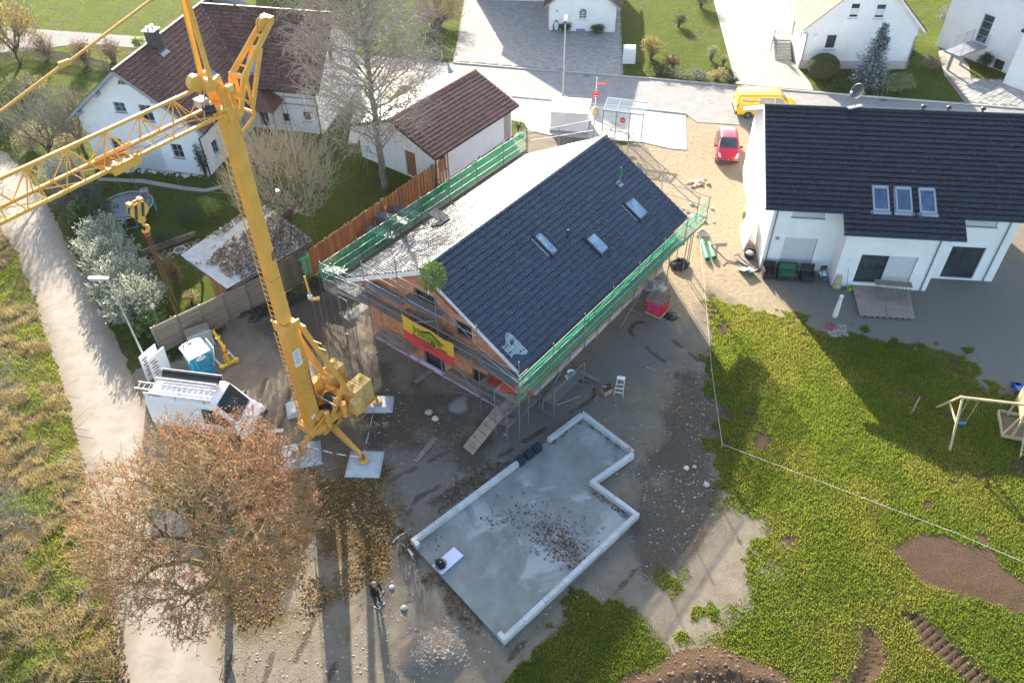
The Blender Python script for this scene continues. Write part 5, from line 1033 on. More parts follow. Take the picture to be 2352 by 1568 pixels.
cb('winch_drum', lambda q: (q.tube((1.35, -0.42, 1.55), (1.35, 0.3, 1.55), 0.26, n=18)), M_DARK); cb('drum_flange', lambda q: (q.tube((1.35, -0.47, 1.55), (1.35, -0.42, 1.55), 0.36, n=18), q.tube((1.35, 0.3, 1.55), (1.35, 0.35, 1.55), 0.36, n=18)))
cb('winch_motor', lambda q: (q.tube((1.85, 0.2, 1.6), (1.85, 0.75, 1.6), 0.19, n=12), q.box((1.85, 0, 1.4), (0.4, 0.5, 0.4)), q.tube((1.9, -0.35, 1.5), (1.9, -0.1, 1.5), 0.15, n=10)), M_CY)
cb('cable_coil', lambda q: [q.path([(0.75 + (0.30 + 0.04 * k) * math.cos(a), -0.1 + (0.32 + 0.03 * k) * math.sin(a), 1.16 + 0.05 * k) for a in np.linspace(0, 6.28, 15)], 0.03, 5) for k in range(4)], M_DARK)
cb('tank', lambda q: (q.tube((1.25, -1.05, 1.1), (1.25, -1.05, 2.0), 0.17, n=12), q.tube((0.35, -0.85, 1.0), (0.35, -0.85, 2.0), 0.13, n=12), q.tube((0.35, -0.85, 1.35), (0.35, -0.85, 1.5), 0.16, n=12)))
cb('control_box', lambda q: (q.box((1.75, -1.45, 1.55), (0.6, 0.5, 0.55)), q.box((1.75, -1.45, 1.95), (0.5, 0.4, 0.25))), M_CY2, bevel=0.02)
cb('box_frame', lambda q: [q.path([(1.45 + x, -1.2 + y, 0.95), (1.45 + x, -1.2 + y, 1.6)], 0.02, 5) for x in (0, 0.6) for y in (0, -0.5)] + [q.path([(1.45, -1.2, z), (2.05, -1.2, z), (2.05, -1.7, z), (1.45, -1.7, z), (1.45, -1.2, z)], 0.02, 5) for z in (0.95, 1.3)])
cb('rope_sheave', lambda q: q.tube((0.25, -0.45, 1.55), (0.25, -0.37, 1.55), 0.3, n=18), M_CY); cb('hinge_arm', lambda q: (q.beam((-0.35, -0.5, 1.0), (0.5, -0.62, 1.55), 0.1, 0.24), q.box((0.1, -0.62, 1.25), (0.4, 0.05, 0.12)))); cb('lock_bar', lambda q: q.tube((0.9, -0.95, 2.0), (0.9, 0.55, 2.0), 0.05, n=8), M_STEEL)
# rating plate, scale marks
pm2 = MB().box((-0.07, -0.322, 5.75), (0.42, 0.004, 0.95)); pl2 = pm2.build('rating_plate', M_FRAMEW, cr)
for k in range(9): MB().box((-0.07, -0.326, 6.12 - k * 0.085), (0.38 - 0.1 * (k % 3), 0.004, 0.02)).build('plate_line', M_NUM, pl2)
for k, s in enumerate(('45', '40', '35', '30', '25', '20', '15', '10')): text_mesh('scale_mark', s, 0.11, M_NUM, cr, basis((0.22, -0.324, 5.6 - k * 0.36), (1, 0, 0), (0, 0, 1)))
MB().box((-0.05, -0.322, 1.75), (0.3, 0.004, 0.22)).build('maker_plate', M_FRAMEW, cr)
cb('head', lambda q: (q.beam((0, 0.28, 17.5), (-0.25, 0.34, 19.2), 0.12, 0.34), q.beam((0, -0.28, 17.5), (-0.25, -0.34, 19.2), 0.12, 0.34), q.box((0, 0, 17.75), (0.66, 0.66, 0.3)), q.box((-0.3, 0, 18.05), (0.5, 0.85, 0.12)), q.tube((-0.25, -0.5, 18.9), (-0.25, 0.5, 18.9), 0.08, n=10), q.beam((0.3, 0.3, 17.4), (0.15, 0.42, 18.6), 0.1, 0.14), q.beam((0.3, -0.3, 17.4), (0.15, -0.42, 18.6), 0.1, 0.14)))
cb('trolley_winch', lambda q: (q.tube((-0.5, -0.42, 19.0), (-0.5, 0.05, 19.0), 0.2, n=14), q.tube((-0.15, -0.62, 18.75), (0.1, -0.62, 18.75), 0.16, n=12), q.tube((-0.8, -0.1, 19.1), (-0.8, 0.2, 19.1), 0.28, n=16))); cb('head_box', lambda q: q.box((-0.75, 0.1, 18.35), (0.35, 0.4, 0.3)), M_SILL); cb('head_motor', lambda q: q.tube((-0.95, -0.2, 18.2), (-0.6, -0.35, 18.2), 0.15, n=10), M_DARK)
for s in (-1, 1): cb('tower_peak', lambda q: q.beam((-0.4, s * 0.26, 18.9), (-0.32, s * 0.12, 22.4), 0.11, 0.14))
cb('peak_cap', lambda q: (q.box((-0.32, 0, 22.4), (0.25, 0.4, 0.3)), q.tube((-0.32, -0.25, 22.4), (-0.32, 0.25, 22.4), 0.08, n=8)))
cb('pendant_bar', lambda q: [q.tube((-0.32 - 4.4 * k, 0, 22.36 - 1.13 * k), (-0.32 - 4.4 * (k + 1) + 0.15, 0, 22.36 - 1.13 * (k + 1)), 0.045, n=6) for k in range(3)]); cb('pendant_joint', lambda q: [q.box((-0.32 - 4.4 * k, 0, 22.36 - 1.13 * k), (0.32, 0.09, 0.16)) for k in (1, 2, 3)])
# rear strut: two side frames with a pulley head, folded up behind the tower top
for s in (-1, 1):
    cb('rear_strut', lambda q: (q.beam((0.85, s * 0.30, 18.75), (2.62, s * 0.20, 20.15), 0.09, 0.20), q.beam((0.35, s * 0.30, 17.5), (0.85, s * 0.32, 18.8), 0.11, 0.16), q.beam((0.1, s * 0.3, 18.8), (0.9, s * 0.3, 17.7), 0.07, 0.09), q.beam((0.9, s * 0.32, 17.3), (0.95, s * 0.32, 18.8), 0.08, 0.11), q.beam((0.9, s * 0.32, 17.3), (0.2, s * 0.3, 16.9), 0.08, 0.10), q.beam((0.9, s * 0.32, 17.6), (1.9, s * 0.2, 19.4), 0.10, 0.15)))
cb('strut_spacer', lambda q: [q.tube((x, -0.3, z), (x, 0.3, z), r_, n=8) for x, z, r_ in ((0.85, 18.75, 0.09), (1.15, 19.0, 0.04), (1.75, 19.45, 0.05), (2.1, 19.75, 0.06), (0.9, 17.4, 0.06))]); cb('strut_pulley', lambda q: [q.tube((2.35, o, 20.08), (2.35, o + 0.06, 20.08), 0.24, n=18) for o in (-0.12, 0.0)]); cb('strut_head', lambda q: q.box((2.62, 0, 20.2), (0.2, 0.5, 0.16)))
cb('guy_rope', lambda q: (q.tube((2.5, -0.08, 19.95), (2.45, -0.35, 1.4), 0.014, n=4), q.tube((2.5, 0.08, 19.95), (2.45, 0.35, 1.4), 0.014, n=4), q.tube((2.4, 0, 20.25), (-0.32, 0, 22.4), 0.016, n=4), q.tube((2.4, 0.08, 20.25), (-0.32, 0.06, 22.4), 0.016, n=4)), M_ROPE)
# lattice jib
JL = 18.5; zt, zb = 18.92, 17.92; jw = 0.42
cb('jib_chord', lambda q: q.beam((-0.45, 0, zt), (-JL, 0, zt), 0.10, 0.10)); 
for s in (-1, 1): cb('jib_chord', lambda q: q.beam((-0.45, s * jw, zb), (-JL, s * jw, zb), 0.10, 0.10))
n_ = 14; dx = (JL - 0.6) / n_
for s in (-1, 1):
    cb('jib_lacing', lambda q: [q.tube((-0.55 - dx * (k + 0.5 * (1 + (-1) ** j)) , 0, zt - 0.03) if 0 else (-0.55 - dx * k, 0, zt), (-0.55 - dx * (k + (0.5 if j else 0.0)), s * jw, zb), 0.022, n=5) for k in range(n_) for j in (0, 1)] + [q.tube((-0.55 - dx * (k + 0.5), s * jw, zb), (-0.55 - dx * (k + 1), 0, zt), 0.022, n=5) for k in range(n_)])
cb('jib_lacing', lambda q: [q.tube((-0.55 - dx * k, -jw, zb), (-0.55 - dx * (k + 1), jw, zb), 0.02, n=5) for k in range(n_)] + [q.tube((-0.55 - dx * k, -jw, zb), (-0.55 - dx * k, jw, zb), 0.02, n=5) for k in range(n_ + 1)])
cb('trolley', lambda q: (q.box((-4.3, 0.46, zb - 0.12), (1.0, 0.07, 0.24)), q.box((-4.3, -0.46, zb - 0.12), (1.0, 0.07, 0.24)), q.box((-4.75, 0, zb - 0.16), (0.08, 0.95, 0.10)), q.box((-3.85, 0, zb - 0.16), (0.08, 0.95, 0.10)), [q.tube((-4.3 + i, s * 0.36, zb), (-4.3 + i, s * 0.44, zb), 0.10, n=12) for i in (-0.4, 0.4) for s in (-1, 1)], q.tube((-4.45, -0.1, zb - 0.2), (-4.45, 0.1, zb - 0.2), 0.13, n=12), q.tube((-4.15, -0.1, zb - 0.2), (-4.15, 0.1, zb - 0.2), 0.13, n=12), q.tube((-4.9, 0.2, zb + 0.15), (-3.6, 0.2, zb + 0.15), 0.07, n=8)))
cb('hoist_rope', lambda q: [q.tube((-4.3 + i, 0, zb - 0.2), (-4.3 + i * 0.8, 0, 16.15), 0.010, n=4) for i in (-0.28, 0.28)] + [q.tube((-0.6, 0.1, zb + 0.1), (-JL, 0.1, zb + 0.1), 0.01, n=4), q.tube((-0.6, -0.1, zb + 0.1), (-4.1, -0.05, zb - 0.1), 0.01, n=4)], M_ROPE)
HX = -4.3
hk = thing('hook_block', 'black and yellow striped hook block hanging from the jib trolley', 'crane hook', CO + Matrix.Rotation(CA, 3, 'Z') @ Vector((HX, 0, 15.25)), CA)
def hb_(name, f, m=M_CY, **k): q = MB(); f(q); return q.build(name, m, hk, **k)
for s in (-1, 1):
    cheek = hb_('cheek_plate', lambda q: q.extrude([(0.34 * math.cos(a), s * 0.09, 0.72 + 0.30 * math.sin(a)) for a in np.linspace(0, 6.28, 17)[:-1]], (0, s * 0.03, 0)))
    for k in (-0.17, 0.09): st2 = MB(); st2.add([(k - 0.10, s * 0.125, 0.50), (k, s * 0.125, 0.46), (k + 0.16, s * 0.125, 0.94), (k + 0.05, s * 0.125, 0.98)], [(0, 1, 2, 3)]); st2.build('warning_stripe', M_NUM, cheek)
hb_('sheave', lambda q: (q.tube((-0.15, -0.06, 0.75), (-0.15, 0.06, 0.75), 0.17, n=14), q.tube((0.15, -0.06, 0.75), (0.15, 0.06, 0.75), 0.17, n=14)), M_DARK); hb_('rope_guard', lambda q: (q.box((-0.2, 0, 1.03), (0.14, 0.22, 0.1)), q.box((0.2, 0, 1.03), (0.14, 0.22, 0.1))))
hb_('swivel', lambda q: (q.lathe((0, 0, 0.20), [(0.05, 0), (0.14, 0.06), (0.14, 0.2), (0.08, 0.28)], 10)))
hb_('hook', lambda q: q.path([(0, 0, 0.22), (0, 0, 0.08), (0.10, 0, 0.0), (0.12, 0, -0.12), (0.02, 0, -0.21), (-0.10, 0, -0.16), (-0.13, 0, -0.06)], [0.05, 0.05, 0.06, 0.06, 0.055, 0.04, 0.02], 8))
chn = thing('lifting_chain', 'rusty two-leg lifting chain hanging straight down from the crane hook', 'chain', hk.location + Vector((0, 0, -0.15)), CA)
M_CHAIN = mat('rusty_chain', (0.17, 0.09, 0.05), 0.75, metal=0.3)
MB().path([(0.10 * math.cos(a), 0, -0.10 + 0.14 * math.sin(a)) for a in np.linspace(0, 6.28, 13)], 0.022, 5).build('master_link', mat('red_link', (0.5, 0.06, 0.07), 0.5), chn)
lk_ = MB().path([(0.032 * math.cos(a), 0, 0.055 * math.sin(a)) for a in np.linspace(0, 6.28, 9)], 0.013, 4)
def chainleg(p0, p1, name):
    p0 = Vector(p0); p1 = Vector(p1); n = int((p1 - p0).length / 0.085); q = MB()
    for k in range(n):
        M = Matrix.Translation(p0.lerp(p1, (k + 0.5) / n)) @ Matrix.Rotation((k % 2) * math.pi / 2, 4, 'Z'); q.add([M @ Vector(v) for v in lk_.v], lk_.f)
    return q.build(name, M_CHAIN, chn)
chainleg((-0.06, 0, -0.2), (-0.08, 0.05, -5.2), 'chain_leg'); chainleg((0.06, 0, -0.2), (0.03, -0.05, -3.4), 'chain_leg'); chainleg((0.02, 0.05, -0.2), (0.06, 0.09, -3.0), 'chain_leg')
MB().path([(-0.08, 0.05, -5.2), (-0.08, 0.05, -5.35), (0.0, 0.05, -5.42), (0.04, 0.05, -5.33)], 0.03, 5).build('end_hook', mat('orange_hook', (0.6, 0.2, 0.1), 0.6), chn)
# timber pads under the crane feet, wrapped in white sheet
M_SHEET = mat('white_sheet', (0.44, 0.46, 0.47), 0.6, var=0.12, scale=5, bump=0.4, bscale=9); M_SLEEPER = mat('timber_sleeper', (0.22, 0.16, 0.10), 0.9)
for f, lab, w, d, rz in zip(FEET, ('crane foot pad wrapped in white sheet under the russet tree', 'crane foot pad wrapped in white sheet nearest the viewer', 'low crane foot pad with white sheet beside the gable scaffold', 'crane foot pad with white sheet beside the white van'), (1.5, 1.35, 1.3, 1.2), (1.25, 1.3, 0.9, 0.9), (0.2, -0.05, 0.0, 0.3)):
    t = thing('foot_pad', lab, 'crane pad', (f.x, f.y, 0), rz, 'pads under the crane feet')
    for k in range(4): MB().box((-w * 0.36 + k * w * 0.24, 0, 0.11), (w * 0.22, d * 0.9, 0.22)).build('timber', M_SLEEPER, t)
    q = MB(); n = 12; gr_ = [[None] * n for _ in range(n)]
    for i in range(n):
        for j in range(n):
            u, v = (i / (n - 1) - 0.5) * 1.35, (j / (n - 1) - 0.5) * 1.35; e = max(abs(u), abs(v)); z = 0.262 + random.uniform(0, 0.012) if e < 0.5 else max(0.02, 0.25 - (e - 0.5) * 1.6 + random.uniform(-0.02, 0.02)); k2 = 1.0 if e < 0.5 else 1 - (e - 0.5) * 0.35
            gr_[i][j] = (u * w * k2, v * d * k2, z)
    for i in range(n - 1):
        for j in range(n - 1): q.quad(gr_[i][j], gr_[i + 1][j], gr_[i + 1][j + 1], gr_[i][j + 1])
    q.build('sheet', M_SHEET, t, smooth=True)
# barrier tape between the pads
def tape(p0, p1, lab, sag=0.1):
    p0 = Vector(p0); p1 = Vector(p1); t = thing('barrier_tape', lab, 'barrier tape', (p0.x, p0.y, 0), group='red and white tape')
    n = 10
    for k in range(n):
        a = p0.lerp(p1, k / n) - Vector((p0.x, p0.y, 0)); b = p0.lerp(p1, (k + 1) / n) - Vector((p0.x, p0.y, 0)); a.z -= sag * math.sin(math.pi * k / n); b.z -= sag * math.sin(math.pi * (k + 1) / n)
        MB().beam(a, b, 0.012, 0.07).build('tape_strip', mat('tape_red', (0.5, 0.04, 0.05), 0.5) if k % 3 == 1 else M_FRAMEW, t)
tape(FEET[0] + Vector((0.7, 0.0, 0.55)), FEET[1] + Vector((-0.2, 0, 0.6)), 'red and white tape slung between the two front crane feet'); tape(FEET[1] + Vector((0.0, 0.1, 0.6)), FEET[2] + Vector((0, -0.1, 0.6)), 'red and white tape from the near crane foot to the scaffold side foot', 0.05)
# ================================================================ GARAGE FOUNDATION, FENCES, SHED
def m_slab():
    m = mat('slab_concrete', (0.205, 0.21, 0.195), 0.75, scale=0.9, var=0.25, bump=0.15, bscale=30); nt = m.node_tree; L = nt.links; b = nt.nodes['Principled BSDF']
    src = b.inputs['Base Color'].links[0].from_socket; tc = [n for n in nt.nodes if n.type == 'TEX_COORD'][0]
    n = _n(nt, 'ShaderNodeTexNoise'); n.inputs['Scale'].default_value = 0.42; n.inputs['Detail'].default_value = 8; n.inputs['Roughness'].default_value = 0.62; n.inputs['Distortion'].default_value = 0.6; L.new(tc.outputs['Object'], n.inputs['Vector'])
    r = _n(nt, 'ShaderNodeMapRange'); r.inputs[1].default_value = 0.52; r.inputs[2].default_value = 0.60; L.new(n.outputs[0], r.inputs[0])
    k = _n(nt, 'ShaderNodeMix', data_type='RGBA'); L.new(r.outputs[0], k.inputs[0]); L.new(src, k.inputs[6]); k.inputs[7].default_value = (0.315, 0.33, 0.315, 1)
    L.new(k.outputs[2], b.inputs['Base Color']); return m
M_SLABC = m_slab(); M_CURB = mat('concrete_upstand', (0.42, 0.43, 0.43), 0.85, scale=3, var=0.14, rnd=0.08, bump=0.25)
sA, sB, sC, sD, sE, sF = [G(x, y, 0.42) for x, y in ((942,1238),(1339,942),(1457,1032),(1361,1099),(1470,1179),(1158,1472))]
sc0 = (sA + sE) / 2; sl_ = thing('foundation_slab', 'L-shaped grey concrete foundation slab with low edge walls', 'foundation', (sc0.x, sc0.y, 0))
o2 = Vector((sc0.x, sc0.y, 0)); MB().prism([(p - o2) for p in (sA, sF, sE, sD, sC, sB)], -0.1, 0.13).build('slab', M_SLABC, sl_)
ins = sum((sA, sB, sE, sF), Vector()) / 4
def upstand(p, q, w=0.21, t0=0.0, t1=1.0, n=None, name='edge_block', z0=0.05, z1=0.42):
    d = (q - p).normalized(); L = (q - p).length; s = Vector((-d.y, d.x, 0)); 
    if s.dot(ins - p) < 0: s = -s
    a, b = p + d * L * t0, p + d * L * t1; n = max(1, round((b - a).length / 1.25))
    for k in range(n):
        u, v = a.lerp(b, k / n), a.lerp(b, (k + 1) / n); c = (u + v) / 2 + s * w / 2 - o2
        MB().box((c.x, c.y, (z0 + z1) / 2), ((v - u).length - 0.012, w, z1 - z0 + random.uniform(-.006, .006)), rz=math.atan2(d.y, d.x)).build(name, M_CURB, sl_, bevel=0.012)
        if k == 0 or k == n - 1: pass
upstand(sA, sB, t0=0.0, t1=0.58); upstand(sA, sB, t0=0.765, t1=1.0)
dC = (sC - sB).normalized(); upstand(sB + dC * 0.2, sC); dD = (sD - sC).normalized(); upstand(sC + dD * 0.2, sD + dD * 0.2); dE = (sE - sD).normalized()
# inner corner D bends outwards, so that wall keeps to the slab side
upstand(sD, sE); dF = (sF - sE).normalized(); upstand(sE + dF * 0.2, sF)
dA = (sA - sF).normalized(); upstand(sF, sA, t0=0.0, t1=0.07); upstand(sA - dA * 0.45, sA, t0=0.0, t1=0.55)
MB().lathe(G(1446, 1031, 0.42) - o2, [(0.06, 0), (0.06, 0.09), (0.05, 0.1)], 10).build('pipe_cap', mat('orange_cap', (0.6, 0.16, 0.07), 0.6), sl_)
p = G(1336, 947, 0.42) - o2; MB().path([p + Vector((0, 0, -0.05)), p + Vector((0.0, 0.0, 0.25)), p + Vector((0.03, 0.05, 0.55))], 0.04, 7).build('conduit', M_FRAMED, sl_)
# fences
M_SLAT = mat('grey_fence_slat', (0.23, 0.19, 0.145), 0.9, var=0.25, scale=3, rnd=0.16, bump=0.3); M_SLAT2 = mat('dark_fence_slat', (0.125, 0.105, 0.085), 0.9, var=0.3, scale=3, rnd=0.25, bump=0.3); M_OBOARD = mat('orange_fence_board', (0.36, 0.165, 0.065), 0.8, var=0.25, scale=2.5, rnd=0.2, bump=0.3)
f0, f1, f2, f3 = G(372, 812), G(628, 686), G(712, 638), G(1030, 410)
ft = thing('lamella_fence', 'grey horizontal lamella fence with steel posts behind the portable toilet', 'fence', f0)
d = (f1 - f0); L = d.length; d.normalize(); rz = math.atan2(d.y, d.x); nb = 5
lam = MB().box((0, 0, 0), (L / nb - 0.10, 0.022, 0.125)).mesh('slat', M_SLAT)
for k in range(nb + 1): MB().tube(d * L * k / nb, d * L * k / nb + Vector((0, 0, 1.98)), 0.045, n=8).build('post', M_ZINC, ft)
for k in range(nb):
    for j in range(14):
        c = d * L * (k + 0.5) / nb; top_ = 1.80 if k else 1.80
        if k == 0 and j > 11: pass
        inst('slat', lam, ft, Matrix.Translation((c.x, c.y, 0.10 + j * 0.133)) @ Matrix.Rotation(rz, 4, 'Z') @ Matrix.Translation((0, -0.012 if j % 2 else 0.012, 0)))
    MB().beam(d * L * (k + 0.02) / nb + Vector((0, 0, 1.94)), d * L * (k + 0.98) / nb + Vector((0, 0, 1.94)), 0.07, 0.04).build('cap_rail', M_SLAT, ft)
ft = thing('slat_fence', 'dark weathered vertical slat fence behind the green cabinet', 'fence', f1)
d = (f2 - f1); L = d.length; d.normalize(); rz = math.atan2(d.y, d.x); sm_ = MB().box((0, 0, 0), (0.085, 0.022, 2.15)).mesh('slat', M_SLAT2); n = int(L / 0.10)
for k in range(n): c = d * (k + 0.5) * L / n; inst('slat', sm_, ft, Matrix.Translation((c.x, c.y, 1.08 + random.uniform(-.03, .03))) @ Matrix.Rotation(rz, 4, 'Z'))
for z in (0.5, 1.7): MB().beam(Vector((0, 0.03, z)), d * L + Vector((0, 0.03, z)), 0.04, 0.07).build('rail', M_SLAT2, ft)
ft = thing('board_fence', 'new orange board fence running from the shed to the garage', 'fence', f2)
d = (f3 - f2); L = d.length; d.normalize(); rz = math.atan2(d.y, d.x); s = Vector((-d.y, d.x, 0)); bm_ = [MB().box((0, 0, 0), (w, 0.025, 1.85)).mesh('board', M_OBOARD) for w in (0.17, 0.20, 0.23)]; n = int(L / 0.165)
for k in range(n):
    c = d * (k + 0.5) * L / n + s * (0.032 if k % 2 else -0.032); inst('board', random.choice(bm_), ft, Matrix.Translation((c.x, c.y, 0.97 + random.uniform(-.06, .06))) @ Matrix.Rotation(rz + random.uniform(-.05, .05), 4, 'Z') @ Matrix.Rotation(random.uniform(-.012, .012), 4, 'Y'))
for k in range(9): c = d * L * k / 8 - s * 0.05; MB().box((c.x, c.y, 1.02), (0.09, 0.09, 2.05), rz=rz).build('post', M_SLAT, ft)
for z in (0.45, 1.5): MB().beam(Vector((0, 0, z)), d * L + Vector((0, 0, z)), 0.04, 0.09).build('rail', M_OBOARD, ft)
# garden shed with corrugated roof
q4 = [G(x, y, 2.35) for x, y in ((416,589),(600,467),(718,552),(521,663))]; c0 = sum(q4, Vector()) / 4
sh = thing('garden_shed', 'open garden shed with leaf-covered corrugated metal roof', 'shed', (c0.x, c0.y, 0))
so = Vector((c0.x, c0.y, 0)); A_, B_, C_, D_ = [p - so for p in q4]; M_CORR = mat('corrugated_sheet', (0.42, 0.42, 0.41), 0.38, metal=0.55, var=0.2, scale=3)
q = MB(); nu, nv = 150, 2; rows = []
for i in range(nu + 1):
    u = i / nu; w = 0.028 * math.sin(i * math.pi * 2 / 4.0 + 0.4); rows.append([(A_.lerp(B_, v)).lerp(D_.lerp(C_, v), u) + Vector((0, 0, 0.10 * (1 - u) + w)) for v in (0, 0.5, 1)])
for i in range(nu):
    for j in range(2): q.quad(rows[i][j], rows[i + 1][j], rows[i + 1][j + 1], rows[i][j + 1])
roofs = q.build('roof', M_CORR, sh, fix=False)
for p in (A_.lerp(C_, 0.08), A_.lerp(C_, 0.92), B_.lerp(D_, 0.08), B_.lerp(D_, 0.92)): MB().box((p.x, p.y, 1.12), (0.12, 0.12, 2.24)).build('post', M_SLAT2, sh)
for a, b in ((A_, D_), (D_, C_), (C_, B_), (B_, A_)): MB().beam(a.lerp(b, 0.03) * 0.97 + Vector((0, 0, -0.12)), a.lerp(b, 0.97) * 0.97 + Vector((0, 0, -0.12)), 0.06, 0.14).build('beam', M_SLAT2, sh)
plk = MB().box((0, 0, 0), (0.16, 0.025, 2.1)).mesh('plank', M_OBOARD); a, b = D_.lerp(A_, 0.10) * 0.94, D_.lerp(A_, 0.48) * 0.94; rz = math.atan2((b - a).y, (b - a).x)
for k in range(13): c = a.lerp(b, (k + 0.5) / 13); inst('plank', plk, sh, Matrix.Translation((c.x, c.y, 1.06)) @ Matrix.Rotation(rz, 4, 'Z'))
MB().box((-0.5, 1.2, 1.0), (3.6, 0.08, 2.0), rz=0.7).build('back_wall', M_SLAT2, sh)
# low timber edge and stone mosaic in the garden
tm = thing('mosaic_terrace', 'little crazy-paved terrace with round stone mosaic beside the shed', 'terrace', G(410, 575), 0.62)
M_CP = mat('crazy_paving', (0.30, 0.21, 0.17), 0.9, rnd=0.3, bump=0.2)
for k in range(70):
    x, y = random.uniform(-1.9, 1.7), random.uniform(-0.5, 0.5)
    if (x / 1.9) ** 2 + (y / 0.6) ** 2 > 1 or math.hypot(x - 0.1, y) < 0.42: continue
    MB().lathe((x, y, 0), [(random.uniform(0.09, 0.15), 0), (0.10, 0.04)], random.choice((5, 6, 7))).build('stone', M_CP, tm)
for r_, n, m_ in ((0.36, 20, M_FRAMEW), (0.24, 13, M_CP), (0.12, 7, M_FRAMEG)):
    for k in range(n): a = 6.283 * k / n; MB().lathe((0.1 + r_ * math.cos(a), r_ * math.sin(a), 0), [(0.045, 0), (0.04, 0.05)], 6).build('pebble', m_, tm)
MB().box((-0.3, 0.85, 0.2), (3.6, 0.1, 0.4)).build('timber_edge', M_SLAT, tm)
pn = thing('fence_panel', 'small spare lamella panel leaning behind the hedge end', 'fence panel', G(400, 770), 0.15)
for j in range(7): MB().box((0.1, 0, 0.12 + j * 0.14), (1.3, 0.03, 0.12)).build('slat', M_SLAT, pn)
# picket fences in the top left gardens
M_PICK = mat('weathered_picket', (0.24, 0.19, 0.14), 0.9, rnd=0.2); pk_ = MB().box((0, 0, 0), (0.09, 0.025, 1.0)).mesh('picket', M_PICK)
for pts, lab in ((((2,152),(60,132),(150,142),(255,165)), 'weathered picket fence among the bare shrubs along the back road'), (((145,262),(170,300),(195,318)), 'short picket fence at the corner of the brown-roofed house')):
    P = PG(*pts); t = thing('picket_fence', lab, 'fence', P[0])
    for a, b in zip(P[:-1], P[1:]):
        dd = b - a; n = max(1, int(dd.length / 0.17)); rz = math.atan2(dd.y, dd.x)
        for k in range(n): c = a.lerp(b, (k + 0.5) / n) - P[0]; inst('picket', pk_, t, Matrix.Translation((c.x, c.y, 0.52 + random.uniform(-.03, .03))) @ Matrix.Rotation(rz, 4, 'Z'))
        for z in (0.3, 0.8): MB().beam(a - P[0] + Vector((0, 0, z)), b - P[0] + Vector((0, 0, z)), 0.03, 0.07).build('rail', M_PICK, t)
# ================================================================ VEHICLES
class Veh:
    """body lofted through cross-sections; local x forward, y left, origin on the ground under the centre"""
    def __init__(s, t, st): s.t = t; s.st = st   # (x, zb, zbelt, ztop, wb, wm, wt)
    def ring(s, x):
        st = s.st
        for a, b in zip(st[:-1], st[1:]):
            if a[0] <= x <= b[0]: k = (x - a[0]) / (b[0] - a[0]); v = [a[i] + (b[i] - a[i]) * k for i in range(7)]; break
        else: v = list(st[0] if x < st[0][0] else st[-1])
        _, zb, zm, zt, wb, wm, wt = v; zs = zm + (zt - zm) * 0.86
        h = [(wb, zb), (wm, zb + (zm - zb) * 0.45), (wm * 0.985, zm), (wt, zs), (wt * 0.86, zt)]
        return [Vector((x, -y, z)) for y, z in h] + [Vector((x, y, z)) for y, z in reversed(h)]
    def body(s, m, name='body'):
        q = MB(); q.loft([s.ring(a[0]) for a in s.st]); o = q.build(name, m, s.t, smooth=True)
        md = o.modifiers.new('bevel', 'BEVEL'); md.width = 0.04; md.segments = 2; md.limit_method = 'ANGLE'; md.angle_limit = R(28); return o
    def sidepanel(s, x0, x1, f0, f1, m, name, side, off=0.012, x0t=None, x1t=None, n=4, par=None):
        """panel on the side between belt (f=0) and shoulder (f=1)"""
        q = MB(); i, j = (2, 3) if side < 0 else (7, 6); cols = []
        for k in range(n + 1):
            t = k / n; xa = x0 + (x1 - x0) * t; xb = (x0t if x0t is not None else x0) + ((x1t if x1t is not None else x1) - (x0t if x0t is not None else x0)) * t
            ra, rb2 = s.ring(xa), s.ring(xb); a = ra[i].lerp(ra[j], f0); b = rb2[i].lerp(rb2[j], f1); cols.append((a + Vector((0, side * off, 0)), b + Vector((0, side * off, 0.002))))
        for k in range(n): q.quad(cols[k][0], cols[k + 1][0], cols[k + 1][1], cols[k][1])
        return q.build(name, m, par or s.t, fix=False)
    def toppanel(s, x0, x1, m, name, ins=0.06, off=0.012, w=0.94, par=None):
        q = MB(); rows = []
        for k in range(5):
            x = x0 + (x1 - x0) * k / 4; r = s.ring(x); z = r[4].z; y = r[4].y * w
            rows.append([Vector((x, y + (-2 * y) * j / 4, z)) for j in range(5)])
        nrm = (rows[4][2] - rows[0][2]).cross(Vector((0, 1, 0))); nrm.normalize(); nrm = nrm if nrm.z > 0 else -nrm
        for a, b in zip(rows[:-1], rows[1:]):
            for j in range(4): q.quad(*[p + nrm * off for p in (a[j], b[j], b[j + 1], a[j + 1])])
        return q.build(name, m, par or s.t, fix=False)
    def wheel(s, x, y, r, w=0.2, rim=None):
        sd_ = 1 if y > 0 else -1; o = MB().lathe((0, 0, 0), [(r * 0.62, -w / 2), (r * 0.94, -w / 2), (r, -w * 0.3), (r, w * 0.3), (r * 0.94, w / 2), (r * 0.62, w / 2)], 22).xf(Matrix.Translation((x, y, r)) @ Matrix.Rotation(R(90), 4, 'X')).build('wheel', mat('tyre_rubber', (0.02, 0.02, 0.02), 0.85), s.t, smooth=False)
        MB().lathe((0, 0, 0), [(r * 0.62, 0), (r * 0.60, 0.03), (r * 0.3, 0.015), (r * 0.16, 0.05)], 16).xf(Matrix.Translation((x, y + sd_ * w * 0.36, r)) @ Matrix.Rotation(R(-90 * sd_), 4, 'X')).build('rim', rim or mat('alloy_rim', (0.45, 0.45, 0.46), 0.35, metal=0.7), o)
    def box(s, name, c, size, m, rz=0, bev=0.0, par=None): return MB().box(c, size, rz=rz).build(name, m, par or s.t, bevel=bev)
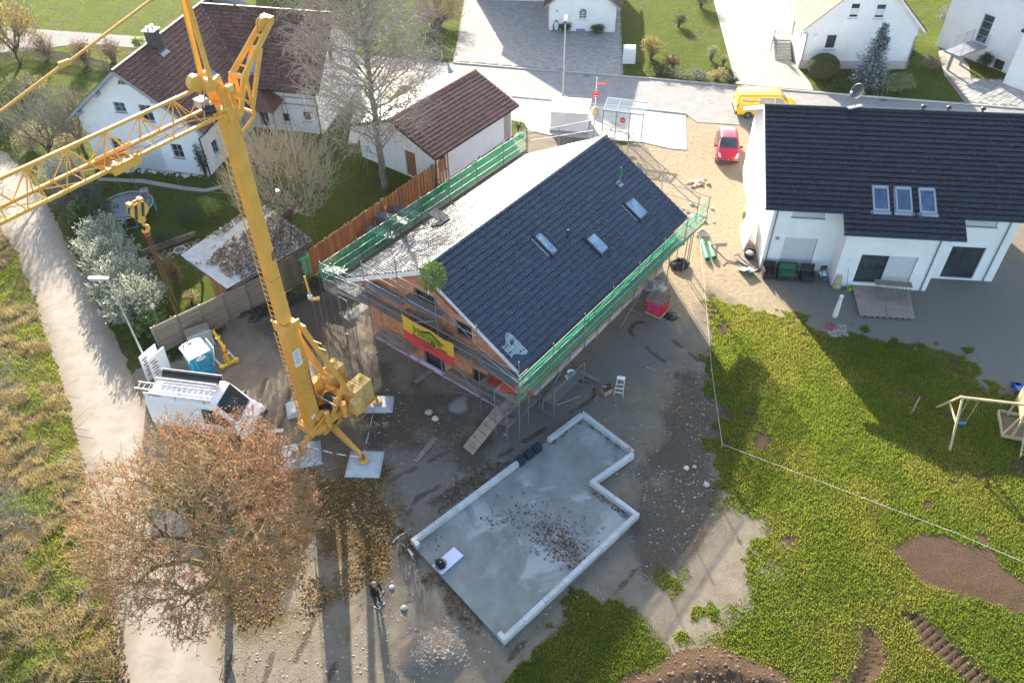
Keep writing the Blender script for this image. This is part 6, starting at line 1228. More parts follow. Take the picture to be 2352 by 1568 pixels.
M_VGL = glass('vehicle_glass', (0.035, 0.055, 0.065), 0.06); M_BUMP = mat('bumper_plastic', (0.035, 0.035, 0.038), 0.6); M_LAMP = mat('headlamp_lens', (0.7, 0.72, 0.72), 0.12, spec=0.8); M_TAIL = mat('tail_lamp', (0.45, 0.02, 0.02), 0.25)  # glass colour lifted to stand in for the reflected sky
M_RIMS = mat('steel_rim', (0.30, 0.30, 0.31), 0.45, metal=0.5)
# white builder's van with ladder on the roof rack
vt = thing('white_van', 'white panel van with ladder and roof trough half under the russet tree', 'van', (-15.45, 27.25, 0), R(-10.5)); v = Veh(vt, [(-2.62, 0.5, 1.1, 2.35, 0.93, 0.97, 0.86), (-2.5, 0.38, 1.15, 2.48, 0.95, 1.0, 0.89), (0.95, 0.36, 1.15, 2.50, 0.95, 1.0, 0.89), (1.15, 0.36, 1.15, 2.42, 0.95, 1.0, 0.88), (1.95, 0.36, 1.12, 1.38, 0.95, 0.99, 0.86), (2.45, 0.38, 0.92, 1.12, 0.93, 0.96, 0.78), (2.62, 0.42, 0.72, 0.92, 0.85, 0.88, 0.62)])
M_VW = mat('van_white', (0.78, 0.78, 0.79), 0.3, var=0.03, coat=0.5); v.body(M_VW); v.toppanel(1.17, 1.96, M_VGL, 'windscreen', w=1.0)
for s in (-1, 1):
    v.sidepanel(0.35, 1.85, 0.05, 0.88, M_VGL, 'side_window', s, x1t=1.2); MB().box((1.5, s * 1.13, 1.35), (0.12, 0.2, 0.26)).build('mirror', M_BUMP, vt); v.wheel(1.65, s * 0.90, 0.35); v.wheel(-1.55, s * 0.90, 0.35)
    v.box('headlight', (2.42, s * 0.68, 0.90), (0.30, 0.26, 0.20), M_LAMP, bev=0.04); v.box('rub_strip', (-0.4, s * 1.0, 0.62), (3.4, 0.03, 0.12), M_BUMP)
v.box('bumper', (2.56, 0, 0.50), (0.28, 1.82, 0.30), M_BUMP, bev=0.06); v.box('grille', (2.60, 0, 0.74), (0.10, 1.0, 0.20), M_BUMP, bev=0.02); v.box('number_plate', (2.71, 0, 0.48), (0.02, 0.52, 0.11), M_FRAMEW); text_mesh('emblem', 'O', 0.16, M_SILL, vt, basis((2.66, 0, 0.78), (0, 1, 0), (0, 0, 1)))
for k in range(4): v.box('grille_bar', (2.655, 0, 0.67 + 0.045 * k), (0.01, 0.9, 0.012), M_RIMS)
text_mesh('lettering', 'THUMM', 0.17, mat('red_lettering', (0.55, 0.03, 0.06), 0.4), vt, basis((2.26, 0.42, 1.235), (-0.35, 1, 0), (-1, -0.35, 0.5)), 0.003, 0.004)
v.toppanel(1.98, 2.02, M_BUMP, 'wiper_cowl', w=0.98); v.box('wiper', (1.72, 0.2, 1.62), (0.03, 0.62, 0.03), M_BUMP); v.box('wiper', (1.74, -0.45, 1.60), (0.03, 0.55, 0.03), M_BUMP)
lt = thing('aluminium_ladder', 'long aluminium ladder lying on the white van roof', 'ladder', vt.location, vt.rotation_euler.z); M_ALU = mat('aluminium', (0.62, 0.62, 0.60), 0.35, metal=0.8)
for s in (0.0, 0.42): MB().box((-1.05, -0.62 + s, 2.80), (4.1, 0.035, 0.09)).build('ladder_rail', M_ALU, lt)
for k in range(14): MB().tube((-2.95 + k * 0.285, -0.62, 2.80), (-2.95 + k * 0.285, -0.20, 2.80), 0.016, n=6).build('rung', M_ALU, lt)
rk_ = thing('roof_rack', 'roof rack with open black-lined trough on the white van', 'roof rack', vt.location, vt.rotation_euler.z)
for x in (-2.3, -0.9, 0.6): MB().box((x, 0, 2.68), (0.06, 1.75, 0.05)).build('cross_bar', M_ALU, rk_); [MB().box((x, s * 0.82, 2.58), (0.06, 0.04, 0.22)).build('rack_foot', M_ALU, rk_) for s in (-1, 1)]
MB().box((-0.75, 0.47, 2.72), (3.2, 0.62, 0.03)).build('trough_floor', mat('rubber_mat', (0.02, 0.02, 0.022), 0.7), rk_)
for y in (0.15, 0.79): MB().box((-0.75, y, 2.80), (3.25, 0.025, 0.20)).build('trough_side', M_ALU, rk_)
MB().box((-0.75, 0.10, 2.72), (2.9, 0.05, 0.12)).build('trough_edge', M_VW, rk_); MB().box((-0.8, -0.80, 2.66), (3.5, 0.03, 0.26)).build('sign_board', M_VW, rk_)
text_mesh('lettering', 'Vaillant', 0.2, mat('teal_lettering', (0.03, 0.28, 0.33), 0.5), rk_, basis((-1.95, -0.82, 2.66), (1, 0, 0), (0, 0, 1)), 0.002, 0.003)
# red hatchback
ct = thing('red_car', 'small red hatchback parked nose-on on the sandy ground by the white house', 'car', (16.38, 53.25, 0), R(-100)); v = Veh(ct, [(-1.92, 0.45, 0.80, 0.95, 0.62, 0.72, 0.6), (-1.82, 0.30, 0.90, 1.12, 0.76, 0.80, 0.62), (-1.45, 0.24, 0.92, 1.45, 0.80, 0.84, 0.60), (-0.7, 0.22, 0.92, 1.53, 0.82, 0.845, 0.62), (0.25, 0.22, 0.92, 1.50, 0.82, 0.845, 0.62), (0.95, 0.22, 0.92, 1.04, 0.82, 0.845, 0.70), (1.55, 0.24, 0.74, 0.86, 0.80, 0.82, 0.62), (1.82, 0.30, 0.58, 0.70, 0.72, 0.74, 0.5), (1.92, 0.36, 0.48, 0.56, 0.6, 0.62, 0.42)])
M_CR = mat('car_red', (0.45, 0.012, 0.030), 0.25, var=0.05, coat=0.8); v.body(M_CR); v.toppanel(0.27, 0.97, M_VGL, 'windscreen', w=1.08); v.toppanel(-1.8, -1.47, M_VGL, 'rear_window', w=1.0)
for s in (-1, 1):
    v.sidepanel(-0.45, 0.75, 0.06, 0.9, M_VGL, 'side_window', s, x1t=0.25); v.sidepanel(-1.35, -0.52, 0.06, 0.9, M_VGL, 'side_window', s); MB().box((0.66, s * 0.95, 0.98), (0.14, 0.2, 0.13)).build('mirror', M_BUMP, ct, bevel=0.03); v.wheel(1.22, s * 0.76, 0.29, 0.18); v.wheel(-1.2, s * 0.76, 0.29, 0.18)
    MB().add([(1.40, s * 0.74, 0.86), (1.78, s * 0.70, 0.70), (1.84, s * 0.50, 0.66), (1.55, s * 0.58, 0.84)], [(0, 1, 2, 3)]).xf(Matrix.Translation((0.03, 0, 0.035))).build('headlight', M_LAMP, ct, fix=False)
v.box('bumper', (1.86, 0, 0.46), (0.16, 1.35, 0.16), M_BUMP, bev=0.04); v.box('number_plate', (1.95, 0, 0.45), (0.02, 0.50, 0.11), M_NUM)
for s in (-1, 1): v.box('grille', (1.885, s * 0.22, 0.60), (0.05, 0.30, 0.06), M_BUMP)
eb_ = MB()
for a in (90, 210, 330):
    c, s_ = math.cos(R(a)), math.sin(R(a)); eb_.add([(1.93, 0, 0.60), (1.93, 0.035 * c - 0.02 * s_, 0.60 + 0.035 * s_ + 0.02 * c), (1.93, 0.07 * c, 0.60 + 0.07 * s_), (1.93, 0.035 * c + 0.02 * s_, 0.60 + 0.035 * s_ - 0.02 * c)], [(0, 1, 2, 3)])
eb_.build('emblem', M_ALU, ct, fix=False)
v.box('wiper', (0.86, 0.2, 1.10), (0.03, 0.5, 0.025), M_BUMP); v.box('wiper', (0.88, -0.35, 1.09), (0.03, 0.45, 0.025), M_BUMP); MB().tube((-1.25, 0, 1.5), (-1.5, 0, 1.75), 0.006, n=4).build('aerial', M_BUMP, ct)
# yellow delivery van
yt = thing('yellow_van', 'yellow delivery van parked on the street behind the black roof', 'van', (20.75, 59.35, 0), R(-4)); v = Veh(yt, [(-2.45, 0.5, 1.0, 1.75, 0.85, 0.90, 0.74), (-2.35, 0.36, 1.05, 1.94, 0.90, 0.95, 0.80), (0.7, 0.34, 1.05, 1.97, 0.90, 0.95, 0.80), (0.95, 0.34, 1.05, 1.90, 0.90, 0.95, 0.78), (1.6, 0.34, 1.02, 1.18, 0.90, 0.95, 0.8), (2.2, 0.36, 0.85, 1.0, 0.88, 0.92, 0.7), (2.42, 0.4, 0.65, 0.8, 0.78, 0.80, 0.55)])
M_YV = mat('van_yellow', (0.78, 0.48, 0.02), 0.3, var=0.03, coat=0.6); v.body(M_YV); v.toppanel(0.97, 1.6, M_VGL, 'windscreen', w=1.05)
for s in (-1, 1):
    v.sidepanel(0.45, 1.45, 0.05, 0.9, M_VGL, 'side_window', s, x1t=0.95); v.sidepanel(-0.75, 0.35, 0.05, 0.9, M_PANE2, 'side_window', s); v.wheel(1.5, s * 0.86, 0.33, rim=M_RIMS); v.wheel(-1.5, s * 0.86, 0.33, rim=M_RIMS); v.box('tail_lamp', (-2.40, s * 0.84, 1.05), (0.12, 0.14, 0.35), M_TAIL, bev=0.02)
    v.box('arch_trim', (-1.5, s * 0.935, 0.72), (0.75, 0.03, 0.04), M_BUMP); MB().box((1.2, s * 1.05, 1.2), (0.1, 0.2, 0.2)).build('mirror', M_BUMP, yt); v.box('headlight', (2.25, s * 0.7, 0.85), (0.2, 0.25, 0.2), M_LAMP, bev=0.03)
v.box('bumper', (-2.42, 0, 0.5), (0.22, 1.8, 0.28), M_BUMP, bev=0.05); v.box('bumper', (2.36, 0, 0.45), (0.2, 1.7, 0.25), M_BUMP, bev=0.05)
text_mesh('lettering', 'Deutsche Post', 0.17, mat('dark_lettering', (0.10, 0.06, 0.02), 0.5), yt, basis((-1.30, -0.935, 1.50), (1, 0, 0), (0, 0.14, 1)), 0.002, 0.002)
hn = MB(); hn.path([(-2.05 + 0.09 * math.cos(a), -0.945, 1.53 + 0.06 * math.sin(a)) for a in np.linspace(0.3, 6.0, 12)], 0.012, 5); hn.lathe((-1.93, -0.945, 1.53), [(0.05, 0), (0.02, 0.09)], 6); hn.build('horn_emblem', M_NUM, yt)
# ================================================================ SMALLER THINGS
def bx(t, name, c, size, m, rz=0, bev=0.0, rot=None, par=None): return MB().box(c, size, rz=rz, rot=rot).build(name, m, par or t, bevel=bev)
def tbp(t, name, pts, r, m, n=6, par=None): return MB().path([Vector(p) for p in pts], r, n).build(name, m, par or t)
# portable toilet
M_BLUE = mat('toilet_blue', (0.010, 0.20, 0.36), 0.4, var=0.08, spec=0.5); M_BLUE2 = mat('toilet_blue_dark', (0.008, 0.14, 0.28), 0.4); M_TW = mat('toilet_white', (0.72, 0.73, 0.74), 0.45, var=0.05)
t = thing('portable_toilet', 'blue portable toilet cabin with white roof behind the van', 'toilet', (-16.75, 30.55, 0), R(39.5)); W = 1.08
bx(t, 'cabin', (0, 0, 1.12), (W, W, 2.04), M_BLUE, bev=0.02); bx(t, 'skid', (0, 0, 0.05), (W + 0.06, W + 0.06, 0.1), M_BUMP)
bx(t, 'door', (0.02, -W / 2 - 0.012, 1.08), (0.78, 0.03, 1.88), M_BLUE, bev=0.01)
for x in (-0.38, 0.42): bx(t, 'door_post', (x + (-.07 if x < 0 else 0.06), -W / 2 - 0.02, 1.12), (0.08, 0.06, 2.0), M_BLUE2)
for z, h in ((0.62, 0.72), (1.45, 0.62)): bx(t, 'door_panel', (0.02, -W / 2 - 0.032, z), (0.55, 0.014, h), M_BLUE2, bev=0.006)
bx(t, 'door_latch', (0.33, -W / 2 - 0.045, 1.15), (0.06, 0.03, 0.16), M_NUM); bx(t, 'door_latch', (-0.2, -W / 2 - 0.045, 0.55), (0.05, 0.03, 0.09), M_TW)
q = MB(); rr_ = []
for x, z in ((-0.62, 2.14), (-0.60, 2.22), (-0.25, 2.33), (0.25, 2.33), (0.60, 2.22), (0.62, 2.14)): rr_.append((x, z))
q.extrude([(x, -0.63, z) for x, z in rr_], (0, 1.26, 0)); q.build('roof', M_TW, t, bevel=0.02)
for y in (-0.35, 0, 0.35): bx(t, 'roof_rib', (0, y, 2.345), (0.5, 0.05, 0.03), M_TW)
MB().tube((-0.4, 0.42, 2.2), (-0.4, 0.42, 2.48), 0.05, n=8).build('vent_pipe', M_FRAMEG, t)
def oval(par, o, x, y, a, b_, m): q = MB(); X = Vector(x).normalized(); Y = Vector(y).normalized(); N = X.cross(Y); q.extrude([Vector(o) + X * a * math.cos(k) + Y * b_ * math.sin(k) for k in np.linspace(0, 6.283, 21)[:-1]], N * 0.006); return q.build('sticker', m, par)
oval(t, (0.02, -W / 2 - 0.045, 1.92), (1, 0, 0), (0, 0, 1), 0.25, 0.10, M_TW); text_mesh('lettering', 'DIXI', 0.13, M_NUM, t, basis((0.02, -W / 2 - 0.055, 1.92), (1, 0, 0), (0, 0, 1)), 0.002, 0.006, sx=1.25)
oval(t, (0.02, -W / 2 - 0.03, 2.08), (1, 0, 0), (0, 0, 1), 0.05, 0.045, M_TW)
bx(t, 'sign', (-W / 2 - 0.012, 0.05, 1.80), (0.012, 0.72, 0.30), M_TW); text_mesh('lettering', 'DIXI', 0.22, M_BLUE2, t, basis((-W / 2 - 0.02, 0.05, 1.80), (0, -1, 0), (0, 0, 1)), 0.002, 0.006, sx=1.2)
# white hoarding panels and boards round the toilet
M_WP = mat('white_plastic', (0.70, 0.71, 0.73), 0.5, var=0.06)
for (x, y), rz, lean, lab in (((377,868),R(62),0.10,'white plastic barrier panel with dark slots beside the toilet'), ((358,862),R(62),0.10,'white plastic barrier panel standing behind the slotted one')):
    p = G(x, y); t = thing('site_barrier', lab, 'barrier panel', p, rz, 'white barrier panels'); rot = Matrix.Rotation(lean, 3, 'X')
    bx(t, 'panel', rot @ Vector((0, 0, 0.98)), (1.15, 0.05, 1.9), M_WP, rot=rot, bev=0.012)
    for k in range(7): bx(t, 'slot', rot @ Vector((-0.30 + 0.08 * (k % 2), -0.028, 0.45 + k * 0.20)), (0.34, 0.012, 0.07), M_BUMP, rot=rot)
    bx(t, 'foot', (0, 0, 0.06), (0.5, 0.45, 0.12), M_FRAMEG); bx(t, 'top_rail', rot @ Vector((0, 0, 1.95)), (1.15, 0.07, 0.06), M_WP, rot=rot)
t = thing('leaning_board', 'thin white board leaning against the right side of the toilet', 'board', G(500, 850), R(129)); bx(t, 'board', (0, 0.14, 1.0), (1.0, 0.03, 2.05), M_WP, rot=Matrix.Rotation(R(14), 3, 'X')); bx(t, 'edge_trim', (0, 0.365, 1.98), (1.0, 0.05, 0.04), M_FRAMEG)
t = thing('concrete_block', 'grey concrete angle block in front of the lamella fence', 'concrete block', G(468, 800), R(30)); bx(t, 'front_face', (0, 0, 0.55), (1.35, 0.10, 1.1), mat('raw_concrete', (0.40, 0.40, 0.39), 0.85, bump=0.3)); bx(t, 'base', (0, 0.45, 0.5), (1.3, 0.8, 1.0), MATS['raw_concrete']); bx(t, 'lid', (0, 0.42, 1.02), (1.34, 0.84, 0.05), M_SLAT)
# yellow pallet fork
M_FORK = mat('fork_yellow', (0.62, 0.40, 0.02), 0.5, var=0.2); t = thing('pallet_fork', 'yellow crane pallet fork with red band standing by the toilet', 'pallet fork', G(528, 838), R(40))
bx(t, 'foot_bar', (0, 0, 0.12), (1.15, 0.14, 0.14), M_FORK, bev=0.01)
for x in (-0.42, 0.42): bx(t, 'tine', (x, 0.55, 0.06), (0.12, 1.1, 0.05), M_RIMS); bx(t, 'tine_sleeve', (x, 0, 0.12), (0.2, 0.22, 0.2), M_FORK)
MB().beam((0, 0, 0.15), (0, 0.02, 1.45), 0.16, 0.16).build('mast', M_FORK, t); bx(t, 'red_band', (0, 0.02, 1.02), (0.175, 0.175, 0.14), M_CR); MB().beam((0, 0, 1.4), (0, 0.95, 1.9), 0.13, 0.16).build('top_arm', M_FORK, t)
for s in (-1, 1): tbp(t, 'handle', [(s * 0.08, -0.02, 0.4), (s * 0.2, -0.12, 0.45), (s * 0.2, -0.12, 0.85), (s * 0.08, -0.02, 0.9)], 0.02, M_FORK)
MB().path([(0.12 * math.cos(a), 0.45 + 0.10 * math.sin(a), 1.78) for a in np.linspace(0, 6.283, 11)], 0.018, 5).build('lifting_eye', M_FORK, t)
# green power cabinet
M_GC = mat('cabinet_green', (0.10, 0.42, 0.14), 0.5, var=0.06); t = thing('power_cabinet', 'bright green site power cabinet on thin legs by the fence', 'power cabinet', G(700, 640), R(36))
bx(t, 'body', (0, 0, 0.98), (1.05, 0.38, 1.25), M_GC, bev=0.015); q = MB(); q.extrude([(-0.56, -0.24, 1.62), (-0.56, 0.22, 1.62), (-0.56, 0.22, 1.70), (-0.56, -0.05, 1.82), (-0.56, -0.24, 1.66)], (1.12, 0, 0)); q.build('lid', M_GC, t)
for x in (-0.48, 0.48):
    for y in (-0.16, 0.16): tbp(t, 'leg', [(x, y, 0), (x, y, 0.37)], 0.018, M_ZINC)
bx(t, 'window', (-0.12, -0.195, 1.25), (0.14, 0.015, 0.26), M_FRAMED); bx(t, 'notice', (0.2, -0.197, 1.12), (0.5, 0.012, 0.16), M_FRAMEG); bx(t, 'notice', (0.0, -0.197, 0.95), (0.5, 0.012, 0.10), M_FRAMEG)
for k in range(3): bx(t, 'notice_line', (0.2, -0.205, 1.07 + k * 0.045), (0.42, 0.004, 0.012), M_NUM)
# trampoline and stool
p = G(291, 471, 0.8); t = thing('trampoline', 'round garden trampoline with grey mat and pale springs on the lawn', 'trampoline', (p.x, p.y, 0)); M_TF = mat('trampoline_frame', (0.30, 0.36, 0.40), 0.5)
MB().path([(1.72 * math.cos(a), 1.72 * math.sin(a), 0.8) for a in np.linspace(0, 6.2832, 41)], 0.035, 6).build('frame', M_TF, t); MB().lathe((0, 0, 0.785), [(1.45, 0), (1.45, 0.008)], 40).build('mat', mat('trampoline_mat', (0.12, 0.13, 0.15), 0.6), t)
for k in range(60): a = 6.2832 * k / 60; MB().tube((1.44 * math.cos(a), 1.44 * math.sin(a), 0.79), (1.70 * math.cos(a), 1.70 * math.sin(a), 0.80), 0.012, n=4).build('spring', M_SILL, t)
for k in range(4): a = 0.4 + 1.5708 * k; tbp(t, 'leg', [(1.72 * math.cos(a - .2), 1.72 * math.sin(a - .2), 0.8), (1.75 * math.cos(a - .2), 1.75 * math.sin(a - .2), 0.02), (1.75 * math.cos(a + .2), 1.75 * math.sin(a + .2), 0.02), (1.72 * math.cos(a + .2), 1.72 * math.sin(a + .2), 0.8)], 0.025, M_TF)
p = G(334, 447, 0.85); t = thing('cube_stool', 'pink and violet cube stool standing on the trampoline edge', 'stool', (p.x, p.y, 0.80), 0.3); bx(t, 'seat_cube', (0, 0, 0.24), (0.48, 0.48, 0.48), mat('stool_pink', (0.45, 0.24, 0.24), 0.8), bev=0.05); bx(t, 'side_panel', (0.0, -0.243, 0.22), (0.36, 0.01, 0.32), mat('stool_violet', (0.16, 0.13, 0.2), 0.8)); bx(t, 'top_patch', (0, 0, 0.483), (0.28, 0.28, 0.012), MATS['stool_violet'], rz=0.78)
# street lamps
p = G(350, 861); t = thing('street_lamp', 'grey street lamp with long flat head over the concrete lane', 'street lamp', p, group='street lamps'); M_POLE = mat('lamp_pole', (0.42, 0.42, 0.42), 0.5, metal=0.5)
MB().tube((0, 0, 0), (0, 0, 1.3), 0.08, n=10).build('pole_base', M_POLE, t); MB().tube((0, 0, 1.3), (0, 0, 6.7), 0.06, 0.045, n=10).build('pole', M_POLE, t); MB().beam((0.05, 0, 6.75), (-0.95, 0, 6.80), 0.22, 0.11).build('lamp_head', M_POLE, t, bevel=0.02); bx(t, 'lens', (-0.55, 0, 6.70), (0.7, 0.17, 0.03), M_LAMP)
p = G(1293, 222); t = thing('street_lamp', 'tall pale street lamp between the kiosk and the small white house', 'street lamp', p, group='street lamps')
MB().tube((0, 0, 0), (0, 0, 6.3), 0.075, 0.05, n=10).build('pole', M_POLE, t); MB().beam((0, -0.05, 6.35), (0.12, 0.75, 6.48), 0.22, 0.12).build('lamp_head', M_WP, t, bevel=0.02); bx(t, 'head_socket', (0, -0.05, 6.3), (0.16, 0.2, 0.16), M_FRAMED)
p = G(86, 62); t = thing('street_lamp', 'slim street lamp rising out of the yellowish tree at the back road', 'street lamp', p, group='street lamps'); MB().tube((0, 0, 0), (0, 0, 6.0), 0.07, 0.05, n=8).build('pole', M_POLE, t); MB().beam((0, 0, 6.0), (-0.6, 0, 6.1), 0.2, 0.1).build('lamp_head', M_POLE, t)
# street sign and bin
p = G(1366, 262); t = thing('street_sign', 'white post with red street name plate and red box by the shelter', 'sign post', p, -0.07)
MB().tube((0, 0, 0.1), (0, 0, 3.1), 0.035, n=8).build('post', M_WP, t); MB().lathe((0, 0, 0), [(0.30, 0), (0.30, 0.45), (0.24, 0.5), (0.06, 0.62)], 14).build('concrete_foot', mat('lichen_concrete', (0.42, 0.37, 0.20), 0.9), t)
M_SR = mat('sign_red', (0.55, 0.02, 0.03), 0.4); bx(t, 'name_plate', (0.45, -0.05, 2.62), (0.82, 0.03, 0.22), M_SR); text_mesh('lettering', 'Bürgerbus', 0.17, M_FRAMEW, t, basis((0.45, -0.07, 2.62), (1, 0, 0), (0, 0, 1)), 0.002, 0.003); bx(t, 'red_box', (0, -0.06, 1.75), (0.42, 0.08, 0.5), M_SR)
for z in (1.86, 1.62): bx(t, 'box_text', (0, -0.104, z), (0.28, 0.01, 0.04), M_FRAMEW)
# transformer kiosk
a, b = G(1263.4, 303), G(1347, 309); d = b - a; t = thing('transformer_kiosk', 'white transformer kiosk with shallow white roof beside the street lamp', 'kiosk', a, math.atan2(d.y, d.x)); L = d.length
bx(t, 'wall', (L / 2, 1.15, 0.85), (L, 2.3, 1.72), M_WHITE); q = MB(); q.extrude([(-0.08, -0.1, 1.72), (-0.08, 2.4, 1.72), (-0.08, 2.4, 1.80), (-0.08, 1.15, 1.92), (-0.08, -0.1, 1.78)], (L + 0.16, 0, 0)); q.build('roof', M_BARGE, t); bx(t, 'plinth', (L / 2, 1.15, 0.08), (L + 0.12, 2.42, 0.17), mat('block_plinth', (0.30, 0.29, 0.27), 0.9)); bx(t, 'roof_joint', (L * 0.62, 1.0, 1.87), (0.03, 1.9, 0.02), M_FRAMEG, rot=Matrix.Rotation(0.0, 3, 'X')); bx(t, 'door', (L * 0.5, 2.31, 0.9), (1.2, 0.03, 1.5), M_FRAMEG)
# bus shelter
a, b = G(1382, 312), G(1472, 324); d = b - a; t = thing('bus_shelter', 'glass bus shelter with steel frame and a red no-entry disc', 'bus shelter', a, math.atan2(d.y, d.x)); L = d.length; M_SHG = mat('shelter_glass', (0.55, 0.60, 0.62), 0.08, spec=0.6)
nt = M_SHG.node_tree; tp = _n(nt, 'ShaderNodeBsdfTransparent'); ms = _n(nt, 'ShaderNodeMixShader'); ms.inputs[0].default_value = 0.22; nt.links.new(tp.outputs[0], ms.inputs[1]); nt.links.new(nt.nodes['Principled BSDF'].outputs[0], ms.inputs[2]); nt.links.new(ms.outputs[0], nt.nodes['Material Output'].inputs[0])
for k in range(4): tbp(t, 'post', [(L * k / 3, 0, 0), (L * k / 3, 0, 2.2)], 0.035, M_STEEL, 8); MB().beam((L * k / 3, -0.05, 2.22), (L * k / 3, 1.55, 2.42), 0.05, 0.07).build('rafter', mat('shelter_blue_steel', (0.22, 0.30, 0.42), 0.4, metal=0.5), t)
for y, z in ((-0.05, 2.2), (1.55, 2.42)): MB().beam((-0.05, y, z), (L + 0.05, y, z), 0.07, 0.09).build('roof_beam', MATS['shelter_blue_steel'], t)
for k in range(3):
    bx(t, 'back_pane', (L * (k + 0.5) / 3, 0.0, 1.15), (L / 3 - 0.1, 0.01, 1.9), M_SHG); MB().add([(L * k / 3 + 0.05, 0.0, 2.27), (L * (k + 1) / 3 - 0.05, 0.0, 2.27), (L * (k + 1) / 3 - 0.05, 1.5, 2.46), (L * k / 3 + 0.05, 1.5, 2.46)], [(0, 1, 2, 3)]).build('roof_pane', M_SHG, t)
    for z in (0.5, 1.1, 1.75): bx(t, 'pane_clamp', (L * k / 3 + 0.05, -0.02, z), (0.06, 0.03, 0.06), M_STEEL)
bx(t, 'bench', (L / 2, 0.35, 0.45), (2.0, 0.35, 0.05), M_STEEL)
MB().lathe((0, 0, 0), [(0.21, 0), (0.21, 0.012)], 20).xf(Matrix.Translation((L * 0.5, -0.03, 1.55)) @ Matrix.Rotation(R(90), 4, 'X')).build('no_entry_disc', M_SR, t); bx(t, 'disc_bar', (L * 0.5, -0.05, 1.55), (0.30, 0.01, 0.07), mat('disc_bar', (0.75, 0.55, 0.3), 0.5))
# slatted white bin box
p = G(1444, 148); t = thing('bin_box', 'white slatted bin box with curved striped lid on the lawn edge', 'bin box', p, R(-4))
bx(t, 'body', (0, 0.45, 0.62), (1.02, 0.82, 1.2), M_WP)
for k in range(11): bx(t, 'slat', (0, 0.02, 0.12 + k * 0.108), (1.08, 0.035, 0.085), M_WP)
for x in (-0.53, 0.53): bx(t, 'corner_post', (x, 0.02, 0.62), (0.05, 0.06, 1.24), M_WP)
prof = [(0.0 + 0.9 * k / 6, 1.26 + 0.22 * math.sin(math.pi * (0.15 + 0.6 * k / 6))) for k in range(7)]
for k in range(9): q = MB(); x0 = -0.55 + k * 0.122; q.loft([[Vector((x0, y, z)), Vector((x0 + 0.1, y, z)), Vector((x0 + 0.1, y, z - 0.03)), Vector((x0, y, z - 0.03))] for y, z in prof]); q.build('lid_slat', M_WP, t)
# hose reel on the wall
wp = root_matrix(t45) @ (w45(1278, 58) + Vector((0, -0.08, 0))); t = thing('garden_hose', 'green garden hose coiled on the wall of the small white house', 'hose', wp, t45.rotation_euler.z); mh = mat('hose_green', (0.03, 0.18, 0.13), 0.5)
for k in range(5): MB().path([((0.24 + 0.02 * k) * math.cos(a), -0.02 * k, (0.5 + 0.03 * k) * math.sin(a) - 0.05 * k) for a in np.linspace(0, 6.283, 17)], 0.022, 5).build('hose_loop', mh, t)
MB().box((0, 0.03, 0.4), (0.2, 0.1, 0.06)).build('hanger', M_FRAMED, t)
# playground
M_PINE = mat('pine_timber', (0.50, 0.38, 0.22), 0.75, var=0.2, scale=3, rnd=0.1, bump=0.15); M_PB = mat('play_blue', (0.015, 0.10, 0.38), 0.4, var=0.08)
p = G(2210, 912, 2.3); t = thing('garden_swing', 'pale timber swing frame on the shaded lawn', 'swing', (p.x, p.y, 0)); o = Vector((p.x, p.y, 0)); fa, fb_ = G(2181, 1034) - o, G(2152, 935) - o; e2 = G(2365, 930, 2.3) - o; e2.z = 2.3
MB().beam(fa, (0, -0.04, 2.34), 0.09, 0.09).build('leg', M_PINE, t); MB().beam(fb_, (0, 0.04, 2.34), 0.09, 0.09).build('leg', M_PINE, t); MB().beam((-0.12, 0, 2.32), e2, 0.09, 0.11).build('top_beam', M_PINE, t); MB().beam(fa.lerp(Vector((0, 0, 2.3)), 0.52), fb_.lerp(Vector((0, 0, 2.3)), 0.52), 0.06, 0.09).build('cross_brace', M_PINE, t); bx(t, 'bolt_plate', (0.02, -0.05, 2.2), (0.12, 0.03, 0.3), M_PINE)
for k, x in enumerate((0.35, 0.85, 1.75, 2.2)): tbp(t, 'eye_bolt', [Vector((0, 0, 2.3)).lerp(e2, x / e2.length) + Vector((0, 0, -0.05)), Vector((0, 0, 2.3)).lerp(e2, x / e2.length) + Vector((0, 0, -0.16))], 0.02, M_STEEL)
s0 = Vector((0, 0, 2.14)).lerp(e2 + Vector((0, 0, -0.16)), 0.45 / e2.length); s1 = Vector((0, 0, 2.14)).lerp(e2 + Vector((0, 0, -0.16)), 0.95 / e2.length); MS = Matrix.Translation(((s0.x + s1.x) / 2, (s0.y + s1.y) / 2, 0.5)) @ Matrix.Rotation(math.atan2(e2.y, e2.x), 4, 'Z'); sw = MB().loft([[Vector((x, y, 0.03 * (x / 0.2) ** 2 + z)) for y, z in ((-0.09, 0), (0.09, 0), (0.09, 0.03), (-0.09, 0.03))] for x in np.linspace(-0.22, 0.22, 7)]).xf(MS).build('swing_seat', M_PB, t)
for s in (-1, 1): MB().path([Vector((s * 0.20, 0, 0.03)), Vector((s * 0.24, 0, 1.66))], 0.012, 5).xf(MS).build('rope', mat('hemp_rope', (0.42, 0.34, 0.2), 0.9), sw)
p = G(2345, 985); t = thing('play_tower', 'timber play tower with slatted wall and sand box at the right edge', 'play tower', (p.x, p.y, 0), R(-18)); 
for x in (-0.55, 0.75):
    for y in (-0.75, 0.75): MB().box((x, y, 1.25), (0.09, 0.09, 2.5)).build('post', M_PINE, t)
bx(t, 'platform', (0.1, 0, 1.2), (1.3, 1.5, 0.05), M_PINE)
for k in range(6): bx(t, 'wall_slat', (-0.61, 0, 1.35 + k * 0.13), (0.025, 1.5, 0.10), M_PINE); bx(t, 'wall_slat', (0.1, -0.81, 1.35 + k * 0.13), (1.3, 0.025, 0.10), M_PINE)
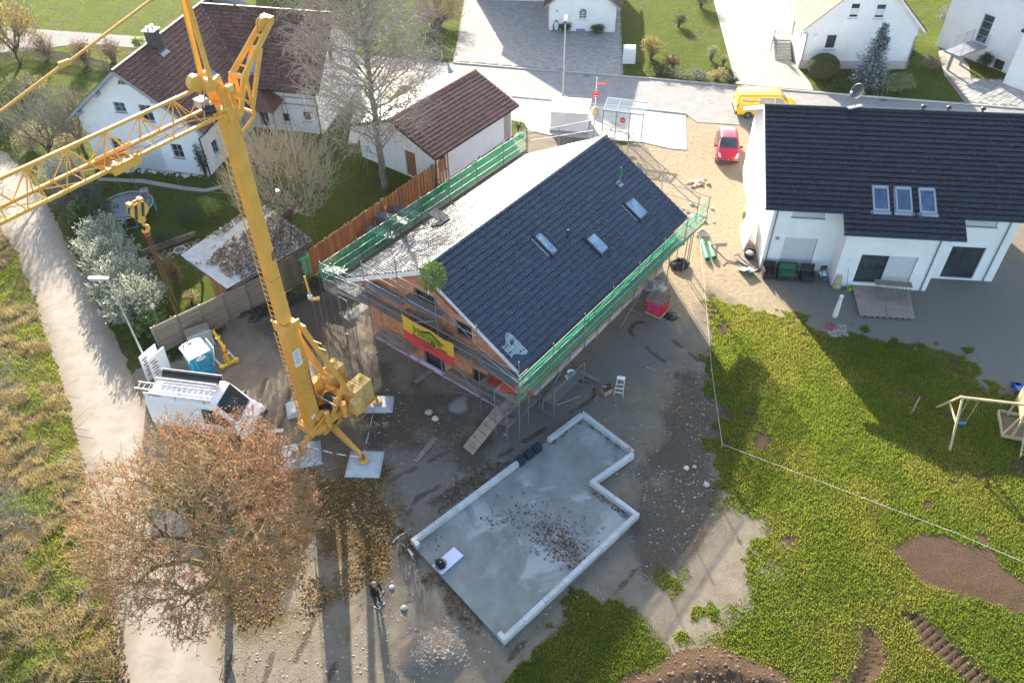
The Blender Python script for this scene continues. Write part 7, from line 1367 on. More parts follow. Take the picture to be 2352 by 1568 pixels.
for k in range(7): rot = Matrix.Rotation(R(-35), 3, 'X'); bx(t, 'ramp_slat', (0.15, -1.05 - k * 0.13, 1.12 - k * 0.17), (0.95, 0.11, 0.03), M_PINE, rot=rot)
for s in (-0.3, 0.6): MB().beam((s, -0.85, 1.1), (s, -1.95, 0.03), 0.05, 0.08).build('ramp_beam', M_PINE, t)
for a, b in (((-1.0, -0.85), (-1.0, 0.85)), ((-1.0, 0.85), (0.8, 0.85)), ((-1.0, -0.85), (0.8, -0.85))): MB().beam((*a, 0.12), (*b, 0.12), 0.04, 0.24).build('sandbox_board', M_PINE, t)
MB().beam((-1.0, -0.8, 0.2), (-0.55, -0.5, 1.3), 0.07, 0.07).build('brace', M_PINE, t); bx(t, 'canopy', (0.1, 0, 2.55), (1.5, 1.8, 0.05), M_WP); bx(t, 'sand', (-0.1, 0, 0.03), (1.7, 1.65, 0.06), mat('play_sand', (0.20, 0.15, 0.10), 0.95))
sl2 = thing('slide', 'blue wavy plastic slide behind the play tower', 'slide', t.location, R(-18)); q = MB(); rings = []
for k in range(13): u = k / 12; y = 0.85 + u * 2.3; z = 1.25 * (1 - u) + 0.08 * math.sin(u * 9) + 0.08; rings.append([Vector((x + 0.1, y, z + h)) for x, h in ((-0.27, 0.16), (-0.22, 0.0), (0.22, 0.0), (0.27, 0.16), (0.25, 0.16), (0.20, -0.03), (-0.20, -0.03), (-0.25, 0.16))])
q.loft(rings); q.build('chute', M_PB, sl2, smooth=True); bx(sl2, 'end_foot', (0.1, 3.1, 0.04), (0.4, 0.2, 0.08), M_PB)
sh_ = thing('shovel', 'shovel with wooden handle stuck in the shaded lawn', 'shovel', G(2094, 948)); tbp(sh_, 'handle', [(0, 0, 0.25), (0.28, 0.35, 0.85)], 0.018, M_PINE); bx(sh_, 'blade', (-0.04, -0.05, 0.12), (0.2, 0.03, 0.3), M_RIMS, rz=0.4)
# folded parasol
p = G(1909, 750); t = thing('parasol', 'folded white parasol with round red foot on the gravel', 'parasol', p); MB().lathe((0, 0, 0), [(0.30, 0), (0.30, 0.05), (0.08, 0.10), (0.04, 0.35)], 18).build('foot', mat('foot_red', (0.25, 0.07, 0.07), 0.7), t); tbp(t, 'pole', [(0, 0, 0.1), (0, 0, 2.3)], 0.022, M_RIMS)
MB().lathe((0, 0, 0.75), [(0.10, 0), (0.15, 0.1), (0.13, 0.8), (0.09, 1.4), (0.12, 1.55), (0.03, 1.62)], 10).build('cover', mat('parasol_cloth', (0.62, 0.62, 0.60), 0.85), t, smooth=True); tbp(t, 'crank', [(0, 0, 0.9), (-0.14, 0.05, 0.75), (-0.16, 0.05, 0.55)], 0.012, M_RIMS)
# terrace of pallets with boards
a, b, c_, e_ = G(1956, 650, 0.14), G(1975, 723, 0.14), G(2103, 731, 0.14), G(2089, 668, 0.14); cen = (a + c_) / 2; t = thing('pallet_terrace', 'makeshift terrace of boards on pallets before the bay of the white house', 'terrace', (cen.x, cen.y, 0)); o = Vector((cen.x, cen.y, 0)); M_BRD = mat('film_board', (0.30, 0.225, 0.19), 0.8, rnd=0.12, var=0.15, scale=2)
def quadboard(u0, u1, v0, v1):
    P = lambda u, v: (a.lerp(e_, u)).lerp(b.lerp(c_, u), v) - o; MB().extrude([P(u0, v0), P(u1, v0), P(u1, v1), P(u0, v1)], (0, 0, -0.025)).build('board', M_BRD, t)
quadboard(0, 0.995, 0, 0.70); quadboard(0, 0.495, 0.705, 1); quadboard(0.505, 0.995, 0.705, 1)
for k in range(9): P0 = b.lerp(c_, (k + 0.5) / 9) - o; bx(t, 'pallet_block', (P0.x, P0.y + 0.07, 0.055), (0.14, 0.12, 0.11), M_SLAT); P0 = a.lerp(b, (k + 0.5) / 9) - o; bx(t, 'pallet_block', (P0.x + 0.1, P0.y, 0.055), (0.12, 0.12, 0.11), M_SLAT)
p = G(2043, 690); tt = thing('beer_table', 'long folding beer table with timber top on the board terrace', 'table', (24.0 - 1.35, 36.45, 0.15), R(-9)); bx(tt, 'table_top', (0, 0, 0.76), (2.1, 0.5, 0.035), M_SLAT); MTG = mat('green_steel', (0.04, 0.20, 0.10), 0.5)
for x in (-0.75, 0.75): tbp(tt, 'leg', [(x, -0.2, 0), (x, -0.18, 0.74), (x, 0.18, 0.74), (x, 0.2, 0)], 0.015, MTG)
bx(tt, 'worn_strip', (0, 0.2, 0.781), (2.0, 0.02, 0.006), M_PINE)
tt2 = thing('beer_bench', 'narrow folding bench in front of the beer table', 'bench', (22.45, 35.85, 0.15), R(-9)); bx(tt2, 'seat', (0, 0, 0.46), (1.9, 0.26, 0.03), M_SLAT)
for x in (-0.65, 0.65): tbp(tt2, 'leg', [(x, -0.1, 0), (x, -0.1, 0.45), (x, 0.1, 0.45), (x, 0.1, 0)], 0.013, MTG)
ts = thing('trestle', 'timber sawhorse trestle on the terrace corner', 'trestle', (23.3, 35.65, 0.15), R(60)); MB().beam((-0.4, 0, 0.66), (0.4, 0, 0.66), 0.09, 0.09).build('top_beam', M_SLAT, ts)
for x in (-0.32, 0.32):
    for s in (-1, 1): MB().beam((x, s * 0.04, 0.64), (x * 1.35, s * 0.30, 0), 0.06, 0.04).build('leg', M_SLAT, ts)
# garden seats by the white wall
M_RAT = mat('dark_rattan', (0.030, 0.026, 0.026), 0.8, bump=0.5, bscale=80); M_GCU = mat('green_cushion', (0.02, 0.13, 0.06), 0.85)
def seat(loc, rz, w, cush, lab, nm):
    t = thing(nm, lab, 'garden seat', loc, rz, 'dark rattan garden seats'); bx(t, 'base', (0, 0, 0.18), (w, 0.75, 0.34), M_RAT, bev=0.02); bx(t, 'backrest', (0, 0.34, 0.56), (w, 0.12, 0.62), M_RAT, bev=0.02)
    for s in (-1, 1): bx(t, 'armrest', (s * (w / 2 - 0.05), -0.02, 0.45), (0.10, 0.72, 0.25), M_RAT, bev=0.02)
    if cush: bx(t, 'seat_cushion', (0, -0.04, 0.40), (w - 0.22, 0.62, 0.10), cush, bev=0.03); bx(t, 'back_cushion', (0, 0.24, 0.66), (w - 0.22, 0.10, 0.42), cush, bev=0.03)
    return t
pr_ = lambda x, y: root_matrix(rh) @ Vector((x, y, 0)); seat(pr_(1.05, -0.05), RY, 0.75, None, 'bare dark rattan armchair nearest the sunny corner of the house', 'rattan_armchair'); seat(pr_(2.15, -0.1), RY, 1.25, M_GCU, 'dark rattan sofa with green cushions before the shutter', 'rattan_sofa'); seat(pr_(3.35, -0.15), RY, 0.8, None, 'bare dark rattan armchair right of the green sofa', 'rattan_armchair')
t = thing('hollywood_frame', 'thin green steel frame standing before the rattan seats', 'steel frame', pr_(3.05, -1.0), RY); MFS = mat('frame_green', (0.03, 0.08, 0.07), 0.5)
tbp(t, 'hoop', [(-0.85, -0.45, 0), (-0.85, 0, 1.3), (0.85, 0, 1.3), (0.85, -0.45, 0)], 0.022, MFS); tbp(t, 'top_rail', [(-0.85, 0, 1.32), (1.05, 0, 1.30)], 0.02, MFS)
t = thing('folding_chair', 'black folding chair leaning in the corner of the bay', 'chair', pr_(4.25, -0.15), RY + 0.2); 
for s in (-0.2, 0.2): tbp(t, 'leg', [(s, -0.25, 0), (s, 0.12, 0.95)], 0.014, M_NUM); tbp(t, 'leg', [(s, 0.2, 0), (s, -0.1, 0.48)], 0.014, M_NUM)
bx(t, 'seat', (0, -0.02, 0.46), (0.4, 0.36, 0.03), M_WP); bx(t, 'backrest', (0, 0.12, 0.82), (0.42, 0.04, 0.34), M_FRAMED, bev=0.01); bx(t, 'blue_bag', (0.15, -0.1, 0.12), (0.35, 0.28, 0.2), mat('blue_bag', (0.03, 0.12, 0.25), 0.6), bev=0.05)
t = thing('yellow_sack', 'pale yellow sack hung against the bay wall', 'sack', pr_(5.0, -0.95), RY); q = MB(); q.loft([[Vector((r_ * math.cos(a), 0.6 * r_ * math.sin(a) + 0.02 * k, z)) for a in np.linspace(0, 6.283, 11)[:-1]] for k, (r_, z) in enumerate(((0.28, 0.05), (0.26, 0.3), (0.2, 0.6), (0.16, 0.85), (0.1, 0.95)))]); q.build('sack_body', mat('yellow_sack', (0.36, 0.34, 0.17), 0.7), t, smooth=True); bx(t, 'label', (0, -0.19, 0.32), (0.2, 0.01, 0.2), mat('sack_print', (0.3, 0.45, 0.42), 0.7))
t = thing('green_bucket', 'small lime green bucket by the bay corner', 'bucket', pr_(5.75, -1.05)); MB().lathe((0, 0, 0), [(0.13, 0), (0.17, 0.28), (0.15, 0.28), (0.12, 0.03)], 14).build('bucket', mat('lime_plastic', (0.20, 0.50, 0.04), 0.5), t); tbp(t, 'handle', [(-0.17, 0, 0.27), (0, 0.05, 0.42), (0.17, 0, 0.27)], 0.008, M_NUM)
t = thing('broom', 'broom with purple handle leaning on the bay wall', 'broom', pr_(5.45, -1.15), RY); tbp(t, 'handle', [(0.1, -0.1, 0.05), (-0.05, 0.42, 1.4)], 0.014, mat('purple_plastic', (0.25, 0.05, 0.3), 0.5)); bx(t, 'brush_head', (0.1, -0.1, 0.06), (0.32, 0.08, 0.1), M_SLAT)
# things stacked along the sunny gable of the white house
t = thing('insulated_sheet', 'big white insulated panel leaning on the sunny house gable', 'panel', pr_(0.05, 3.6), RY + R(90)); bx(t, 'panel', (0, 0.02, 0.95), (2.3, 0.10, 1.9), M_WP, rot=Matrix.Rotation(R(12), 3, 'X')); bx(t, 'rim', (0, 0.21, 1.87), (2.3, 0.12, 0.04), M_SILL, rot=Matrix.Rotation(R(12), 3, 'X'))
t = thing('black_tub', 'black builder tub with debris by the house corner', 'tub', pr_(0.1, 1.75)); MB().lathe((0, 0, 0), [(0.30, 0), (0.38, 0.42), (0.34, 0.42), (0.28, 0.1)], 16).build('tub', M_BUMP, t); MB().lathe((0, 0, 0.3), [(0.33, 0), (0.2, 0.12), (0.02, 0.16)], 9).build('debris', mat('debris', (0.4, 0.39, 0.36), 0.9), t)
t = thing('plank_pile', 'pile of planks and tiles lying at the sunny house corner', 'plank pile', pr_(-0.1, 1.0), RY + R(120))
for k in range(4): bx(t, 'plank', (0.1 * k, 0.15 * k - 0.2, 0.04 + 0.05 * (k % 2)), (1.6 - 0.2 * k, 0.14, 0.045), M_SLAT, rz=0.06 * k)
bx(t, 'slab_tile', (-0.7, 0.35, 0.16), (0.7, 0.5, 0.05), M_CURB, rot=Matrix.Rotation(0.3, 3, 'Y')); bx(t, 'slab_tile', (-0.55, 0.65, 0.2), (0.7, 0.5, 0.05), M_CURB, rot=Matrix.Rotation(0.45, 3, 'Y')); tbp(t, 'blue_pipe', [(-0.1, 0.2, 0.2), (0.5, 0.5, 0.6), (0.9, 0.4, 0.12)], 0.03, M_PB)
for (x, y), col, lab in (((1709,497),(0.45,0.42,0.05),'yellow bucket by the sunny gable'), ((1714,505),(0.02,0.06,0.35),'blue bucket by the sunny gable')):
    t = thing('bucket', lab, 'bucket', G(x, y), group='buckets by the gable'); MB().lathe((0, 0, 0), [(0.13, 0), (0.17, 0.3), (0.15, 0.3), (0.12, 0.04)], 12).build('bucket', mat('plastic_' + lab[:4].strip(), col, 0.5), t); tbp(t, 'handle', [(-0.16, 0, 0.29), (0, 0.08, 0.2), (0.16, 0, 0.29)], 0.008, M_NUM)
# green drain pipes
M_PVC = mat('green_pvc', (0.04, 0.33, 0.17), 0.45, var=0.08); a, b = G(1612, 560), G(1624, 600)
for k, lab in enumerate(('wrapped green drain pipe nearest the guide string', 'green drain pipe with hose lying on it')):
    o = Vector((0.45 * k, 0.12 - 0.25 * k, 0)); t = thing('drain_pipe', lab, 'pipe', a + o, math.atan2((b - a).y, (b - a).x), 'green drain pipes'); L = (b - a).length * (1.05 if k == 0 else 0.85)
    q = MB(); rgs = [[Vector((x, r_ * math.cos(w), 0.16 + r_ * math.sin(w))) for w in np.linspace(0, 6.283, 15)[:-1]] for x, r_ in ((0, 0.15), (L * 0.85, 0.15), (L * 0.87, 0.165), (L, 0.165), (L, 0.14), (L * 0.9, 0.13))]; q.loft(rgs); q.build('pipe', M_PVC, t); MB().tube((L * 0.3, 0, 0.16), (L * 0.33, 0, 0.16), 0.156, n=14).build('strap', M_BUMP, t)
t = thing('blue_hose', 'dark blue hose looped over the green pipes', 'hose', G(1640, 580)); MB().path([(1.0, 0.9, 0.03), (0.3, 0.85, 0.03), (-0.2, 0.3, 0.35), (0.1, -0.4, 0.36), (0.6, -0.9, 0.05), (1.3, -1.2, 0.03)], 0.035, 6).build('hose', mat('hose_navy', (0.03, 0.05, 0.14), 0.5), t)
# pallet of pink-wrapped bricks
p = G(1508, 716); t = thing('brick_pallet', 'pallet of bricks in pink shrink film with a slatted pallet on top', 'pallet', p, R(-38)); MP1 = mat('pink_film', (0.62, 0.06, 0.16), 0.3, var=0.15, scale=4, bump=0.4, bscale=14); MP2 = mat('red_film', (0.50, 0.02, 0.05), 0.3, var=0.15, scale=4, bump=0.4, bscale=14)
for k in range(3): bx(t, 'pallet_runner', (0, -0.42 + 0.42 * k, 0.05), (1.05, 0.10, 0.10), M_PINE)
bx(t, 'pallet_deck', (0, 0, 0.12), (1.1, 1.0, 0.03), M_PINE); bx(t, 'wrapped_load', (0, 0, 0.56), (1.0, 0.92, 0.84), MP2, bev=0.03); bx(t, 'film_print', (0, -0.466, 0.56), (0.80, 0.012, 0.60), MP1)
for z in (0.72, 0.42): bx(t, 'print_line', (0, -0.476, z), (0.5, 0.006, 0.07), MP2)
bx(t, 'film_flap', (-0.05, -0.47, 0.93), (1.02, 0.02, 0.12), MP1)
for k in range(6): bx(t, 'top_slat', (-0.45 + k * 0.18, 0, 1.13), (0.14, 1.02, 0.03), M_SLAT)
for y in (-0.42, 0, 0.42): bx(t, 'top_runner', (0, y, 1.05), (1.05, 0.10, 0.12), M_SLAT)
def rag(name, lab, cat, p, r, h, m, rz=0, sx=1.0, n=14, k=5, seed=0):
    rnd = random.Random(seed); t = thing(name, lab, cat, p, rz); q = MB(); rings = []
    for j in range(k + 1):
        u = j / k; rr = r * math.cos(u * 1.45); rings.append([Vector((sx * rr * math.cos(a) * (0.8 + 0.4 * rnd.random()), rr * math.sin(a) * (0.8 + 0.4 * rnd.random()), h * math.sin(u * 1.5708) * (0.75 + 0.5 * rnd.random()))) for a in np.linspace(0, 6.283, n + 1)[:-1]])
    for v in rings[0]: v.z = 0
    q.loft(rings); q.build('heap', m, t); return t
M_BSACK = mat('black_sheet', (0.012, 0.012, 0.014), 0.3, bump=0.5, bscale=9); M_CLEAR = mat('clear_foil', (0.45, 0.45, 0.43), 0.25, var=0.3, scale=8, trans=0.3, bump=0.5, bscale=10); M_RUB = mat('rubble_stone', (0.50, 0.46, 0.40), 0.9, rnd=0.25, bump=0.4)
rag('black_sheet', 'black plastic sheet tossed beside the pink brick pallet', 'plastic sheet', G(1535, 722), 0.45, 0.12, M_BSACK, -0.8, 1.6, seed=1); rag('foil_bundle', 'crumpled clear foil behind the pink brick pallet', 'foil', G(1500, 660), 0.6, 0.4, M_CLEAR, 0, 1.2, seed=2); rag('black_heap', 'dark rubbish heap under the far scaffold corner', 'rubbish heap', G(1560, 610), 0.5, 0.45, M_BSACK, 0.3, 1.3, seed=3); rag('sack_heap', 'pale filled sack at the end of the guide string', 'sack', G(1613, 540), 0.35, 0.4, M_RUB, 0.3, 1.2, seed=4)
# loose planks
def plank(x, y, x2, y2, w, lab, z=0.03, m=M_PLANK, n=1):
    a, b = G(x, y), G(x2, y2); t = thing('loose_plank', lab, 'plank', a, math.atan2((b - a).y, (b - a).x), 'planks lying on the ground'); L = (b - a).length
    for k in range(n): bx(t, 'plank', (L / 2, (k - (n - 1) / 2) * (w / n), z), (L, w / n - 0.01, 0.045), m)
    for s in (0.02, L - 0.02): bx(t, 'end_cap', (s, 0, z), (0.03, w + 0.01, 0.05), M_RIMS)
plank(953, 878, 1002, 843, 0.32, 'short plank lying in front of the gable door'); plank(954, 1060, 1000, 1007, 0.28, 'grey plank lying between the crane and the foundation'); plank(1440, 705, 1474, 725, 0.28, 'plank stub lying under the eaves scaffold'); plank(1322, 850, 1378, 876, 0.30, 'plank laid from the scaffold towards the step ladder', 0.05)
plank(610, 992, 652, 990, 0.26, 'concrete kerb block lying left of the crane', 0.06, M_CURB)
# step ladder, cardboard box, buckets
p = G(1422, 903); t = thing('step_ladder', 'aluminium step ladder standing on the gravel', 'step ladder', p, R(-15))
for s in (-0.24, 0.24): MB().beam((s, -0.25, 0), (s * 0.75, 0.1, 1.02), 0.035, 0.07).build('side_rail', M_ALU, t); MB().beam((s, 0.55, 0), (s * 0.75, 0.16, 1.0), 0.03, 0.05).build('rear_leg', M_SR if s < 0 else M_ALU, t)
for k in range(4): u = (k + 1) / 4.4; bx(t, 'step', (0, -0.25 + 0.35 * u, 1.0 * u), (0.46 - 0.1 * u, 0.11, 0.03), M_ALU)
bx(t, 'top_plate', (0, 0.13, 1.03), (0.42, 0.26, 0.03), M_ALU)
p = G(1392, 900); t = thing('cardboard_box', 'open cardboard box full of dark pipe fittings', 'box', p, R(35)); MC = mat('cardboard', (0.36, 0.24, 0.15), 0.9)
for dx_, dy_, w, d_ in ((0, -0.22, 0.56, 0.015), (0, 0.22, 0.56, 0.015), (-0.28, 0, 0.015, 0.44), (0.28, 0, 0.015, 0.44)): bx(t, 'side', (dx_, dy_, 0.17), (w, d_, 0.34), MC)
bx(t, 'bottom', (0, 0, 0.01), (0.55, 0.43, 0.02), MC)
for k in range(7): a = random.uniform(0, 3.1); MB().tube((random.uniform(-.15, .15), random.uniform(-.1, .1), 0.15 + 0.04 * k), (random.uniform(-.15, .15) + 0.2 * math.cos(a), 0.15 * math.sin(a), 0.25 + 0.03 * k), 0.05, n=8).build('pipe_fitting', M_FRAMED if k % 2 else M_RIMS, t)
t = thing('pipe_offcut', 'bent grey pipe offcut on the dirt', 'pipe', G(1480, 845)); MB().path([(0, 0, 0.03), (0.25, 0, 0.03), (0.42, -0.12, 0.03), (0.48, -0.25, 0.03)], 0.03, 7).build('pipe', M_FRAMEG, t); MB().tube((-0.02, 0, 0.03), (0.05, 0, 0.03), 0.038, n=8).build('socket', M_FRAMED, t)
WH = root_matrix(house)
for (a, b, z), nm, lab in (((6.3, 3.9, 1.08), 'mixing_bowl', 'white plastic bowl on the low scaffold stage'), ((6.3, 3.5, 1.08), 'white_cup', 'white cup on the low scaffold stage')):
    t = thing(nm, lab, 'bowl' if 'bowl' in nm else 'cup', WH @ Vector((a, b, z))); k = 1.0 if 'bowl' in nm else 0.45; MB().lathe((0, 0, 0), [(0.12 * k, 0), (0.22 * k, 0.12), (0.20 * k, 0.12), (0.10 * k, 0.02)], 14).build('vessel', M_WP, t); MB().lathe((0, 0, 0.04 * k), [(0.14 * k, 0), (0.14 * k, 0.01)], 12).build('content', M_FRAMEG, t)
t = thing('tool_tub', 'dark red tool tub behind the low scaffold stage', 'tub', WH @ Vector((5.6, 3.9, 1.98))); MB().lathe((0, 0, 0), [(0.22, 0), (0.28, 0.3), (0.25, 0.3), (0.2, 0.05)], 14).build('tub', mat('tub_red', (0.22, 0.02, 0.03), 0.5), t); bx(t, 'tool', (0.05, 0, 0.25), (0.3, 0.06, 0.06), M_RIMS, rz=0.5)
# things on the slab
q4 = [G(x, y, 0.25) for x, y in ((993,1296),(1043,1253.5),(1064,1275),(1014,1317))]; c = sum(q4, Vector()) / 4; d = q4[1] - q4[0]
t = thing('insulation_board', 'white rigid insulation board lying on the concrete slab', 'insulation board', (c.x, c.y, 0.13), math.atan2(d.y, d.x)); bx(t, 'board', (0, 0, 0.06), (d.length, (q4[3] - q4[0]).length, 0.06), mat('lilac_white_foam', (0.62, 0.62, 0.75), 0.8, var=0.03), bev=0.006); bx(t, 'lower_board', (0.01, 0.01, 0.015), (d.length * 0.99, (q4[3] - q4[0]).length * 0.99, 0.03), MATS['lilac_white_foam'])
p = G(1012, 1296, 0.25); t = thing('backpack', 'black backpack lying on the white board', 'backpack', (p.x, p.y, 0.22), R(50)); MBK = mat('black_nylon', (0.006, 0.007, 0.010), 0.75, bump=0.3); q = MB()
q.loft([[Vector((s * w * math.cos(a), s * h * math.sin(a) , z)) for a in np.linspace(0, 6.283, 15)[:-1]] for z, s in ((0, 0.95), (0.08, 1.0), (0.18, 0.92), (0.24, 0.6)) for w, h in ((0.19, 0.26),)]); q.build('body', MBK, t, smooth=True); bx(t, 'front_pocket', (0, -0.08, 0.24), (0.22, 0.24, 0.07), MBK, bev=0.03); bx(t, 'logo', (0.0, -0.02, 0.28), (0.05, 0.02, 0.004), M_WP)
for s in (-1, 1): tbp(t, 'strap', [(s * 0.1, 0.22, 0.05), (s * 0.24, 0.1, 0.12), (s * 0.26, -0.1, 0.06), (s * 0.15, -0.2, 0.04)], 0.018, MBK, 5)
tbp(t, 'top_loop', [(-0.05, 0.26, 0.1), (0, 0.34, 0.12), (0.05, 0.26, 0.1)], 0.012, MBK, 5)
dAB = (sB - sA).normalized(); rzAB = math.atan2(dAB.y, dAB.x)
for k in range(3):
    c = sA.lerp(sB, 0.60 + 0.05 * k) + Vector((0.05, -0.08, 0)); t = thing('tile_bundle', ('bundle of dark roof tiles nearest the bicycle end', 'middle bundle of dark roof tiles on the slab edge', 'bundle of dark roof tiles nearest the house')[k], 'roof tiles', (c.x, c.y, 0.13), rzAB, 'tile bundles on the slab edge')
    for j in range(6): MB().box((-0.20 + j * 0.07, 0, 0.18), (0.055, 0.40, 0.34)).build('tile', M_TILE_DK, t)
    bx(t, 'strap', (0, 0, 0.36), (0.44, 0.02, 0.006), M_BUMP)
# guide string with stakes
M_STR = mat('white_string', (0.70, 0.70, 0.66), 0.8); t = thing('guide_string', 'white guide string stretched between stakes along the lawn edge', 'string', G(1657, 1026)); o = G(1657, 1026); pts = [G(1607, 545, 0.3), G(1618, 660, 0.25), G(1636, 860, 0.2), Vector((o.x, o.y, 0.22)), G(1905, 1113, 0.22), G(2200, 1225, 0.22), G(2420, 1320, 0.22)]
MB().path([p - o for p in pts], 0.007, 5).build('string', M_STR, t)
for p in (pts[0], pts[3], pts[6]): bx(t, 'stake', (p.x - o.x, p.y - o.y, 0.15), (0.05, 0.05, 0.34), M_PINE)
# scaffold stock between the fence and the house
def tuberack(x, y, rz, n, L, lab, z=0.9):
    t = thing('tube_stack', lab, 'scaffold parts', G(x, y), rz, 'stacked scaffold parts by the fence')
    for k in range(n): tbp(t, 'tube', [(-L / 2 + 0.05 * (k % 3), -0.30 + 0.085 * (k % 8), z + 0.06 * (k // 8)), (L / 2 + 0.05 * (k % 4), -0.30 + 0.085 * (k % 8), z + 0.06 * (k // 8))], 0.026, M_STEEL)
    for xx in (-L * 0.3, L * 0.3):
        for yy in (-0.4, 0.4): bx(t, 'rack_post', (xx, yy, 0.65), (0.06, 0.06, 1.3), M_ZINC)
        bx(t, 'rack_bar', (xx, 0, z - 0.06), (0.06, 0.85, 0.05), M_ZINC)
tuberack(925, 510, R(-28), 16, 2.6, 'rack of galvanised tubes nearest the middle of the board fence'); tuberack(880, 560, R(-28), 16, 2.4, 'rack of galvanised tubes left of the grey deck units'); tuberack(775, 655, R(-20), 12, 1.6, 'small rack of tubes behind the green net corner', 1.2)
t = thing('deck_stack', 'stack of grey scaffold deck units by the board fence', 'scaffold parts', G(905, 535), R(-28), 'stacked scaffold parts by the fence')
for k in range(5): bx(t, 'deck_unit', (0.02 * k, 0, 0.95 + 0.075 * k), (2.4, 0.62, 0.06), M_GRATE)
for xx in (-0.8, 0.8): bx(t, 'bearer', (xx, 0, 0.45), (0.1, 0.6, 0.9), M_SLAT)
t = thing('timber_stack', 'stack of weathered boards in the shade of the left scaffold', 'boards', G(860, 600), R(50), 'stacked scaffold parts by the fence')
for k in range(8): bx(t, 'board', (0, -0.3 + 0.2 * (k % 4), 0.05 + 0.06 * (k // 4)), (2.6, 0.18, 0.045), M_PLANK)
# roof hoist at the left scaffold corner
t = thing('material_hoist', 'yellow electric hoist head on two brown rails at the scaffold corner', 'hoist', G(742, 788), 0.2); o = G(742, 788)
for k in range(2): tbp(t, 'rail', [(0.34 * k - 0.1, 0.0, 0.0), (0.34 * k - 0.05, 0.35, 3.0)], 0.035, mat('brown_rail', (0.14, 0.09, 0.07), 0.7), 6)
MB().beam((-0.1, 0.35, 2.9), (-0.2, 0.65, 4.4), 0.10, 0.12).build('jib_arm', M_CY, t); MB().tube((-0.25, 0.3, 3.2), (0.0, 0.3, 3.2), 0.14, n=12).build('hoist_motor', M_SILL, t); bx(t, 'hoist_frame', (0.1, 0.35, 3.0), (0.5, 0.2, 0.1), M_CY)
# rocks and rubble
def rock(x, y, r, lab, seed, col=M_RUB, grp='loose stones on the site'):
    rnd = random.Random(seed); q = MB(); rings = []
    for z, s in ((-0.05, 0.8), (0.15, 1.0), (0.5, 0.85), (0.75, 0.4)): rings.append([Vector((r * s * math.cos(a) * rnd.uniform(0.8, 1.2), r * s * math.sin(a) * rnd.uniform(0.7, 1.1), r * z)) for a in np.linspace(0, 6.283, 8)[:-1]])
    q.loft(rings); o = q.build('stone', col, None); o.location = G(x, y); tag(o, lab, 'stone', grp); return o
for i, (x, y, r, lab) in enumerate(((1576,1075,.14,'pale stone on the dirt near the lawn corner'), (1595,1072,.12,'brownish stone beside the pale one near the lawn corner'), (1622,1113,.16,'grey lump of concrete at the lawn edge'), (985,948,.22,'flat concrete lump in the wet patch by the gable'), (1000,962,.2,'second concrete lump in the wet patch by the gable'), (900,1348,.12,'white stone near the standing person'), (928,1395,.14,'white stone right of the person shadow'), (1160,998,.1,'stone inside the corner scaffold frame'))): rock(x, y, r, lab, i)
for i in range(46):
    a = random.uniform(0, 6.28); rr = abs(random.gauss(0, 22)); o = rock(1590 + rr * math.cos(a) * 1.3, 497 + rr * math.sin(a) * 0.6, random.uniform(0.06, 0.16), 'piece of pale rubble in the heap between the two houses', 50 + i, grp='rubble heap pieces')
for i in range(26):
    a = random.uniform(0, 6.28); rr = abs(random.gauss(0, 12)); o = rock(1607 + rr * math.cos(a) * 1.3, 420 + rr * math.sin(a) * 0.6, random.uniform(0.07, 0.18), 'piece of brick or stone in the small heap near the red car', 150 + i, M_RUB if i % 3 else M_TILE_OR, 'small heap pieces')
# garden chair, top right
t = thing('garden_chair', 'light metal garden chair on the path by the corner house', 'chair', G(2172, 112), R(-30)); bx(t, 'seat', (0, 0, 0.45), (0.5, 0.5, 0.04), M_SILL); bx(t, 'backrest', (0, 0.25, 0.75), (0.5, 0.04, 0.5), M_SILL)
for x in (-0.22, 0.22):
    for y in (-0.22, 0.22): tbp(t, 'leg', [(x, y, 0), (x, y, 0.44)], 0.014, M_SILL)
# nesting box in the pollard tree
p = G(672, 520); t = thing('nesting_box', 'orange wooden nesting box hung in the bare fruit tree', 'nesting box', (p.x - 0.1, p.y - 0.9, 3.1), 0.3); bx(t, 'box', (0, 0, 0.15), (0.26, 0.24, 0.32), M_OBOARD); bx(t, 'roof', (0, 0, 0.33), (0.36, 0.34, 0.03), M_WP); MB().tube((0, -0.125, 0.18), (0, -0.118, 0.18), 0.03, n=10).build('entrance', M_NUM, t)
# ================================================================ PLANTS
def tubes(name, segs, m, parent, n=3):
    """segs: array (k,8) p q r0 r1 -> one mesh of tapered prisms"""
    S = np.asarray(segs, float); p, q, r0, r1 = S[:, :3], S[:, 3:6], S[:, 6], S[:, 7]; d = q - p; d /= np.linalg.norm(d, axis=1, keepdims=True) + 1e-9
    ref = np.where(np.abs(d[:, 2:3]) < 0.9, np.array([[0, 0, 1.0]]), np.array([[1.0, 0, 0]])); a = np.cross(d, ref); a /= np.linalg.norm(a, axis=1, keepdims=True); b = np.cross(a, d)
    V = np.zeros((len(S), 2 * n, 3))
    for i in range(n):
        t = 2 * math.pi * i / n; off = a * math.cos(t) + b * math.sin(t); V[:, i] = p + off * r0[:, None]; V[:, n + i] = q + off * r1[:, None]
    f = np.array([(i, (i + 1) % n, n + (i + 1) % n, n + i) for i in range(n)]); Fc = (f[None] + (np.arange(len(S)) * 2 * n)[:, None, None]).reshape(-1, 4)
    return fastmesh(name, V.reshape(-1, 3), Fc, m, parent)
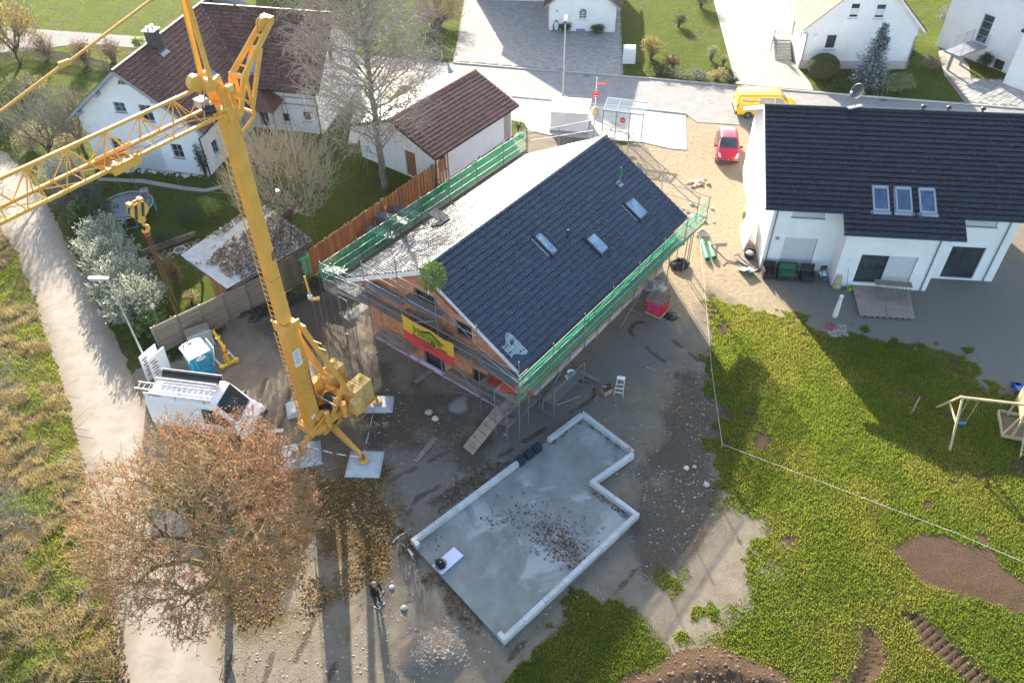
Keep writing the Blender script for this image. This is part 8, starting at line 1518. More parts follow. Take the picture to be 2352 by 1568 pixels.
def leaves(name, P, size, m, parent, nrm=None, asp=1.6, curl=0.25, up=0.0, var=0.4, drop=0.0):
    """one small folded leaf per point; size scalar, nrm optional preferred long axis (k,3)"""
    P = np.asarray(P, float); k = len(P); rng = RNG; d = rng.normal(size=(k, 3)); d[:, 2] = d[:, 2] * (1 - up) + up * np.abs(d[:, 2]) - drop
    if nrm is not None: d = d * 0.5 + np.asarray(nrm)
    d /= np.linalg.norm(d, axis=1, keepdims=True) + 1e-9; s = np.cross(d, rng.normal(size=(k, 3))); s /= np.linalg.norm(s, axis=1, keepdims=True) + 1e-9; n3 = np.cross(d, s)
    L = size * (1 - var + 2 * var * rng.random(k))[:, None]; W = L / asp / 2
    V = np.stack([P, P + d * L * 0.5 + s * W + n3 * W * curl, P + d * L, P + d * L * 0.5 - s * W + n3 * W * curl], 1).reshape(-1, 3)
    b = np.arange(k)[:, None] * 4; Fc = np.concatenate([np.hstack([b, b + 1, b + 2]), np.hstack([b, b + 2, b + 3])])
    return fastmesh(name, V, Fc, m, parent)
def hier(node, P, S, rt, rng, depth=0, ex=0.46):
    """limbs from node to a cloud of twig ends: split the cloud, go part of the way to each half, repeat"""
    n = len(P)
    if n <= 1 or depth > 12:
        for p in P: S.append((*node, *p, rt * 1.4, rt, 1))
        return
    k = 5 if depth == 0 and n > 30 else (3 if n > 8 else 2); C = P[rng.choice(n, min(k, n), False)]
    for _ in range(2):
        lab = ((P[:, None] - C[None]) ** 2).sum(2).argmin(1); C = np.array([P[lab == i].mean(0) if (lab == i).any() else C[i] for i in range(len(C))])
    for i in range(len(C)):
        Q = P[lab == i]; m = len(Q)
        if not m: continue
        d = C[i] - node; L = np.linalg.norm(d); new = node + d * (0.42 if m > 3 else 0.6) + rng.normal(0, 0.05, 3) * L; mid = (node + new) / 2 + rng.normal(0, 0.035, 3) * L; r = rt * m ** ex; r2 = max(rt, r * 0.9)
        S.append((*node, *mid, r * 1.06, r, m)); S.append((*mid, *new, r, r2, m)); hier(new, Q, S, rt, rng, depth + 1, ex)
def cloud(n, c, rad, rng, shell=0.45, low=-0.75):
    v = rng.normal(size=(n * 2, 3)); v /= np.linalg.norm(v, axis=1, keepdims=True); v = v[v[:, 2] > low][:n]; return np.array(c) + v * np.array(rad) * (shell + (1 - shell) * rng.random((len(v), 1)) ** 0.55) * (1 + 0.12 * np.sin(v[:, :1] * 7) * np.cos(v[:, 1:2] * 6))
def crown_tree(name, lab, base, n, c, rad, rt, fork, trunk_r, m_bark, m_twig, seed, shoot=None, group=None, leader=False, shell=0.45, low=-0.75, ex=0.46, lean=(0, 0)):
    rng = np.random.default_rng(seed); t = thing(name, lab, 'tree', (base[0], base[1], 0), 0, group); P = cloud(n, c, rad, rng, shell, low); S = []; T = []; p = np.array([0, 0, -0.05]); nS = 30 if leader else 6
    top = (c[2] + rad[2] * 0.9) if leader else fork; path = [p]
    for i in range(nS): q = np.array([lean[0] * (i + 1) / nS, lean[1] * (i + 1) / nS, top * (i + 1) / nS]) + (rng.normal(0, 0.04, 3) if 0 < i < nS - 1 else 0); r0, r1 = [trunk_r * ((1 - k / nS) ** 0.75 if leader else 1 - 0.25 * k / nS) + (0.02 if leader else 0) for k in (i, i + 1)]; T.append((*p, *q, r0, r1, 999)); p = q; path.append(p)
    if leader:
        h = np.clip(P[:, 2] - 0.6 * np.hypot(P[:, 0], P[:, 1]) - 0.4, fork, top); g = (h / top * nS).astype(int).clip(0, nS)
        for j in np.unique(g): hier(path[j], P[g == j], S, rt, rng, 1, ex)
    else: hier(p, P, S, rt, rng, 0, ex)
    if shoot:
        k = shoot[0]; X = []
        for q in P:
            for _ in range(shoot[3]):
                d = np.array([q[0] * 0.12, q[1] * 0.12, 0.6]) * (1 if k > 0 else 0.5) + rng.normal(0, 0.28, 3); d /= np.linalg.norm(d); L = rng.uniform(shoot[1], shoot[2]); a = q
                for _ in range(3): d = d + np.array([0, 0, k * 0.5]) + rng.normal(0, 0.12, 3); d /= np.linalg.norm(d); b = a + d * L / 3; X.append((*a, *b, rt, rt * 0.8, 0)); a = b
        S = S + X
    S = np.array(S); big = S[:, 8] > max(8, n * 0.012); tubes('trunk', np.concatenate([np.array(T), S[big]]), m_bark, t, 7); tubes('crown', S[~big], m_twig, t, 3); return t, S, P
M_BIRCH = mat('birch_bark', (0.36, 0.33, 0.28), 0.85, scale=2.5, col2=(0.10, 0.085, 0.07)); M_BTWIG = mat('birch_twig', (0.31, 0.265, 0.215), 0.8, var=0.2)
M_BARK = mat('tree_bark', (0.085, 0.065, 0.045), 0.9, var=0.3, scale=4, bump=0.4); M_TWIGY = mat('yellow_twig', (0.30, 0.235, 0.11), 0.8, var=0.25); M_TWIGG = mat('grey_twig', (0.24, 0.205, 0.155), 0.85, var=0.25); M_BARKY = mat('mossy_bark', (0.16, 0.13, 0.055), 0.9, var=0.35)
M_RUSS = mat('russet_leaf', (0.40, 0.18, 0.105), 0.7, var=0.4, scale=1.3, trans=0.35); M_LITTER = mat('fallen_leaf', (0.30, 0.185, 0.065), 0.8, var=0.55, scale=2.2, trans=0.15); M_LITTERB = mat('brown_leaf', (0.14, 0.075, 0.032), 0.8, var=0.4, scale=2.2)
t, S, P = crown_tree('linden_tree', 'spreading tree with dry russet seeds and leaves over the lane', G(528, 1345), 2600, (0.0, 0.1, 4.9), (4.6, 4.6, 3.3), 0.009, 1.5, 0.19, M_BARKY, M_TWIGY, 5, shoot=(-0.1, 0.3, 0.7, 2), shell=0.35, low=-0.55)
X = S[S[:, 8] <= 2]; i = RNG.integers(0, len(X), 36000); u = RNG.random((36000, 1)); Q = X[i, :3] * (1 - u) + X[i, 3:6] * u + RNG.normal(0, 0.05, (36000, 3)); rad = np.hypot(Q[:, 0] + 0.35, Q[:, 1]); k = RNG.random(36000) < np.clip(rad / 4.4, 0.12, 1); leaves('foliage', Q[k], 0.115, M_RUSS, t, asp=2.6, drop=0.6)
crown_tree('birch_tree', 'tall bare birch with pale trunk and fine hanging twigs', G(885, 430), 1500, (-0.2, 0, 10.0), (5.0, 5.0, 7.0), 0.013, 3.2, 0.25, M_BIRCH, M_BTWIG, 3, shoot=(-0.7, 0.6, 1.5, 3), leader=True, shell=0.3, low=-0.9, ex=0.40)
crown_tree('fruit_tree', 'bare wide fruit tree with upright pale shoots behind the board fence', G(677, 565), 700, (0, 0, 5.0), (3.4, 3.3, 2.9), 0.012, 1.9, 0.21, M_BARK, mat('pale_shoot', (0.33, 0.28, 0.19), 0.8), 8, shoot=(0.4, 0.5, 1.3, 3), shell=0.3, low=-0.5)
crown_tree('small_tree', 'small bare tree with upswept twigs beside the hexagon drive', G(1012, 113), 260, (0, 0, 4.4), (2.0, 2.0, 2.3), 0.016, 1.6, 0.13, M_BARK, M_TWIGY, 14, shoot=(0.4, 0.5, 1.1, 3), low=-0.7)
for (x, y), sd, c, rd, lab in (((-95,600),21,(1.6,0.3,4.2),(3.0,2.6,2.2),'bare tree reaching in from the left edge above the lane bend'), ((-110,1010),22,(1.6,0,3.6),(3.0,2.8,2.0),'bare tree overhanging the rough verge halfway down the left edge'), ((-105,1330),23,(1.5,0.3,3.0),(2.9,2.6,1.7),'crooked bare tree at the lower left edge'), ((128,385),24,(0,0,4.0),(2.6,2.4,2.4),'bare tree beside the lane bend under the crane jib'), ((200,362),25,(0,0,3.4),(2.2,2.0,2.0),'bare tree between the jib trolley and the hedge')):
    crown_tree('bare_tree', lab, G(x, y), 330, c, rd, 0.010, 1.3, 0.15, M_BARK, M_TWIGG, sd, shoot=(0, 0.4, 1.0, 3), group='bare trees along the left edge', shell=0.3)
M_YLEAF = mat('yellow_autumn_leaf', (0.42, 0.30, 0.08), 0.7, var=0.3, trans=0.4)
t, S, P = crown_tree('garden_tree', 'yellowish autumn tree in the top left corner', G(48, 150), 300, (0, 0, 3.6), (2.6, 2.4, 1.9), 0.016, 1.2, 0.15, M_BARK, M_TWIGG, 31, shoot=(0.1, 0.4, 0.9, 2), group='trees in the top left gardens'); i = RNG.integers(0, len(P), 3200); leaves('foliage', P[i] + RNG.normal(0, 0.25, (3200, 3)), 0.15, M_YLEAF, t)
crown_tree('garden_tree', 'bare bushy tree at the very top left', G(-5, 60), 220, (0, 0, 3.4), (2.6, 2.4, 1.9), 0.018, 1.2, 0.15, M_BARK, M_TWIGG, 32, shoot=(0.1, 0.4, 0.9, 2), group='trees in the top left gardens')
def shoot_hedge(base, rx, ry, h, n, m, lab, group, ls=0.13):
    """bush of upright leafy shoots"""
    t = thing('hedge_bush', lab, 'hedge bush', (base[0], base[1], 0), 0, group); a = RNG.uniform(0, 6.283, n); r = np.sqrt(RNG.random(n)); x, y = rx * r * np.cos(a), ry * r * np.sin(a); H_ = h * (1 - 0.55 * r ** 2) * RNG.uniform(0.7, 1.15, n); e = np.stack([x * 1.35 + RNG.normal(0, .12, n), y * 1.35 + RNG.normal(0, .12, n), H_], 1); s0 = np.stack([x * 0.45, y * 0.45, np.zeros(n)], 1)
    tubes('stems', np.hstack([s0, e, np.full((n, 1), 0.014), np.full((n, 1), 0.005)]), M_BARK, t, 3); k = 26; u = RNG.uniform(0.25, 1.0, (n, k, 1)); Q = (s0[:, None] * (1 - u) + e[:, None] * u + RNG.normal(0, 0.055, (n, k, 3))).reshape(-1, 3); D = np.repeat((e - s0) / np.linalg.norm(e - s0, axis=1, keepdims=True), k, 0); leaves('foliage', Q, ls, m, t, nrm=D * 0.9, asp=2.6); return t
# bushes
def leafmat(name, c, rough=0.5, trans=0.35, spec=0.4, var=0.35): return mat(name, c, rough, var=var, scale=2.5, trans=trans, spec=spec)
ML = dict(silver=leafmat('silver_leaf', (0.42, 0.45, 0.34), 0.35, 0.3, 1.0), green=leafmat('green_leaf', (0.055, 0.10, 0.028)), dark=leafmat('dark_leaf', (0.020, 0.045, 0.018), trans=0.15), yellow=leafmat('yellow_leaf', (0.34, 0.28, 0.06)), lime=leafmat('lime_leaf', (0.26, 0.32, 0.05)), brown=leafmat('brown_dry_leaf', (0.20, 0.11, 0.06)), varieg=leafmat('variegated_leaf', (0.24, 0.27, 0.14)), grey=leafmat('grey_leaf', (0.16, 0.17, 0.14)), straw=leafmat('straw_leaf', (0.36, 0.28, 0.12)), needle=leafmat('blue_needle', (0.085, 0.13, 0.14), trans=0.1), needle2=leafmat('pale_needle', (0.25, 0.32, 0.34), trans=0.1), wreath=leafmat('wreath_leaf', (0.12, 0.19, 0.04)))
def bush(base, rx, ry, h, n, lm, ls, lab, name='shrub', cat='shrub', stems=14, stem_m=None, up=0.5, asp=2.0, group=None, z0=0.15, hollow=0.45, lobes=6, seed=0, drop=0.0, twigs=0):
    """shrub of many leaf faces in several uneven lobes, with stems from the root"""
    rnd = random.Random(seed * 7 + int(base[0] * 10)); t = thing(name, lab, cat, (base[0], base[1], 0), 0, group); P = []; st = []
    C = [(rnd.uniform(-0.55, 0.55) * rx, rnd.uniform(-0.55, 0.55) * ry, h * rnd.uniform(0.40, 0.72), rnd.uniform(0.38, 0.62)) for _ in range(lobes)] + [(0, 0, h * 0.45, 0.72)]
    wsum = np.array([c[3] ** 2 for c in C]); cnt = (n * wsum / wsum.sum()).astype(int)
    for (cx, cy, cz, k), c in zip(C, cnt):
        v = RNG.normal(size=(c, 3)); v /= np.linalg.norm(v, axis=1, keepdims=True); r = hollow + (1 - hollow) * RNG.random((c, 1)) ** 0.6; r = r * (0.85 + 0.3 * RNG.random((c, 1))); P.append(np.array([[cx, cy, cz]]) + v * r * np.array([[rx * k, ry * k, h * 0.5 * k * 1.15]]))
        st.append((0, 0, 0, cx * 0.9, cy * 0.9, cz, 0.03, 0.012))
    P = np.concatenate(P); P = P[P[:, 2] > z0 * h * 0.3]
    for _ in range(stems):
        q = P[rnd.randrange(len(P))]; m_ = q * 0.45 + np.array([rnd.uniform(-.05, .05), rnd.uniform(-.05, .05), 0.12 * h]); s0 = np.array([rnd.uniform(-.12, .12) * rx, rnd.uniform(-.12, .12) * ry, -0.03]); st.append((*s0, *m_, 0.02, 0.014)); st.append((*m_, *q, 0.014, 0.006))
        for _ in range(twigs): e = q + np.array([rnd.gauss(0, 0.15) * rx, rnd.gauss(0, 0.15) * ry, abs(rnd.gauss(0.1, 0.1)) * h]); st.append((*m_, *e, 0.012, 0.007))
    tubes('stems', np.array(st), stem_m or M_BARK, t, 4)
    if lm: leaves('foliage', P, ls, ML[lm], t, asp=asp, up=up, drop=drop)
    return t
HG = 'silver hedge bushes along the lane'
for x, y, rx, h, n, mm, lab in ((160,425,1.3,2.3,120,'silver','silvery hedge bush farthest up the lane'), (190,475,1.3,2.2,130,'grey','dull hedge bush left of the trampoline'), (215,520,1.3,2.1,130,'green','green hedge bush below the trampoline'), (240,570,1.3,2.2,150,'silver','silvery hedge bush left of the hanging chain'), (262,618,1.3,2.3,160,'silver','dense silvery hedge bush in the middle of the row'), (288,668,1.35,2.4,190,'silver','bright silvery hedge bush behind the street lamp head'), (318,720,1.35,2.4,200,'silver','brightest silvery hedge bush next to the fence end'), (350,778,0.95,1.6,110,'green','low green bush at the lower end of the hedge')): shoot_hedge(G(x, y), rx, rx * 1.2, h, int(n * 1.7), ML[mm], lab, HG, 0.155)
bush(G(408, 655), 0.75, 0.75, 2.2, 260, 'brown', 0.10, 'dry brown shrub with upright stems beside the shed', stems=70, stem_m=mat('dry_stem', (0.22, 0.13, 0.07), 0.85), twigs=2, lobes=4, seed=40)
for i, (x, y, rx, h, n, mm, lab) in enumerate(((492,500,0.9,1.6,1500,'lime','yellow-green garden shrub above the shed roof'), (430,512,1.1,1.0,1500,'green','low dark garden shrub near the trampoline'), (375,560,1.2,0.9,1500,'green','low shrub between trampoline and stone terrace'), (455,735,0.5,0.6,700,'lime','small bright plant behind the lamella fence'), (440,690,0.6,0.7,600,'straw','dry perennial beside the shed post'))): bush(G(x, y), rx, rx * 0.8, h, n, mm, 0.10, lab, group='garden shrubs', seed=50 + i)
for i, (x, y, rx, h, n, mm, st, lab) in enumerate(((112,135,1.5,2.6,900,'brown',70,'russet bare shrub beside the back road'), (200,150,1.4,2.6,900,'brown',90,'dense dark brown shrub at the picket fence'), (262,140,1.5,2.2,700,'brown',70,'bare brown shrub behind the chimney'), (325,113,0.8,1.2,1200,'lime',10,'bright green conifer shrub at the end of the back road'), (70,215,1.8,1.5,1200,'straw',60,'straw-coloured shrub in the top left garden'), (20,300,2.0,2.2,2400,'green',30,'green conifer bush at the left edge'), (70,345,2.0,1.6,900,'straw',80,'tangled bare shrub left of the crane trolley'), (160,350,1.4,1.6,700,'straw',70,'bare bramble thicket under the jib'), (-5,210,1.5,2.0,1200,'green',30,'dark shrub at the upper left edge'), (120,400,1.2,1.4,500,'straw',60,'bare thicket at the lane bend'), (245,345,1.0,1.2,500,'straw',40,'dry shrub at the house corner'))): bush(G(x, y), rx, rx, h, n, mm, 0.14, lab, group='shrubs in the top left gardens', stems=st, twigs=2, seed=70 + i, stem_m=M_TWIGG)
bush(G(1000, 60), 3.2, 3.4, 2.4, 2500, 'brown', 0.13, 'brown leafless hedge behind the small bare tree', 'hedge', 'hedge', stems=150, twigs=2, lobes=9, seed=90, stem_m=M_TWIGG); bush(G(905, 108), 1.6, 1.4, 2.2, 2200, 'lime', 0.15, 'yellow-green conifer behind the birch trunk', seed=91); bush(G(845, 112), 1.5, 1.3, 1.6, 1800, 'green', 0.15, 'green shrub behind the left birch limb', seed=92); bush(G(985, 130), 2.2, 1.3, 0.7, 1800, 'green', 0.12, 'low ground shrub under the small bare tree', seed=93)
bush(G(735, 10), 1.8, 1.5, 3.0, 700, 'straw', 0.15, 'pale bare shrub beside the distant white house', stems=90, twigs=2, seed=94, stem_m=M_TWIGG)
for i, (x, y, rx, h, n, mm, ls, st, lab) in enumerate(((1298,73,0.75,0.9,1100,'green',.12,10,'left evergreen shrub against the small white house'), (1371,78,0.8,1.0,1200,'green',.12,10,'right evergreen shrub against the small white house'), (1610,18,1.3,2.0,2600,'green',.10,10,'large round evergreen at the top of the lawn'), (1558,62,0.85,1.4,2000,'green',.09,10,'smaller round evergreen on the lawn'), (1495,135,1.15,2.3,1300,'yellow',.15,70,'tall yellow-leaved shrub with splayed stems near the bin box'), (1546,155,0.95,1.2,900,'brown',.13,50,'brown faded hydrangea shrub on the lawn'), (1632,138,0.7,1.5,700,'varieg',.12,14,'pale variegated shrub on the lawn'), (1660,150,0.6,1.1,300,'straw',.10,40,'bare twiggy shrub at the lawn corner'), (1512,168,1.1,0.6,900,'green',.12,8,'low evergreen at the left end of the kerb bed'), (1555,176,1.2,0.6,1000,'varieg',.12,8,'silvery perennial in the kerb bed'), (1600,182,1.2,0.7,1000,'grey',.12,14,'grey perennial in the middle of the kerb bed'), (1645,182,1.0,0.9,900,'straw',.12,24,'dry grass clump in the kerb bed'), (1680,190,0.8,0.6,900,'dark',.12,8,'dark shrub at the driveway end of the kerb bed'), (1955,150,1.0,1.9,2200,'dark',.12,10,'dark yew left of the blue spruce'), (2062,150,1.2,1.8,2200,'dark',.12,10,'dark yew right of the blue spruce'), (2050,208,1.6,1.5,3600,'varieg',.11,10,'cream variegated shrub before the spruce'), (1935,205,1.1,0.6,1200,'green',.11,8,'low juniper at the foot of the spruce'), (2135,158,1.4,1.2,200,'grey',.10,90,'bare arching shrub between the white houses'), (2205,88,1.3,2.9,3000,'lime',.16,20,'tall yellow-green bamboo by the footbridge'), (2172,60,1.4,2.4,1600,'grey',.13,40,'grey bare shrub behind the bamboo'), (2252,160,0.9,1.6,2200,'dark',.11,10,'dark green shrub below the footbridge'), (1190,298,0.5,0.8,300,'green',.10,20,'small shrub at the corner of the garage'))): bush(G(x, y), rx, rx * 0.9, h, n, mm, ls, lab, stems=st, twigs=1 if st > 30 else 0, group='shrubs in the street gardens', seed=110 + i, stem_m=M_TWIGG if st > 20 else M_BARK)
# clipped round yew
p = G(1886, 178); t = thing('clipped_yew', 'large clipped round yew ball at the corner of the gabled house', 'topiary', p); q = MB(); rings = []
for k in range(11):
    a = -1.35 + 2.9 * k / 10; rings.append([Vector((1.25 * math.cos(a) * math.cos(w) * (1 + 0.03 * random.random()), 1.25 * math.cos(a) * math.sin(w) * (1 + 0.03 * random.random()), 0.98 + 0.98 * math.sin(a))) for w in np.linspace(0, 6.283, 25)[:-1]])
q.loft(rings); q.build('core', mat('yew_core', (0.035, 0.045, 0.015), 0.9, bump=0.6, bscale=25), t, smooth=True); v = RNG.normal(size=(9000, 3)); v /= np.linalg.norm(v, axis=1, keepdims=True); leaves('foliage', v * np.array([[1.26, 1.26, 0.99]]) * (0.98 + 0.05 * RNG.random((9000, 1))) + np.array([[0, 0, 0.99]]), 0.06, leafmat('yew_leaf', (0.085, 0.095, 0.03), trans=0.2), t, nrm=v * 0.7)
# blue spruce
p = G(1990, 200); t = thing('blue_spruce', 'blue spruce before the white gabled house', 'tree', p); Hs = GZ(2017, 52, p); tubes('trunk', np.array([(0, 0, 0, 0, 0, Hs, 0.10, 0.02)]), M_BARK, t, 8); br = []; Pn = []; Dn = []; tipm = []
for k in range(30):
    z = 0.4 + (Hs - 0.5) * k / 30; R_ = (1 - z / Hs) * 1.75 + 0.12; nb = 9
    for j in range(nb):
        a = 6.283 * (j + random.random() * 0.6) / nb + k; L = R_ * random.uniform(0.75, 1.1); dv = np.array([math.cos(a), math.sin(a), -0.18 + 0.5 * z / Hs]); s0 = np.array([0, 0, z]); e = s0 + dv * L; br.append((*s0, *e, 0.018, 0.006)); m = int(16 * L) + 5; u = RNG.random(m); pts = s0 + dv * L * (0.15 + 0.85 * u[:, None]); side = RNG.normal(0, 0.10, (m, 3)) * L; Pn.append(pts + side * np.array([[1, 1, 0.35]])); Dn.append(np.tile(dv, (m, 1)) + RNG.normal(0, 0.5, (m, 3))); tipm.append(u > 0.72)
tubes('branches', np.array(br), M_BARK, t, 4); Pn = np.concatenate(Pn); Dn = np.concatenate(Dn); tipm = np.concatenate(tipm); leaves('needles', Pn[~tipm], 0.17, ML['needle'], t, nrm=Dn[~tipm], asp=2.2); leaves('needle_tips', Pn[tipm], 0.17, ML['needle2'], t, nrm=Dn[tipm], asp=2.0)
# topping-out tree on the scaffold
wp = root_matrix(house) @ Vector((1.13, -0.42, 6.3)); t = thing('topping_out_tree', 'little round green topping-out tree tied to a scaffold post', 'decorated tree', wp); tubes('stem', np.array([(0.03, 0.03, -1.2, 0.0, 0.0, 2.1, 0.03, 0.02)]), M_BARK, t, 6); v = RNG.normal(size=(1800, 3)); v /= np.linalg.norm(v, axis=1, keepdims=True); leaves('foliage', v * np.array([[0.62, 0.62, 0.72]]) * (0.35 + 0.7 * RNG.random((1800, 1)) ** 0.5) + np.array([[0, 0, 1.55]]), 0.13, ML['wreath'], t, asp=3, nrm=v * 0.4 + np.array([[0, 0, 0.3]]))
for a in (0.3, 2.2, 4.1): MB().beam((0.3 * math.cos(a), 0.3 * math.sin(a), 1.3), (0.42 * math.cos(a), 0.42 * math.sin(a), 0.75), 0.05, 0.01).build('ribbon', M_WP, t)
bush(root_matrix(lh) @ Vector((w1 - 0.1, 0.1, 0)), 0.5, 0.45, 3.2, 700, 'dark', 0.12, 'dark climber at the corner of the brown-roofed house', 'climber', 'climber', seed=200, stems=30)
# heap plants: ivy along the fence foot
def scatter(poly, dens):
    xs = [p.x for p in poly]; ys = [p.y for p in poly]; A = (max(xs) - min(xs)) * (max(ys) - min(ys)); n = int(A * dens); x = RNG.uniform(min(xs), max(xs), n); y = RNG.uniform(min(ys), max(ys), n); k = sdist(x, y, poly) > 0; return x[k], y[k]
iv = PG((380,805),(545,725),(735,640),(900,530),(1010,425),(1030,430),(910,560),(770,660),(640,720),(540,760),(400,835)); x, y = scatter(iv, 230); k = fbm(x, y, 1.0) > 0.47; o = leaves('ground_ivy', np.stack([x[k], y[k], 0.02 + 0.10 * RNG.random(k.sum())], 1), 0.11, ML['dark'], None, up=0.6); stuff(o, 'dark ivy creeping along the foot of the fences', 'ivy')
# ---------------------------------------------------------------- grass, straw, leaf litter, gravel (uncountable: one object each)
def blades(name, x, y, h, w, m, lab, cat, lean=0.6, hv=0.5):
    k = len(x); z = ground_height(x, y); a = RNG.uniform(0, 6.283, k); H_ = h * (1 - hv + 2 * hv * RNG.random(k)); W_ = w * (0.6 + 0.8 * RNG.random(k)); b = RNG.uniform(0, 6.283, k); l = lean * H_ * RNG.random(k)
    V = np.stack([np.stack([x - np.cos(a) * W_, y - np.sin(a) * W_, z - 0.01], 1), np.stack([x + np.cos(a) * W_, y + np.sin(a) * W_, z - 0.01], 1), np.stack([x + np.cos(b) * l, y + np.sin(b) * l, z + H_], 1)], 1).reshape(-1, 3)
    o = fastmesh(name, V, np.arange(3 * k).reshape(-1, 3), m); return stuff(o, lab, cat)
M_GB = mat('grass_blade', (0.10, 0.155, 0.022), 0.5, scale=0.55, col2=(0.065, 0.12, 0.016), trans=0.55, spec=0.4, tcol=(0.37, 0.46, 0.05)); M_GB2 = mat('yellow_blade', (0.19, 0.19, 0.04), 0.55, scale=0.8, var=0.3, trans=0.55, spec=0.3, tcol=(0.52, 0.50, 0.09)); M_ST = mat('straw_blade', (0.44, 0.355, 0.16), 0.7, scale=0.9, var=0.35, trans=0.35); M_GB3 = mat('garden_blade', (0.085, 0.15, 0.024), 0.55, scale=0.6, col2=(0.15, 0.18, 0.034), trans=0.45, tcol=(0.26, 0.34, 0.03))
def masked(x0, x1, y0, y1, dens, key='grass', inv=None, lim=0.5):
    n = int((x1 - x0) * (y1 - y0) * dens); x = RNG.uniform(x0, x1, n); y = RNG.uniform(y0, y1, n); k = ground_masks(x, y); v = k[key].copy()
    if key == 'grass': v = v * (1 - k['verge'])
    keep = v > lim * (0.5 + RNG.random(n)); return x[keep], y[keep]
def unpaved(x, y):
    k = np.ones(len(x), bool)
    for P in PAVED: k &= sdist(x, y, P) < -0.05
    return x[k], y[k]
x, y = masked(-2, 32, 11, 36.5, 640); k = fbm(x + 4, y, 2.0) + 0.35 * (RNG.random(len(x)) - 0.5) > 0.53
blades('lawn_grass', x[~k], y[~k], 0.10, 0.016, M_GB, 'green lawn grass on the right of the site', 'grass'); blades('dry_lawn_grass', x[k], y[k], 0.10, 0.015, M_GB2, 'yellowish dry grass mixed into the lawn', 'grass')
x, y = masked(-34, 0, 33, 56, 260); x, y = unpaved(x, y); blades('garden_grass', x, y, 0.07, 0.014, M_GB3, 'short grass of the garden behind the fences', 'grass')
x, y = masked(-60, 55, 56, 92, 90); x, y = unpaved(x, y); blades('far_grass', x, y, 0.09, 0.022, M_GB3, 'grass of the gardens along the street', 'grass')
vx, vy = scatter(P_VERGE, 420); k = (vx > -34) & (vy < 60); vx, vy = vx[k], vy[k]; vx, vy = unpaved(vx, vy); g_ = fbm(vx, vy, 1.5) > 0.56
tu = fbm(vx + 3, vy + 8, 0.55); kk2 = tu > 0.42
blades('verge_straw', vx[~g_ & kk2], vy[~g_ & kk2], 0.26, 0.012, M_ST, 'long straw-coloured grass on the rough verge', 'dry grass', 1.3); blades('verge_grass', vx[g_], vy[g_], 0.14, 0.012, M_GB, 'green tufts on the rough verge', 'grass', 1.0)
nb_ = 900; bxs, bys = scatter(P_VERGE, 3.2); k = (bys < 45); bxs, bys = bxs[k], bys[k]; bxs, bys = unpaved(bxs, bys); a = RNG.uniform(0, 6.283, len(bxs)); L_ = RNG.uniform(0.4, 1.5, len(bxs)); zz = RNG.uniform(0.05, 0.5, len(bxs))
o = tubes('bramble_twigs', np.stack([bxs, bys, zz * 0.2, bxs + np.cos(a) * L_, bys + np.sin(a) * L_, zz + 0.25 * L_ * RNG.random(len(bxs)), np.full(len(bxs), 0.012), np.full(len(bxs), 0.006)], 1), M_TWIGG, None, 3); stuff(o, 'tangle of bare bramble twigs on the verge', 'brambles')
def litter(name, x, y, z, size, m, lab): k = len(x); o = leaves(name, np.stack([x, y, z], 1), size, m, None, nrm=np.stack([RNG.normal(0, 1, k), RNG.normal(0, 1, k), RNG.normal(0, .12, k)], 1) * 2, asp=1.15, curl=0.6); return stuff(o, lab, 'fallen leaves')
x, y = scatter(P_LITTER, 170); k = (fbm(x, y, 1.6) + 0.3 * RNG.random(len(x))) > 0.62; litter('fallen_leaves', x[k], y[k], ground_height(x[k], y[k]) + 0.025, 0.105, M_LITTER, 'yellow-brown fallen leaves around the russet tree')
ex = PG((210,1180),(265,1380),(300,1568),(230,1620),(140,1400)); x, y = scatter(ex, 120); litter('edge_leaves', x, y, np.full(len(x), 0.04), 0.11, M_LITTER, 'bright fallen leaves along the left lane edge')
sx_, sy_ = scatter(PG((880,1190),(950,1225),(1180,1500),(1120,1480),(930,1330)), 150); k = fbm(sx_, sy_, 0.9) > 0.5; litter('slab_edge_leaves', sx_[k], sy_[k], np.full(k.sum(), 0.03), 0.10, M_LITTERB, 'brown leaves drifted along the open slab edge')
bl_, bs_ = scatter(PG((950,1215),(1190,1060),(1180,1035),(1060,1100),(930,1190)), 130); k = fbm(bl_, bs_, 0.8) > 0.45; litter('wall_foot_leaves', bl_[k], bs_[k], np.full(k.sum(), 0.03), 0.10, M_LITTERB, 'brown leaves along the outer foot of the slab wall')
pts = []
for (cx, cy, sg, n) in ((1180,1185,30,70), (1255,1225,28,150), (1290,1260,24,190), (1240,1190,50,90), (1140,1195,20,40), (1310,1290,18,60), (1300,1235,40,120), (985,1235,18,20)):
    for _ in range(n): pts.append(G(cx + random.gauss(0, sg), cy + random.gauss(0, sg * 0.6), 0.13))
pts += [G(1262 + t_ * 75 + random.gauss(0, 4), 1020 - t_ * 55 + random.gauss(0, 3), 0.13) for t_ in [random.random() for _ in range(70)]] + [G(1358 + t_ * 80 + random.gauss(0, 4), 975 + t_ * 62 + random.gauss(0, 3), 0.13) for t_ in [random.random() for _ in range(80)]] + [G(1365 + t_ * 75 + random.gauss(0, 4), 1132 + t_ * 55 + random.gauss(0, 3), 0.13) for t_ in [random.random() for _ in range(60)]]
pa_ = np.array([tuple(p) for p in pts]); ok_ = sdist(pa_[:, 0], pa_[:, 1], [sA, sF, sE, sD, sC, sB]) > 0.22; pa_ = pa_[ok_]; litter('slab_leaves', pa_[:, 0], pa_[:, 1], np.full(len(pa_), 0.15), 0.10, M_LITTERB, 'brown curled leaves lying on the concrete slab')
